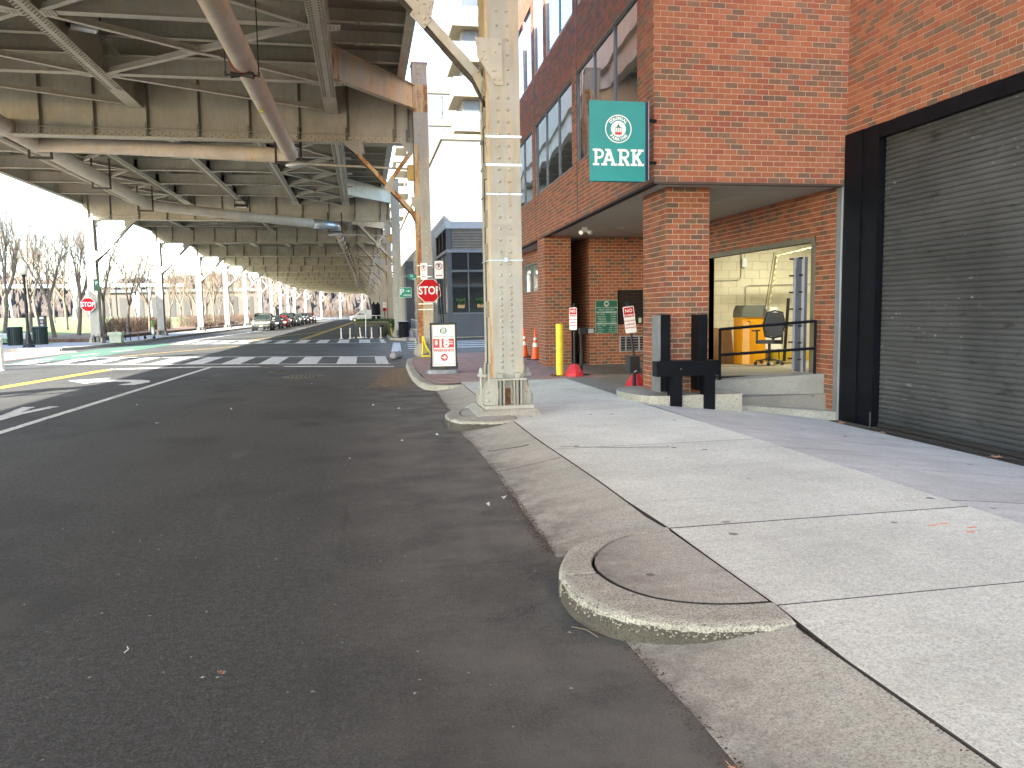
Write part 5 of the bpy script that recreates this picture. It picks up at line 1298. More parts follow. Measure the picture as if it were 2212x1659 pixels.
# stop signs and their neighbours on the second column
OCT = [(math.cos(R(22.5+45*k)), math.sin(R(22.5+45*k))) for k in range(8)]
def stop_sign(loc, rz, label, extra=False):
    t_ = thing('stop_sign', label, 'stop sign', loc, rz)
    r_ = .41
    one(lambda b: b.prism([(x*r_, z*r_) for x, z in OCT], 1, 0, .004), 'border', m_signw, t_)
    one(lambda b: b.prism([(x*r_*.94, z*r_*.94) for x, z in OCT], 1, -.002, .0), 'red_face', m_signr, t_)
    text('STOP', .36, m_signw, t_, (0, -.004, 0), bold=.008, squeeze=.80, name='stop_lettering')
    one(lambda b: b.prism([(x*r_, z*r_) for x, z in OCT], 1, .004, .007), 'back_plate', m_alul, t_)
    one(lambda b: [b.box(-.02, .02, .007, .05, -.3, -.24), b.box(-.02, .02, .007, .05, .24, .3)], 'bracket', m_band, t_)
    return t_
stop_sign((2.14, 25.13, 2.25), 0, 'red octagonal stop sign strapped to the rusty column behind the weekend price board')
stop_sign((2.42, 25.45, 2.16), R(88), 'stop sign seen edge-on from behind, just right of the red one on the rusty column')
stop_sign((-14.95, 46.55, 2.28), 0, 'small red stop sign on the white column at the left kerb')
m_redp = plain('sign_red_ring', (.33, .03, .04), .5)
def no_parking(loc, rz, label, w_=.26, h_=.52):
    t_ = thing('no_parking_sign', label, 'sign', loc, rz)
    one(lambda b: b.prism(rbox(w_, h_, .02), 1, 0, .003), 'panel', m_signw, t_)
    one(lambda b: ring(b, (0, h_*.2), w_*.32, w_*.40, -.002, 0), 'prohibition_ring', m_redp, t_)
    text('P', w_*.62, m_textd, t_, (0, -.003, h_*.2), bold=.006); one(lambda b: b.prism([(-w_*.27, h_*.2+w_*.22), (-w_*.22, h_*.2+w_*.27), (w_*.27, h_*.2-w_*.22), (w_*.22, h_*.2-w_*.27)], 1, -.0055, -.0045), 'slash', m_redp, t_)
    z = -h_*.32
    one(lambda b: b.prism([(-w_*.36, z), (-w_*.22, z+.035), (-w_*.22, z+.012), (w_*.22, z+.012), (w_*.22, z+.035), (w_*.36, z), (w_*.22, z-.035), (w_*.22, z-.012), (-w_*.22, z-.012), (-w_*.22, z-.035)], 1, -.002, 0), 'double_arrow', m_redp, t_)
    return t_
no_parking((1.97, 25.02, 2.87), R(-40), 'faded turned no parking sign on the rusty column, left above the stop sign')
no_parking((2.43, 24.72, 2.90), 0, 'white no parking sign with double arrow on a dark pole above the stop sign', .28, .56)
pl = thing('sign_pole', 'leaning dark double pole holding the no parking sign behind the price board', 'pole', (2.60, 24.8, .12))
one(lambda b: [b.tube([(0, 0, 0), (-.16, 0, 3.1)], .02, 8), b.tube([(-.055, .02, 0), (-.215, .02, 2.6)], .014, 8)], 'pole', m_blackst, pl)
# street sign and parking arrow sign on the column beyond the cross street
st = thing('parking_sign', 'green parking sign with a white P and right arrow beyond the cross street', 'sign', (2.54, 46.6, 2.75))
one(lambda b: b.prism(rbox(.72, .60, .04), 1, 0, .004), 'panel', m_signw, st); one(lambda b: b.prism(rbox(.685, .565, .03), 1, -.002, 0), 'green_face', m_greens, st)
text('P', .50, m_signw, st, (-.20, -.004, .02), bold=.012); text('ARKING', .115, m_signw, st, (.10, -.004, -.17), bold=.003)
one(lambda b: b.prism([(.05, .06), (.05, .10), (.18, .10), (.18, .15), (.28, .08), (.18, .01), (.18, .06)], 1, -.004, -.002), 'arrow', m_signw, st)
ss = thing('street_name_sign', 'tilted green street name blade numbered 31 on the column across the street', 'street sign', (3.05, 46.4, 3.68), R(14))
one(lambda b: b.box(-.36, .36, 0, .006, -.08, .13), 'blade', m_greens, ss); text('31', .19, m_signw, ss, (-.12, -.003, .03), bold=.005); text('ST', .08, m_signw, ss, (.20, -.003, .06)); text('NW', .07, m_signw, ss, (.20, -.003, -.03))
one(lambda b: b.box(-.26, .24, 0, .006, -.20, -.085), 'blade', m_greens, ss); text('1000', .13, m_signw, ss, (.0, -.003, -.143), bold=.002)
one(lambda b: b.bar((-.9, .15, .02), (.0, .01, .02), .03, .03), 'bracket', m_band, ss)
# weekend price board
af = thing('price_board', 'framed sidewalk price board advertising eighteen dollar weekends on a grey plastic foot', 'sign board', (1.855, 18.2, .12), R(-6))
one(lambda b: [b.box(-.315, .315, -.02, .02, .11, .16), b.box(-.315, .315, -.02, .02, 1.14, 1.19), b.box(-.315, -.272, -.02, .02, .16, 1.14), b.box(.272, .315, -.02, .02, .16, 1.14)], 'frame', m_black, af)
one(lambda b: b.box(-.272, .272, -.006, .006, .16, 1.14), 'poster', m_signw, af)
one(lambda b: [b.box(-.25, .25, -.008, -.006, 1.108, 1.112), b.box(-.25, .25, -.008, -.006, .19, .194), b.box(-.25, -.246, -.008, -.006, .194, 1.108), b.box(.246, .25, -.008, -.006, .194, 1.108)], 'poster_border', m_signred2, af)
logo(af, (0, 1.00), .088, -.007, m_signg, m_signw)
text('1000 Thomas Jefferson St NW', .043, m_textd, af, (0, -.008, .858), squeeze=.88); one(lambda b: b.box(-.242, .242, -.0085, -.006, .60, .812), 'red_band', m_signred2, af)
text('$', .14, m_signw, af, (-.175, -.010, .72), bold=.004); text('18', .27, m_signw, af, (-.005, -.010, .705), bold=.010); text('Flat', .048, m_signw, af, (.175, -.010, .742), bold=.0015); text('Rate', .048, m_signw, af, (.175, -.010, .697), bold=.0015)
text('WEEKENDS', .092, m_signred2, af, (0, -.008, .535), bold=.003); one(lambda b: disc(b, (.01, .37), .085, -.008, -.006), 'red_disc', m_signred2, af)
one(lambda b: b.prism([(-.05, .357), (-.05, .383), (.02, .383), (-.01, .415), (.025, .415), (.07, .37), (.025, .325), (-.01, .325), (.02, .357)], 1, -.0105, -.008), 'arrow', m_signw, af)
text('www.ecolonial.com', .032, m_textd, af, (-.23, -.008, .215), 'LEFT'); text('Station 584', .032, m_textd, af, (.23, -.008, .215), 'RIGHT')
one(lambda b: [b.box(-.33, .33, -.03, .03, .085, .105), b.box(-.33, -.308, -.03, .03, .105, .24), b.box(.308, .33, -.03, .03, .105, .24), b.tube([(0, 0, 0), (0, 0, .12)], .03, 8)], 'cradle', m_black, af)
one(lambda b: [b.prism([(x-.02, y) for x, y in rbox(.80, .56, .16)], 2, .0, .06), b.prism([(x-.02, y) for x, y in rbox(.74, .50, .14)], 2, .06, .085)], 'foot', m_greypl, af, smooth=True)
one(lambda b: b.lathe([(.17, .075), (.165, .10), (.10, .125), (.05, .13), (.03, .16)], 18, (-.05, -.02, 0)), 'rubber_disc', m_brownrub, af, smooth=True)
one(lambda b: [b.tube([(.12, -.1, .075), (.12, -.1, .11)], .025, 8), b.tube([(-.16, -.12, .075), (-.16, -.12, .11)], .02, 8)], 'filler_cap', m_black, af)
# yellow bollard
yb = thing('bollard', 'yellow steel bollard on a rusty base plate beside the garage entrance', 'bollard', (4.22, 16.4, .12))
one(lambda b: b.tube([(0, 0, .01), (0, 0, 1.13), (0, 0, 1.145)], [.082, .082, .07], 24), 'post', m_ybol, yb, smooth=True)
one(lambda b: b.box(-.20, .14, -.13, .13, 0, .018), 'base_plate', m_rust, yb)
for x, y in ((-.15, -.09), (.1, -.09), (-.15, .09), (.1, .09)): one(lambda b: b.tube([(x, y, .018), (x, y, .05)], .015, 6), 'bolt', m_rust, yb)
one(lambda b: b.tube([(-.08, 0, .60), (-.13, 0, .60)], .012, 6), 'side_screw', m_alul, yb)
# cones
def cone(x, y, label):
    t_ = thing('traffic_cone', label, 'traffic cone', (x, y, .12), random.uniform(0, 1), 'orange traffic cones by the brick pier')
    one(lambda b: [b.box(-.185, .185, -.185, .185, 0, .03)], 'base', m_black, t_)
    one(lambda b: b.lathe([(.135, .03), (.125, .06), (.078, .38)], 18), 'cone_body', m_cone, t_, smooth=True)
    one(lambda b: b.lathe([(.0785, .38), (.064, .50)], 18), 'reflective_band', m_signw, t_, smooth=True); one(lambda b: b.lathe([(.064, .50), (.054, .575)], 18), 'cone_body', m_cone, t_, smooth=True)
    one(lambda b: b.lathe([(.0545, .575), (.045, .65)], 18), 'reflective_band', m_signw, t_, smooth=True); one(lambda b: b.lathe([(.045, .65), (.028, .86), (.02, .90)], 18), 'cone_body', m_cone, t_, smooth=True)
cone(4.93, 22.0, 'orange traffic cone with two white bands, the nearer of the pair by the brick pier'); cone(4.87, 23.3, 'dirtier orange traffic cone, half hidden behind the nearer cone by the brick pier')
# temporary no-stopping signs on red feet
def nostop(x, y, tilt, rz, label):
    t_ = thing('no_stopping_sign', label, 'sign', (x, y, .12), rz)
    one(lambda b: b.lathe([(.20, 0), (.205, .07), (.185, .09), (.11, .22), (.075, .26), (.06, .265)], 8), 'foot', m_redpl, t_)
    for k in range(8): a = R(45*k+22.5); one(lambda b: b.bar((.19*math.cos(a), .19*math.sin(a), .06), (.08*math.cos(a), .08*math.sin(a), .25), .02, .012), 'foot_rib', m_redpl, t_)
    one(lambda b: b.box(-.26, -.12, -.05, .05, 0, .03), 'foot_handle', m_black, t_)
    tx = math.tan(tilt)
    def P(z): return -tx*(z-.25)
    one(lambda b: b.tube([(P(.25), 0, .25), (P(1.54), 0, 1.54)], .022, 10), 'pole', m_black, t_, smooth=True); one(lambda b: b.tube([(P(1.54), 0, 1.52), (P(1.57), 0, 1.55), (P(1.6), 0, 1.59)], [.02, .036, .012], 10), 'finial', m_black, t_, smooth=True)
    pn = inst('panel', MBpanel, t_, (P(1.25)-.0, -.035, 1.25), (0, -tilt, 0))
    for s_, z, sz, m_ in (('NO', .16, .085, m_signw), ('STOPPING', .08, .046, m_signw), ('NO BLOCKING', -.02, .030, m_signr), ('GARAGE', -.085, .040, m_signr), ('ENTRANCE', -.145, .034, m_signr)): text(s_, sz, m_, pn, (0, -.006, z), bold=.001)
    one(lambda b: b.prism([(-.088, .05), (.088, .05), (.088, .21), (.08, .225), (-.08, .225), (-.088, .21)], 1, -.004, -.0015), 'red_field', m_signr, pn)
    return t_
bb = MB(); bb.prism(rbox(.20, .48, .02), 1, -.0015, .0015); MBpanel = bb.mesh('panel', m_signw, fix=True)
nostop(4.50, 16.2, 0.0, R(-52), 'turned no stopping sign on a red foot beside the yellow bollard')
nostop(4.86, 13.3, R(7), R(-12), 'tilted no stopping sign on a red foot beside the brick entrance pillar')
# ticket reader and intercom posts
tk = thing('ticket_reader', 'black post with a camera-like ticket reader head near the yellow bollard', 'ticket reader', (4.74, 16.5, .12))
one(lambda b: b.tube([(0, 0, 0), (0, 0, .48)], .04, 8), 'post', m_black, tk); one(lambda b: b.tube([(0, 0, .48), (-.01, 0, .95)], .026, 8), 'post', m_black, tk)
one(lambda b: b.box(-.04, .28, -.07, .07, .90, 1.04), 'head', m_black, tk); one(lambda b: b.box(.15, .27, -.076, -.07, .92, 1.02), 'reader_face', m_alul, tk); one(lambda b: b.prism([(-.1, -.1), (.16, -.1), (.1, .1), (-.1, .1)], 2, 0, .02), 'foot', m_black, tk)
ic = thing('intercom_post', 'black box on a short post partly hidden by the brick entrance pillar', 'intercom', (4.60, 12.75, .11))
one(lambda b: b.box(-.09, .09, -.1, .12, .35, .63), 'box', m_black, ic); one(lambda b: b.box(.0, .05, -.03, .03, 0, .35), 'post', m_black, ic); one(lambda b: b.tube([(-.02, -.10, .36), (.03, -.11, .39)], .012, 6), 'cable', m_alul, ic)
# yellow bent frame at the column foot
yf = thing('yellow_frame', 'crumpled yellow folding barrier leaning against the foot of the rusty column', 'barrier', (1.93, 24.95, .12), R(10))
one(lambda b: [b.tube([(-.09, 0, .0), (-.05, .05, .30), (-.03, .14, .66)], .022, 6), b.tube([(.22, -.1, .0), (.05, .02, .35), (-.02, .14, .66)], .026, 6), b.tube([(-.14, -.1, .03), (.22, -.12, .03)], .03, 6)], 'frame', m_ybol, yf)
one(lambda b: b.add([(-.08, .02, .1), (.10, .0, .14), (.0, .12, .60), (-.04, .13, .60), (-.08, .03, .1), (.10, .01, .14), (.0, .13, .60), (-.04, .14, .60)], [(0, 1, 2, 3), (7, 6, 5, 4), (0, 4, 5, 1), (1, 5, 6, 2), (2, 6, 7, 3), (3, 7, 4, 0)]), 'panel', plain('olive_yellow_sheet', (.35, .32, .06), .6), yf)
sb = thing('sandbag', 'lumpy grey sandbag lying at the kerb by the crosswalk', 'sandbag', (1.08, 26.2, .0), R(60))
def sbag(b):
    prof = [(.06, -.30), (.12, -.27), (.15, -.15), (.145, 0), (.155, .14), (.12, .25), (.05, .30)]
    for i, (r_, x) in enumerate(prof):
        for k in range(14):
            a = 2*math.pi*k/14; rr = r_*(1+.10*math.sin(3*a+i*2)); b.v.append((x, rr*math.cos(a), max(.0, rr*math.sin(a)*.9+.13)))
    for i in range(6):
        for k in range(14): k2 = (k+1) % 14; b.f.append((i*14+k, i*14+k2, i*14+14+k2, i*14+14+k)); b.m.append(0); b.a.append(.5)
    b.f += [tuple(range(14)), tuple(84+k for k in range(14))]; b.m += [0, 0]; b.a += [.5, .5]
one(sbag, 'bag', plain('grey_sandbag_cloth', (.25, .25, .26), .9, 0, .25, 8, .4, 40), sb, smooth='all'); one(lambda b: b.tube([(.28, 0, .13), (.34, 0, .13)], [.05, .02], 8), 'tied_neck', m_black, sb)
# ---- across the cross street
pn_ = thing('dining_barrier', 'olive planter box screening a street dining area with dark panels in front', 'planter', (.62, 50.8, 0))
one(lambda b: [b.box(-1.15, 1.15, 0, .12, .05, 1.03), b.box(-1.15, -1.03, .12, 12, .05, 1.03), b.box(1.03, 1.15, .12, 12, .05, 1.03)], 'planter_wall', m_planter, pn_)
one(lambda b: b.box(-1.03, 1.03, .12, .6, .3, .98), 'soil', m_mulch, pn_)
for k in range(20): one(lambda b: b.box(-1.05+k*.097, -1.035+k*.097, -.10, -.08, .15, .86), 'fence_bar', m_black, pn_)
one(lambda b: [b.tube([(-1.1, -.09, .06), (-1.1, -.09, .80), (-1.0, -.09, .88), (.78, -.09, .88), (.88, -.09, .80), (.88, -.09, .06)], .02, 6), b.tube([(-1.1, -.09, .14), (.88, -.09, .14)], .015, 6)], 'fence_frame', m_black, pn_)
one(lambda b: b.box(.45, .72, -.12, -.10, .66, .78), 'fence_plate', m_rod, pn_)
def foliage(b, x0, x1, y0, y1, z0, z1, n, s_):
    for _ in range(n):
        x, y, z = random.uniform(x0, x1), random.uniform(y0, y1), random.uniform(z0, z1); a, c = random.uniform(0, 6.28), random.uniform(-.8, .8); r_ = s_*random.uniform(.6, 1.4)
        d = Vector((math.cos(a)*math.cos(c), math.sin(a)*math.cos(c), math.sin(c)))*r_; e = d.orthogonal().normalized()*r_*.5
        p = Vector((x, y, z)); b.add([tuple(p), tuple(p+d*.5+e), tuple(p+d), tuple(p+d*.5-e)], [(0, 1, 2, 3)])
tag(one(lambda b: foliage(b, -1.05, 1.05, .1, 1.4, .95, 1.16, 900, .10), 'planter_leaves', m_leaf, pn_, fix=False), kind='stuff')
for x, lab in ((-.26, 'dark grey barrier panel leaning before the olive planter, the left one'), (.53, 'dark grey barrier panel leaning before the olive planter, the right one')):
    t_ = thing('street_screen', lab, 'screen', (x, 49.6, 0), 0, 'dark panels before the dining planter')
    one(lambda b: b.add([(-.385, 0, .03), (.385, 0, .03), (.385, .16, .72), (-.385, .16, .72), (-.385, .03, .03), (.385, .03, .03), (.385, .19, .72), (-.385, .19, .72)], [(0, 1, 2, 3), (7, 6, 5, 4), (0, 4, 5, 1), (1, 5, 6, 2), (2, 6, 7, 3), (3, 7, 4, 0)]), 'panel', plain('dark_slate_sheet', (.055, .062, .075), .5), t_)
    one(lambda b: [b.box(-.35, -.25, -.05, .25, 0, .04), b.box(.25, .35, -.05, .25, 0, .04)], 'foot', m_black, t_)
wsb = thing('wheel_stop', 'striped black and white wheel stop lying before the dark panels', 'wheel stop', (-.4, 49.2, 0))
for k in range(6): one(lambda b: b.box(-.42+k*.14, -.28+k*.14, -.06, .06, 0, .08), 'stripe_block', (m_black, m_signw)[k % 2], wsb)
for k, (x, y) in enumerate(((-1.35, 48.6), (-.81, 48.8), (-.17, 49.0), (.50, 48.7), (1.05, 48.4))):
    lab = ['leftmost white flexible post at the far crosswalk', 'second white flexible post from the left at the far crosswalk', 'slightly leaning white flexible post before the left dark panel', 'white flexible post before the right dark panel', 'rightmost white flexible post before the olive planter corner'][k]
    t_ = thing('flexible_post', lab, 'traffic post', (x, y, 0), 0, 'white flexible posts at the far crosswalk'); dx = -.05 if k == 2 else 0
    one(lambda b: b.lathe([(.13, 0), (.12, .02), (.05, .06)], 12), 'foot', m_post, t_); one(lambda b: b.tube([(0, 0, .05), (dx, 0, .64), (dx, 0, .67)], [.045, .042, .03], 10), 'tube', m_post, t_, smooth=True)
    one(lambda b: b.tube([(dx*.8, 0, .50), (dx*.87, 0, .56)], .048, 10), 'reflective_band', m_alul, t_)
pp = thing('metal_pole', 'thin grey metal pole in front of the dark barrier panels', 'pole', (.14, 49.1, 0))
one(lambda b: [b.tube([(0, 0, 0), (.04, 0, 1.5)], .025, 8), b.box(-.08, .08, -.05, .05, 0, .04)], 'pole', m_galv, pp)
for k, x in enumerate((.80, 1.10)):
    t_ = thing('closed_umbrella', ('closed black umbrella, the left of the pair in the dining area', 'closed black umbrella, the right of the pair in the dining area')[k], 'umbrella', (x, 57+.3*k, 0), 0, 'closed black dining umbrellas')
    one(lambda b: b.tube([(0, 0, 0), (0, 0, 2.45)], .025, 8), 'pole', m_alul, t_)
    def cl(b):
        prof = [(.13, 1.05), (.17, 1.15), (.165, 1.6), (.15, 2.0), (.14, 2.08), (.17, 2.13), (.05, 2.28), (.012, 2.42)]
        for i, (r_, z) in enumerate(prof):
            for q in range(16): a = 2*math.pi*q/16; rr = r_*(1+.13*(q % 2)); b.v.append((rr*math.cos(a), rr*math.sin(a), z))
        for i in range(len(prof)-1):
            for q in range(16): q2 = (q+1) % 16; b.f.append((i*16+q, i*16+q2, i*16+16+q2, i*16+16+q)); b.m.append(0); b.a.append(.5)
    one(cl, 'canopy', m_umb, t_)
ta = thing('dining_table', 'white round-topped standing table behind the olive planter', 'table', (.9, 54.2, 0))
one(lambda b: b.lathe([(.55, 1.36), (.56, 1.40)], 24), 'table_top', m_signw, ta); one(lambda b: [b.tube([(0, 0, 0), (0, 0, 1.36)], .04, 8), b.lathe([(.3, 0), (.28, .04)], 16)], 'pedestal', m_alul, ta)
tc = thing('litter_bin', 'black slatted litter bin on the corner beyond the cross street', 'litter bin', (2.31, 45.2, .06))
def slatbin(t_, r_, h_, m_, lid=True):
    one(lambda b: b.lathe([(r_*.9, .05), (r_*.9, h_*.9)], 20), 'liner', m_black, t_)
    n = 22; b = MB(); b.add([(-.03, -.008, .03), (.03, -.008, .03), (.034, -.008, h_*.88), (-.034, -.008, h_*.88), (-.03, .008, .03), (.03, .008, .03), (.034, .008, h_*.88), (-.034, .008, h_*.88)], [(0, 1, 2, 3), (7, 6, 5, 4), (0, 4, 5, 1), (1, 5, 6, 2), (2, 6, 7, 3), (3, 7, 4, 0)])
    me = b.mesh('slat', m_)
    for k in range(n): a = 2*math.pi*k/n; inst('slat', me, t_, (r_*math.cos(a), r_*math.sin(a), 0), (0, 0, a+math.pi/2))
    one(lambda b: [b.lathe([(r_*1.04, .0), (r_*1.04, .05)], 20), b.lathe([(r_*1.02, h_*.86), (r_*1.12, h_*.93), (r_*1.08, h_*.97)], 20)], 'rim', m_, t_)
    if lid: one(lambda b: b.lathe([(r_*1.05, h_*.97), (r_*.95, h_)], 20), 'lid', m_alul if lid == 2 else m_, t_)
slatbin(tc, .29, 1.0, m_blackst, 2)
tl = thing('leaning_panel', 'narrow yellow strip hanging at the end of the olive planter', 'strip', (1.82, 50.6, 0))
one(lambda b: b.bar((0, 0, .08), (-.08, 0, .95), .10, .02, (0, 1, 0)), 'strip', m_ybol, tl)
for k in range(3):
    t_ = thing('planter_pot', ('dark planter pot with green leaves nearest the litter bin', 'middle dark planter pot with green leaves behind the litter bin', 'farthest dark planter pot with green leaves along the columns')[k], 'planter', (2.0-.05*k, 49.5+2.6*k, .1), 0, 'leafy planter pots along the columns')
    one(lambda b: b.lathe([(.20, 0), (.26, .5), (.28, .52)], 14), 'pot', plain('brown_grey_pot', (.13, .115, .10), .8), t_); tag(one(lambda b: foliage(b, -.3, .35, -.3, .3, .5, .98, 420, .12), 'leaves', m_leaf, t_, fix=False), kind='stuff')
bt = thing('bench', 'pale wooden bench end beside the black litter bin', 'bench', (2.95, 46.2, .1))
one(lambda b: b.box(-.16, .16, -.8, .8, .44, .5), 'seat', plain('weathered_wood', (.42, .38, .30), .8), bt); 
for y in (-.7, .7): one(lambda b: [b.box(-.15, -.1, y-.04, y+.04, 0, .44), b.box(.1, .15, y-.04, y+.04, 0, .44)], 'leg', m_alul, bt)
def regs(x, y, z0, panels, label, px=None, base=.1):
    t_ = thing('regulation_sign', label, 'sign', (x, y, base), 0, 'stacked parking regulation signs along the viaduct columns')
    top = z0+sum(h for h, m_, s_ in panels)-base
    one(lambda b: b.tube([(0, .04, 0), (0, .04, top)], .03, 8), 'pole', m_blackst, t_)
    z = top
    for h, m_, s_ in panels:
        one(lambda b: b.prism([(u, z-h/2+v_) for u, v_ in rbox(.31, h-.02, .02)], 1, 0, .004), 'panel', m_, t_)
        if s_: text(s_, .11 if len(s_) < 4 else .06, m_redp, t_, (0, -.003, z-h/2))
        z -= h
m_sy = plain('yellow_sign_panel', (.72, .45, .03), .5)
regs(2.2, 49.5, 1.55, [(.40, m_signw, 'TOW AWAY'), (.30, m_signw, 'P'), (.25, m_sy, ''), (.30, m_signw, 'NO')], 'stacked signs on a dark pole behind the black litter bin, with a yellow panel')
regs(2.1, 62.5, 1.65, [(.36, m_signw, 'P'), (.3, m_sy, ''), (.36, m_signw, 'NO')], 'stacked signs with a yellow panel on the second pole beyond the cross street')
regs(1.95, 70.5, 1.7, [(.5, m_signw, 'NO'), (.3, m_signr, '')], 'stacked white and red signs on the third pole beyond the cross street')
# ================================================================== LEFT SIDE
lmp = thing('park_lamp', 'black fluted street lamp with an opal globe on the left pavement', 'street lamp', (-16.5, 42.5, .135))
one(lambda b: b.lathe([(.26, 0), (.26, .12), (.20, .16), (.19, .3), (.14, .38), (.12, .62), (.09, .70), (.075, .8), (.055, 3.35), (.07, 3.4), (.05, 3.45), (.10, 3.55), (.11, 3.62)], 16), 'post', m_lampblk, lmp, smooth=True)
one(lambda b: b.lathe([(.10, 3.6), (.19, 3.72), (.215, 3.85), (.19, 4.0), (.11, 4.1), (.05, 4.14), (.03, 4.24)], 18), 'globe', m_globe, lmp, smooth='all')
l2 = copy_tree(lmp); l2.location = (-24.3, 84, .9); l2['label'] = 'farther black park lamp standing between the bare trees'; l2.name = 'park_lamp.001'
for k, x in enumerate((-18.55, -17.45)):
    t_ = thing('park_bin', ('green-black slatted park bin at the far left', 'green-black slatted park bin right beside the lamp post')[k], 'litter bin', (x, 46.1+.4*k, .135), 0, 'slatted bins by the park lamp')
    slatbin(t_, .36, 1.0, m_bin, True)
wp = thing('wayfinding_pillar', 'dark brown wayfinding pillar with small round white symbols', 'sign pillar', (-19.85, 53.4, .135))
one(lambda b: b.box(-.22, .22, -.08, .08, 0, 1.6), 'pillar', plain('brown_pillar', (.055, .045, .04), .6), wp)
one(lambda b: b.box(-.13, .10, -.084, -.08, 1.38, 1.52), 'symbol', m_signw, wp)
for z in (1.22, 1.0, .78): one(lambda b: ring(b, (-.02, z), .045, .075, -.084, -.08, 14), 'symbol', m_signw, wp)
ub = thing('utility_box', 'pale green utility cabinet on the left pavement', 'utility box', (-13.55, 46.4, .135))
one(lambda b: b.box(-.30, .30, -.25, .25, 0, .42), 'body', m_util, ub); one(lambda b: b.prism([(-.38, .42), (.38, .42), (.36, .60), (-.36, .60)], 1, -.3, .3), 'lid', m_util, ub)
rk = thing('bike_rack', 'dark inverted U bike rack beside the pale green cabinet', 'bike rack', (-14.1, 50.5, .135))
one(lambda b: b.tube([(-.15, 0, 0), (-.15, 0, .65), (-.10, 0, .74), (0, 0, .78), (.10, 0, .74), (.15, 0, .65), (.15, 0, 0)], .028, 8), 'hoop', m_lampblk, rk, smooth=True)
sp = thing('sign_post', 'thin rusty post with two tall white signs on the left pavement', 'sign', (-13.75, 51.3, .135))
one(lambda b: b.tube([(.05, 0, 0), (-.02, 0, 2.85)], .03, 8), 'post', m_rust, sp); one(lambda b: b.box(-.16, -.03, -.04, -.035, 1.9, 2.85), 'panel', m_signw, sp); one(lambda b: b.box(.0, .13, -.04, -.035, 1.9, 2.7), 'panel', m_signw, sp)
sc = thing('scooter', 'lime green and white electric scooter parked by the left kerb', 'scooter', (-13.6, 53.5, .135), R(70))
one(lambda b: b.box(-.45, .35, -.08, .08, .14, .19), 'deck', m_signw, sc); one(lambda b: b.tube([(.38, 0, .15), (.28, 0, 1.05)], .035, 8), 'stem', m_green_scoot, sc); one(lambda b: b.tube([(.28, -.24, 1.08), (.28, .24, 1.08)], .02, 6), 'handlebar', m_green_scoot, sc)
for x in (-.5, .42): one(lambda b: b.tube([(x, -.03, .12), (x, .03, .12)], .12, 14), 'wheel', m_rubber, sc)
one(lambda b: b.box(.30, .42, -.07, .07, .3, .75), 'shroud', m_signw, sc)
bkx, bky = -14.35, 92.5
bc = thing('bicycle', 'dark bicycle leaning by a white column at the far left kerb', 'bicycle', (bkx, bky, .135), R(8))
for x in (-.55, .55):
    one(lambda b: [b.tube([(x+.33*math.cos(a*math.pi/8), 0, .34+.33*math.sin(a*math.pi/8)) for a in range(17)], .02, 5, False)]+[b.tube([(x, 0, .34), (x+.32*math.cos(a*math.pi/4), 0, .34+.32*math.sin(a*math.pi/4))], .006, 4) for a in range(8)], 'wheel', m_rubber, bc)
one(lambda b: [b.tube(p, .018, 6) for p in ([(-.55, 0, .34), (-.1, 0, .34)], [(-.1, 0, .34), (-.25, 0, .85)], [(-.25, 0, .8), (.35, 0, .82)], [(-.1, 0, .34), (.35, 0, .75)], [(.55, 0, .34), (.33, 0, .95)], [(-.55, 0, .34), (-.22, 0, .75)])], 'frame', m_black, bc)
one(lambda b: b.box(-.36, -.14, -.05, .05, .86, .90), 'saddle', m_black, bc); one(lambda b: b.tube([(.28, -.22, 1.0), (.33, 0, .97), (.28, .22, 1.0)], .016, 6), 'handlebar', m_black, bc); one(lambda b: b.box(-.6, -.3, -.14, .14, .62, .76), 'rear_basket', m_black, bc)
wpst = thing('lane_post', 'white flexible lane post at the left edge of the photo', 'traffic post', (-10.93, 26.0, 0))
one(lambda b: b.lathe([(.14, 0), (.12, .03)], 14), 'foot', m_post, wpst); one(lambda b: b.tube([(0, 0, .02), (0, 0, .95), (0, 0, .98)], [.11, .10, .07], 16), 'tube', m_post, wpst, smooth=True)
ps2 = thing('parking_sign', 'small dull green parking sign high on the left white column', 'sign', (-14.42, 46.5, 3.35), R(35))
one(lambda b: b.box(-.16, .16, 0, .01, -.33, .33), 'panel', plain('dull_green_sign', (.035, .08, .05), .6), ps2); text('P', .28, m_text_grey, ps2, (0, -.003, .10), bold=.006)
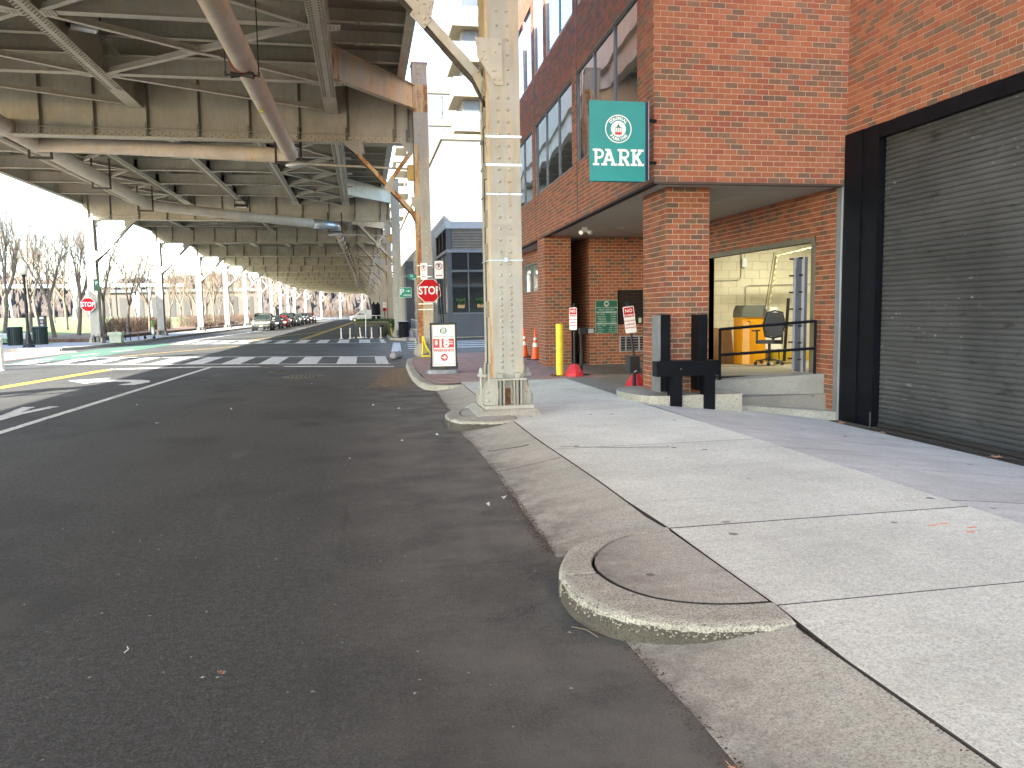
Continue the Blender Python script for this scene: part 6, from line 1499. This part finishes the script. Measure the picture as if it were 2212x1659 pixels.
# ================================================================== TREES
def tree_variant(seed, h, spread=.42):
    rnd = random.Random(seed); T = MB(); W_ = MB(); tips = []
    def grow(p, d, L_, r_, lvl):
        n = 3 if lvl < 3 else 2; pts = [p]; q = p.copy(); dd = d.copy()
        for i in range(n):
            dd = (dd+Vector((rnd.gauss(0, .09), rnd.gauss(0, .09), .13))).normalized(); q = q+dd*(L_/n); pts.append(q.copy())
        (T if lvl < 2 else W_).tube(pts, [r_*(1-.45*i/n) for i in range(n+1)], 7 if lvl == 0 else (5 if lvl == 1 else 3), cap=False)
        if lvl >= 5: return
        k = {0: 5, 1: 4, 2: 4, 3: 3, 4: 3}[lvl]
        for j in range(k):
            t_ = rnd.uniform(.35, 1.0) if lvl else rnd.uniform(.8, 1.0)
            bp_ = pts[min(int(t_*n), n-1)].lerp(pts[min(int(t_*n)+1, n)], t_*n-int(t_*n)) if t_ < 1 else pts[-1]
            ax = dd.orthogonal().normalized(); a = rnd.uniform(0, 6.28)
            sdir = (Matrix.Rotation(a, 3, dd) @ ax)
            nd = (dd*(1.0)+sdir*rnd.uniform(spread*.7, spread*1.5)).normalized(); nd.z = max(nd.z, -.1)
            grow(bp_, nd, L_*rnd.uniform(.58, .80)*(1.5 if lvl == 0 else 1), r_*(.46 if lvl else .5), lvl+1)
    grow(Vector((0, 0, 0)), Vector((rnd.gauss(0, .04), rnd.gauss(0, .04), 1)), h*.25, .10*h/8, 0)
    return T.mesh('trunk', m_bark, smooth='all'), W_.mesh('branches', m_twig)
TV = [tree_variant(s, 12.0, sp_) for s, sp_ in ((3, .30), (11, .36), (23, .33), (31, .42))]
def tree(x, y, s_, label, k, z=None, group='bare park trees'):
    t_ = thing('bare_tree', label, 'tree', (x, y, (lawn_z(x, y) if z is None else z)-.05), random.uniform(0, 6.28), group)
    a, c = TV[k % 4]; inst('trunk', a, t_, scale=(s_, s_, s_)); tag(inst('crown', c, t_, scale=(s_, s_, s_)), kind='stuff')
tl_ = [(-24.8, 60, 1.05, 'bare tree with a dark trunk at the far left edge of the park'), (-25.4, 66, 1.0, 'bare tree with a pale lower trunk left of the park lamp'), (-19.4, 54.0, .95, 'tall slim bare tree beside the wayfinding pillar'),
       (-24.9, 72, 1.0, 'bare tree on the lawn just left of the nearest white column'), (-19.7, 59, 1.05, 'bare tree half hidden behind the nearest white column'), (-18.9, 62, 1.0, 'bare tree in the mulch just right of the nearest white column'),
       (-18.4, 66, .9, 'bare tree behind the thin sign post on the left'), (-17.8, 70, .9, 'leaning bare tree left of the second white column'), (-19.1, 82, .85, 'bare tree with a straight trunk right of the second white column'), (-19.6, 90, .8, 'slim bare tree left of the third white column')]
for k, (x, y, s_, lab) in enumerate(tl_): tree(x, y, s_, lab, k)
for k, (x, y) in enumerate([(-32.9, 80), (-32.4, 86), (-34.1, 95), (-28.0, 95), (-47, 100), (-20.5, 100), (-21, 110), (-17.6, 98), (-21.6, 125), (-18.8, 121), (-19.1, 140), (-18.4, 150), (-17.1, 160), (-15.5, 180), (-9.7, 236), (-3.8, 246), (.5, 258), (-26, 130), (-22, 200), (-16, 225), (6, 270), (-40, 120), (-60, 105)]):
    far_ = y > 215; lawn_ = x < -25.5
    tree(x, y, random.uniform(.75, 1.05), 'one of the bare trees closing the far end of the street' if far_ else ('one of the bare trees deep in the park beyond the lawn' if lawn_ else 'one of the bare trees lining the road beyond the third white column'), k+1, group='bare trees at the end of the street' if far_ else ('bare trees deep in the park' if lawn_ else 'bare trees lining the road'), z=None if x < -20 and y < 200 else .2)
# shrubs and hedge rows
def twiggy(name, lab, x0, x1, y0, y1, z0, z1, n, cat='hedge', m_=m_hedge, L_=.35, struct=False):
    b = MB()
    for _ in range(n):
        x, y, z = random.uniform(x0, x1), random.uniform(y0, y1), random.uniform(z0, z1-.05); d = Vector((random.gauss(0, .5), random.gauss(0, .5), 1)).normalized()*L_*random.uniform(.5, 1.2)
        b.bar((x, y, z), tuple(Vector((x, y, z))+d), .018, .018)
    o = b.build('branches', m_, None, fix=False); t_ = thing(name, lab, cat, ((x0+x1)/2, (y0+y1)/2, z0)); o.parent = t_; o.location = (-(x0+x1)/2, -(y0+y1)/2, -z0); tag(o, kind='stuff')
twiggy('hedge', 'low bare brown hedge behind the mulch bed, from the nearest white column on', -20.2, -18.6, 66, 82, .3, 1.35, 5000)
twiggy('hedge', 'long bare hedge running along the road behind the far white columns', -19.0, -17.4, 84, 150, .3, 1.5, 7000)
twiggy('hedge', 'distant brown hedge closing the end of the street', -12, 10, 225, 229, .1, 2.2, 5000, L_=.8)
twiggy('shrub', 'small leafless shrub beside the nearest white column', -16.2, -15.4, 51.5, 52.4, .3, 1.0, 160, 'shrub', L_=.5)
for k in range(8):
    x, y = -17.2+random.uniform(-.5, .5), 86+k*3.1
    t_ = thing('clipped_shrub', 'low rounded brown shrub in the mulch bed near the far columns', 'shrub', (x, y, .33), 0, 'rounded brown shrubs in the mulch bed'); b = MB(); 
    for _ in range(260):
        d = Vector((random.gauss(0, 1), random.gauss(0, 1), abs(random.gauss(0, 1)))).normalized()*random.uniform(.35, .6); b.bar(tuple(d*.6), tuple(d), .03, .03)
    tag(b.build('branches', m_hedge, t_, fix=False), kind='stuff')
# masts of a footbridge and a pale hall behind the trees
for k, (x, y) in enumerate(((-62, 150), (-50, 152), (-40, 154))):
    t_ = thing('bridge_mast', ('leftmost blue-grey bridge mast behind the park trees', 'middle blue-grey bridge mast behind the park trees', 'rightmost blue-grey bridge mast behind the park trees')[k], 'mast', (x, y, 0), 0, 'bridge masts behind the park trees')
    one(lambda b: [b.bar((-1.2, 0, 0), (.3, 0, 17), .5, .5), b.bar((1.6, 0, 0), (.3, 0, 17), .25, .25), b.tube([(.3, 0, 17), (8, 0, 8)], .07, 5), b.tube([(.3, 0, 17), (-7, 0, 8)], .07, 5)], 'mast', m_galv, t_)
dk = thing('footbridge_deck', 'long thin pale bridge deck slung between the masts behind the park', 'bridge', (-48, 153, 7)); one(lambda b: b.box(-30, 16, -1, 1, 0, .6), 'deck', m_galv, dk)
hl = thing('pale_hall', 'long low pale building with tall openings behind the park trees', 'building', (-44, 205, 0))
one(lambda b: b.box(-24, 18, 0, 10, 0, 7.5), 'wall', plain('tan_hall_wall', (.09, .075, .06), .8), hl); one(lambda b: b.box(-25, 19, -.6, 10.5, 7.5, 8.2), 'roof', m_pale, hl)
for k in range(11): one(lambda b: b.box(-22+k*3.7, -20.2+k*3.7, -.08, 0, .8, 6.2), 'window', m_rod, hl)
# ================================================================== CARS
def loft(b, st, close=True):
    n = len(st[0])
    o = len(b.v)
    for s_ in st: b.v += s_
    for i in range(len(st)-1):
        for k in range(n-1): b.f.append((o+i*n+k, o+i*n+k+1, o+(i+1)*n+k+1, o+(i+1)*n+k)); b.m.append(b.cur); b.a.append(.5)
        b.f.append((o+i*n+n-1, o+i*n, o+(i+1)*n, o+(i+1)*n+n-1)); b.m.append(b.cur); b.a.append(.5)
    b.f.append(tuple(o+k for k in range(n))); b.f.append(tuple(o+(len(st)-1)*n+k for k in range(n-1, -1, -1))); b.m += [b.cur]*2; b.a += [.5]*2
def sec(y, w_, z0, z1, k=.86, bul=.05):
    return [(-w_*.9, y, z0), (w_*.9, y, z0), (w_, y, z0+.12), (w_*1.0, y, (z0+z1)/2+.05), (w_*.97, y, z1-.07), (w_*k, y, z1), (0, y, z1+bul*.5), (-w_*k, y, z1), (-w_*.97, y, z1-.07), (-w_, y, (z0+z1)/2+.05), (-w_, y, z0+.12)]
def car(x, y, kind, color, label, rz=0, group='cars parked along the left kerb', name='parked_car', metal=.3):
    t_ = thing(name, label, 'car', (x, y, 0), rz, group); m_ = plain('car_paint', color, .22, metal, .03, 1)
    suv = kind == 'suv'; W_ = .93 if suv else .88; L_ = 4.75; hood = 1.02 if suv else .86; belt = 1.10 if suv else .93; roof = 1.74 if suv else 1.42; z0 = .32 if suv else .24
    b = MB(); loft(b, [sec(0, W_*.86, z0+.12, hood-.30), sec(.10, W_*.95, z0+.02, hood-.16), sec(.45, W_, z0, hood-.04), sec(1.15, W_, z0, hood+.03), sec(1.45, W_, z0, belt), sec(3.9, W_, z0, belt+.02), sec(4.5, W_*.98, z0, belt if suv else belt-.03), sec(4.70, W_*.93, z0+.05, belt-.15), sec(4.75, W_*.86, z0+.15, belt-.3)])
    b.build('body', m_, t_, smooth=True)
    rw_ = W_*.74
    def gs(y_, w0, z1, w1): return [(-w0, y_, belt-.03), (w0, y_, belt-.03), (w0*.5+w1*.5+.03, y_, (belt+z1)/2), (w1, y_, z1), (0, y_, z1+.015), (-w1, y_, z1), (-w0*.5-w1*.5-.03, y_, (belt+z1)/2)]
    b = MB(); ye = 4.55 if suv else 4.1
    loft(b, [gs(1.30, W_*.86, belt+.0, W_*.82), gs(1.75, W_*.90, roof-.28, rw_+.03), gs(2.15, W_*.91, roof-.06, rw_), gs(3.4, W_*.91, roof-.05, rw_), gs(ye-.25, W_*.9, roof-.13, rw_*.97), gs(ye+.05, W_*.87, belt+.05, rw_)])
    b.build('windows', m_glassc, t_, smooth=True)
    one(lambda b: loft(b, [[(-rw_*.9, yy, zz-.03), (rw_*.9, yy, zz-.03), (rw_+.01, yy, zz-.01), (rw_*.8, yy, zz+.035), (-rw_*.8, yy, zz+.035), (-rw_-.01, yy, zz-.01)] for yy, zz in ((1.95, roof-.12), (2.3, roof-.03), (3.3, roof-.02), (ye-.2, roof-.09))]), 'roof', m_, t_, smooth=True)
    for s_ in (-1, 1):
        one(lambda b: [b.bar((s_*W_*.86, 1.32, belt), (s_*(rw_+.01), 2.1, roof-.04), .06, .05), b.bar((s_*W_*.92, 2.75, belt), (s_*(rw_+.02), 2.8, roof-.04), .05, .08), b.bar((s_*W_*.90, ye, belt), (s_*(rw_+.01), ye-.3, roof-.1), .08, .08)], 'window_pillar', m_, t_)
        one(lambda b: b.tube([(s_*(W_+.02), 1.62, belt+.03), (s_*(W_+.20), 1.60, belt+.08)], [.05, .09], 8), 'wing_mirror', m_, t_)
        h = one(lambda b: b.prism([(s_*W_*.52, hood-.28), (s_*W_*.88, hood-.26), (s_*W_*.90, hood-.12), (s_*W_*.56, hood-.15)], 1, -.005, .14), 'headlight', m_lens, t_)
        one(lambda b: b.box(min(s_*W_*.6, s_*W_*.85), max(s_*W_*.6, s_*W_*.85), 4.70, 4.77, belt-.28, belt-.12), 'tail_light', m_redlens, t_)
        for yy in (.88, 3.72):
            wr = .36 if suv else .32
            wh = one(lambda b: b.tube([(s_*(W_-.20), yy, wr), (s_*(W_+.01), yy, wr)], wr, 18), 'wheel', m_rubber, t_, smooth=True); one(lambda b: b.tube([(s_*(W_+.01), yy, wr), (s_*(W_+.02), yy, wr)], wr*.62, 12), 'rim', m_chrome, wh)
    one(lambda b: b.box(-W_*.48, W_*.48, -.012, .12, hood-.30, hood-.14), 'grille', m_black if not suv else m_chrome, t_)
    one(lambda b: b.box(-W_*.7, W_*.7, -.05, .1, z0+.12, z0+.26), 'bumper', m_ if suv else m_black, t_); one(lambda b: b.box(-.16, .16, -.065, -.05, z0+.14, z0+.24), 'number_plate', m_signw, t_)
    return t_
cs = [('suv', (.17, .17, .15), 'beige-silver off-road car at the head of the parked row on the left'), ('sedan', (.03, .035, .04), 'dark saloon parked right behind the silver off-road car'), ('sedan', (.20, .012, .012), 'red car third in the row parked along the left kerb'),
      ('suv', (.03, .03, .035), 'black off-road car fourth in the parked row'), ('sedan', (.10, .10, .105), 'dark grey car fifth in the parked row'), ('suv', (.16, .17, .17), 'light silver car sixth in the parked row'), ('suv', (.03, .03, .03), 'black tall car seventh in the parked row'),
      ('sedan', (.05, .05, .055), 'charcoal car eighth in the parked row'), ('suv', (.10, .02, .025), 'maroon tall car ninth in the parked row'), ('sedan', (.06, .055, .055), 'dark car at the far end of the parked row')]
y = 77.5
for k, (kd, c_, lab) in enumerate(cs):
    car(-9.6+.05*k+random.uniform(-.06, .06), y, kd, c_, lab, R(random.uniform(-1.5, 1.5)), metal=.6 if k in (0, 5) else .2); y += 6.6+random.uniform(-.5, .9)
# white van seen side-on at the end of the street
vn = thing('white_van', 'white delivery van standing side-on across the end of the street', 'van', (-2.4, 140, 0))
def vsec(x, w_, z0, z1): return [(x, -w_, z0), (x, w_, z0), (x, w_, z1-.15), (x, w_*.82, z1), (x, -w_*.82, z1), (x, -w_, z1-.15)]
m_van = plain('white_van_paint', (.78, .78, .78), .3, .0, .02)
one(lambda b: loft(b, [vsec(0, .85, .45, .85), vsec(.12, .95, .35, 1.05), vsec(1.0, .98, .33, 1.22), vsec(1.15, .98, .33, 1.3), vsec(2.0, .98, .33, 2.02), vsec(2.3, .98, .33, 2.12), vsec(5.5, .98, .33, 2.12), vsec(5.7, .96, .4, 2.0)]), 'body', m_van, vn, smooth=True)
one(lambda b: b.add([(1.35, -.985, 1.28), (2.6, -.985, 1.28), (2.6, -.96, 1.85), (1.95, -.96, 1.85), (1.35, -.97, 1.27), (2.6, -.97, 1.27), (2.6, -.95, 1.84), (1.95, -.95, 1.84)], [(0, 1, 2, 3), (7, 6, 5, 4), (0, 4, 5, 1), (1, 5, 6, 2), (2, 6, 7, 3), (3, 7, 4, 0)]), 'side_window', m_glassc, vn)
one(lambda b: b.add([(1.12, -.7, 1.31), (1.12, .7, 1.31), (1.92, .66, 1.98), (1.92, -.66, 1.98)], [(0, 1, 2, 3)]), 'windscreen', m_glassc, vn)
for x in (.95, 4.6): one(lambda b: [b.tube([(x, -1.0, .36), (x, -.78, .36)], .36, 18)], 'wheel', m_rubber, vn, smooth=True); one(lambda b: b.tube([(x, -1.01, .36), (x, -1.0, .36)], .2, 12), 'rim', m_chrome, vn)
one(lambda b: b.box(1.75, 1.95, -1.2, -.98, 1.3, 1.55), 'wing_mirror', m_black, vn); one(lambda b: b.box(-.03, .25, -.9, .9, .40, .62), 'bumper', m_black, vn)
one(lambda b: b.box(2.95, 2.97, -.99, -.978, .5, 1.9), 'door_seam', m_black, vn); one(lambda b: b.box(-.01, .1, -.82, -.55, .85, 1.0), 'headlight', m_lens, vn)
# ================================================================== BUILDINGS ACROSS THE STREET
gb_ = thing('louvred_building', 'slate-blue glass-fronted corner building with a metal louvre storey on top', 'building', (4.9, 45, 0))
one(lambda b: [b.box(.12, 9, .12, 6.4, 0, 6.3)], 'interior_core', plain('warm_dark_interior', (.06, .05, .045), .8), gb_)
one(lambda b: [b.box(-.06, 9.1, -.06, 6.6, 6.35, 6.75)], 'cornice', plain('pale_blue_cap', (.36, .40, .45), .4, .4), gb_); one(lambda b: b.box(-.04, 9.05, -.04, 6.5, 4.98, 5.16), 'ledge', plain('pale_blue_ledge', (.22, .25, .30), .4, .4), gb_)
for k in range(13): one(lambda b: b.add([(.30, -.01, 5.2+k*.09), (9, -.01, 5.2+k*.09), (9, .09, 5.26+k*.09), (.30, .09, 5.26+k*.09), (.30, .0, 5.19+k*.09), (9, .0, 5.19+k*.09)], [(0, 1, 2, 3), (0, 4, 5, 1)]), 'louvre_blade', plain('bronze_louvre', (.42, .40, .36), .45, .3), gb_, fix=False)
for k in range(13): one(lambda b: b.add([(-.01, .30, 5.2+k*.09), (-.01, 6.2, 5.2+k*.09), (.09, 6.2, 5.26+k*.09), (.09, .30, 5.26+k*.09)], [(0, 1, 2, 3)]), 'side_louvre_blade', m_slate, gb_, fix=False)
one(lambda b: [b.box(0, .28, 0, .28, 0, 6.35), b.box(-.02, 9, -.02, .12, 0, 1.42), b.box(-.02, .12, .12, 6.4, 0, 1.42)], 'plinth_and_corner', m_slate, gb_)
one(lambda b: [b.box(-.01, .12, 2.2, 2.35, 1.42, 6.35), b.box(-.01, .12, 4.2, 4.35, 1.42, 6.35), b.box(-.01, .12, 6.2, 6.4, 1.42, 6.35)], 'side_mullion', m_slate, gb_)
gm = mk_glass('shop_window_glass', (.02, .022, .025), .10, 0)
for x0, x1 in ((.30, 1.22), (1.28, 2.6), (2.66, 4.4), (4.46, 6.2), (6.26, 8.9)):
    one(lambda b: b.box(x0, x1, .06, .07, 1.50, 3.85), 'window_pane', gm, gb_); one(lambda b: b.box(x0, x1, .06, .07, 3.98, 4.96), 'window_pane', gm, gb_)
one(lambda b: [b.box(.28, 9, .0, .1, 1.42, 1.50), b.box(.28, 9, .0, .1, 3.85, 3.98)]+[b.box(x, x+.06, .0, .1, 1.50, 4.98) for x in (1.22, 2.6, 4.4, 6.2)], 'window_frame', m_alu, gb_)
for q, (y0, y1) in enumerate(((.3, 2.2), (2.35, 4.2), (4.35, 6.2))): one(lambda b: b.box(.05, .06, y0, y1, 1.45, 4.96), 'side_window', gm, gb_)
for (x, z, m_, s_) in ((.75, 1.95, m_leaf, 1), (1.9, 1.98, m_leaf, 1)):
    tt = thing('window_plant', ('leafy pot plant on the left of the shop window', 'leafy pot plant on the right of the shop window')[x > 1], 'plant', (4.9+x, 44.82, z), 0, 'pot plants in the shop window')
    one(lambda b: b.box(-.2, .2, -.06, .06, -.2, .0), 'box', m_card, tt); tag(one(lambda b: foliage(b, -.22, .18, -.06, .06, -.02, .32, 160, .10), 'leaves', m_leaf, tt, fix=False), kind='stuff')
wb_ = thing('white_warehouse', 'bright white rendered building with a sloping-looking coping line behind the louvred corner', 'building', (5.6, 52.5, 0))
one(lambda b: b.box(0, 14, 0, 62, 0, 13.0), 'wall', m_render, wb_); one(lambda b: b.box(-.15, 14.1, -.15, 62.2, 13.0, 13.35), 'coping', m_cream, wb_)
for k in range(6): one(lambda b: b.box(-.03, 0, 9+k*8, 10.5+k*8, 2.2, 5.0), 'louvred_vent', m_slate, wb_)
one(lambda b: b.box(-.05, .0, 2.2, 3.4, 6.6, 6.75), 'stub_bracket', m_cream, wb_)
sl_ = thing('stone_building', 'pale rough stone building with a slate-blue bay down the street', 'building', (3.9, 62, 0))
one(lambda b: b.box(.25, 1.8, 0, 60, .1, 6.4), 'wall', m_mortar, sl_)
b = MB(); r_ = 0; z = .12
rs_ = random.Random(5); nst = 0
while z < 6.3:
    h = rs_.uniform(.22, .36); x = .25
    while x < 1.75:
        w_ = rs_.uniform(.3, .55); one(lambda b: b.box(x+.012, min(1.8, x+w_)-.012, -.05+rs_.uniform(-.02, .01), .02, z+.012, z+h-.012), 'stone', m_stone, sl_); x += w_
    y_ = .05
    while y_ < 9: w_ = rs_.uniform(.4, .9); one(lambda b: b.box(.20+rs_.uniform(-.01, .02), .27, y_+.012, y_+w_-.012, z+.012, z+h-.012), 'stone', m_stone, sl_); y_ += w_
    z += h
one(lambda b: b.box(-.45, .25, .3, 3.0, .1, 5.6), 'bay', m_slate, sl_); one(lambda b: [b.box(-.30, .15, .22, .29, 4.2+q*.1, 4.25+q*.1) for q in range(8)], 'vent_grille', m_alu, sl_); one(lambda b: b.box(.9, 1.25, -.07, -.04, 2.1, 4.1), 'narrow_window', m_darkgl or m_glassb, sl_)
rl2 = thing('white_railing', 'white metal railing in front of the pale stone building', 'railing', (3.4, 56, .12))
for k in range(12): one(lambda b: b.box(.08*k, .08*k+.02, -.01, .01, 0, .95-.02*k), 'baluster', m_signw, rl2)
one(lambda b: b.bar((0, 0, .96), (.95, 0, .72), .03, .04), 'top_rail', m_signw, rl2)
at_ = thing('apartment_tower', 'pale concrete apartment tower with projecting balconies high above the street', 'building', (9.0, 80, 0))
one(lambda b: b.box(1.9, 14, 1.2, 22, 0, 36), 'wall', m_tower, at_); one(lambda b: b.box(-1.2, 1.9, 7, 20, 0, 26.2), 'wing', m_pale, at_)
for k in range(8):
    z = 6.2+k*3.45
    bl = one(lambda b: b.box(.84, 6, 0, 5.5, z, z+1.0), 'balcony', m_tower, at_); one(lambda b: b.box(.80, 6.05, -.05, 5.55, z-.12, z), 'balcony_soffit', m_cream, bl)
    one(lambda b: b.box(.86, 6, .02, .05, z+1.0, z+1.75), 'balcony_glass', m_winpale, bl); one(lambda b: [b.box(.84, .88, .0, 5.5, z+1.72, z+1.78), b.box(.84, 6, .0, .05, z+1.75, z+1.80)], 'handrail', m_alul, bl)
    one(lambda b: b.box(2.0, 3.6, 1.12, 1.2, z+1.0, z+3.2), 'balcony_door', m_slate, at_)
    if z+2 < 26:
        one(lambda b: b.box(-.7, .35, 6.93, 7.0, z-.6, z+1.7), 'window', m_winpale, at_); one(lambda b: b.box(-1.25, 1.9, 6.88, 7.0, z+1.95, z+2.2), 'floor_band', m_tower, at_)
        one(lambda b: b.box(-1.24, -1.2, 8, 18, z-.6, z+1.7), 'side_window', m_winpale, at_)
for j in range(3):
    tw = thing('balcony_block', ('nearest pale balcony block behind the white warehouse', 'middle pale balcony block behind the white warehouse', 'farthest pale balcony block behind the white warehouse')[j], 'building', (6.2, 118+j*30, 0), 0, 'pale balcony blocks down the street')
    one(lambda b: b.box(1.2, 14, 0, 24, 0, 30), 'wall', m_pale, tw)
    for k in range(7):
        for q in range(2):
            z = 6+k*3.4; bl = one(lambda b: b.box(-.4, 1.2, 2+q*11, 8+q*11, z, z+1.0), 'balcony', m_render, tw); one(lambda b: b.box(-.42, 1.2, 1.98+q*11, 8.02+q*11, z-.12, z), 'balcony_soffit', m_cream, bl)
            one(lambda b: b.box(1.17, 1.2, 2.5+q*11, 7.5+q*11, z+1, z+3), 'window', m_winpale, tw)
rb = thing('shade_block', 'unseen plain brick block added left of view to shade the pavement', 'building', (-30, 27, 0))  # unseen block, added and sized so its shadow falls on the left pavement
one(lambda b: b.box(-14, 0, 0, 23, 0, 16.3), 'wall', m_bfar, rb)
for k in range(5):
    for q in range(4): one(lambda b: b.box(-.02, .04, 2+k*4.3, 4.2+k*4.3, 1.5+q*3.5, 3.4+q*3.5), 'window', m_glassb, rb)
# ================================================================== LITTER AND LEAVES NEAR THE CAMERA
def leaf(x, y, z, s_, label, m_=m_dleaf, cat='leaf', group='dry leaves on the ground'):
    t_ = MB(); n = 11; pts = []
    for k in range(2*n): a = 2*math.pi*k/(2*n); r_ = s_*(1 if k % 2 == 0 else .5)*(1.0-.25*abs(math.sin(a))); pts.append((r_*math.cos(a), r_*math.sin(a), .012+.35*s_*abs(math.sin(a*1.5))*random.uniform(.2, 1)))
    t_.add(pts+[(0, 0, .008)], [(k, (k+1) % (2*n), 2*n) for k in range(2*n)])
    t_.tube([(0, 0, .008), (-s_*1.5, .1*s_, .01)], .0018, 4)
    o = t_.build('dry_leaf', m_, None, loc=(x, y, z), rot=(0, 0, random.uniform(0, 6.28))); tag(o, label, cat, group)
leaf(1.18, 2.24, .006, .06, 'largest reddish dry leaf lying in the gutter at the bottom edge of the photo')
leaf(-.38, 2.62, .0, .022, 'small orange leaf on the asphalt near the bottom of the photo')
leaf(-.66, 3.42, .0, .022, 'small yellow-orange twig-like leaf on the asphalt left of the kerb nose')
leaf(7.2, 10.6, -.26, .09, 'tan dry leaf at the left foot of the rolling shutter'); leaf(7.15, 9.6, -.258, .10, 'upright tan leaf on the drain before the shutter'); leaf(7.28, 7.7, -.26, .08, 'tan dry leaf on the drain farther right before the shutter')
leaf(5.9, 8.6, -.09, .035, 'small dark leaf on the sloping apron')
pb = MB(); pb.add([(0, 0, 0), (.03, .005, .012), (.028, .02, .004), (.0, .016, .012)], [(0, 1, 2, 3)]); pme2 = pb.mesh('paper_scrap', m_paper)
for k, (x, y) in enumerate([(1.1, 6.2), (.95, 6.0), (-.2, 8.4), (.4, 9.4), (.9, 9.7), (-3.5, 17.5), (-2.2, 13.4), (-4, 14.6), (-1.2, 17.8), (.1, 13.2), (.5, 12.6), (-3.0, 12.0)]):
    o = inst('paper_scrap', pme2, None, (x, y, .004), (0, 0, random.uniform(0, 6)), (random.uniform(.8, 2),)*3); tag(o, 'tiny white paper scrap on the asphalt near the gutter', 'litter', 'white paper scraps on the road')
o = inst('twig', one(lambda b: b.tube([(0, 0, .006), (.01, .03, .008), (-.005, .065, .006)], .0025, 5), '_tmp', m_paper).data, None, (-1.15, 3.75, 0)); tag(o, 'thin pale curved straw lying alone on the near asphalt', 'straw'); bpy.data.objects.remove(bpy.data.objects['_tmp']); o.name = 'straw'
o = thing('crumpled_paper', 'crumpled white paper beside the step at the pillar guard', 'litter', (5.60, 11.33, .05)); one(lambda b: [b.dome((random.uniform(-.03, .03), random.uniform(-.03, .03), 0), (random.uniform(-.6, .6), random.uniform(-.6, .6), 1), .03, .9, 5) for _ in range(5)], 'paper', m_paper, o)
o = thing('twig', 'thin dark twig lying against the kerb nose', 'twig', (1.0, 3.5, 0)); one(lambda b: [b.tube([(-.04, .05, .01), (.02, 0, .012), (.05, -.09, .01)], .003, 5), b.tube([(.02, 0, .012), (.10, -.04, .01)], .002, 4)], 'stem', m_bark, o)
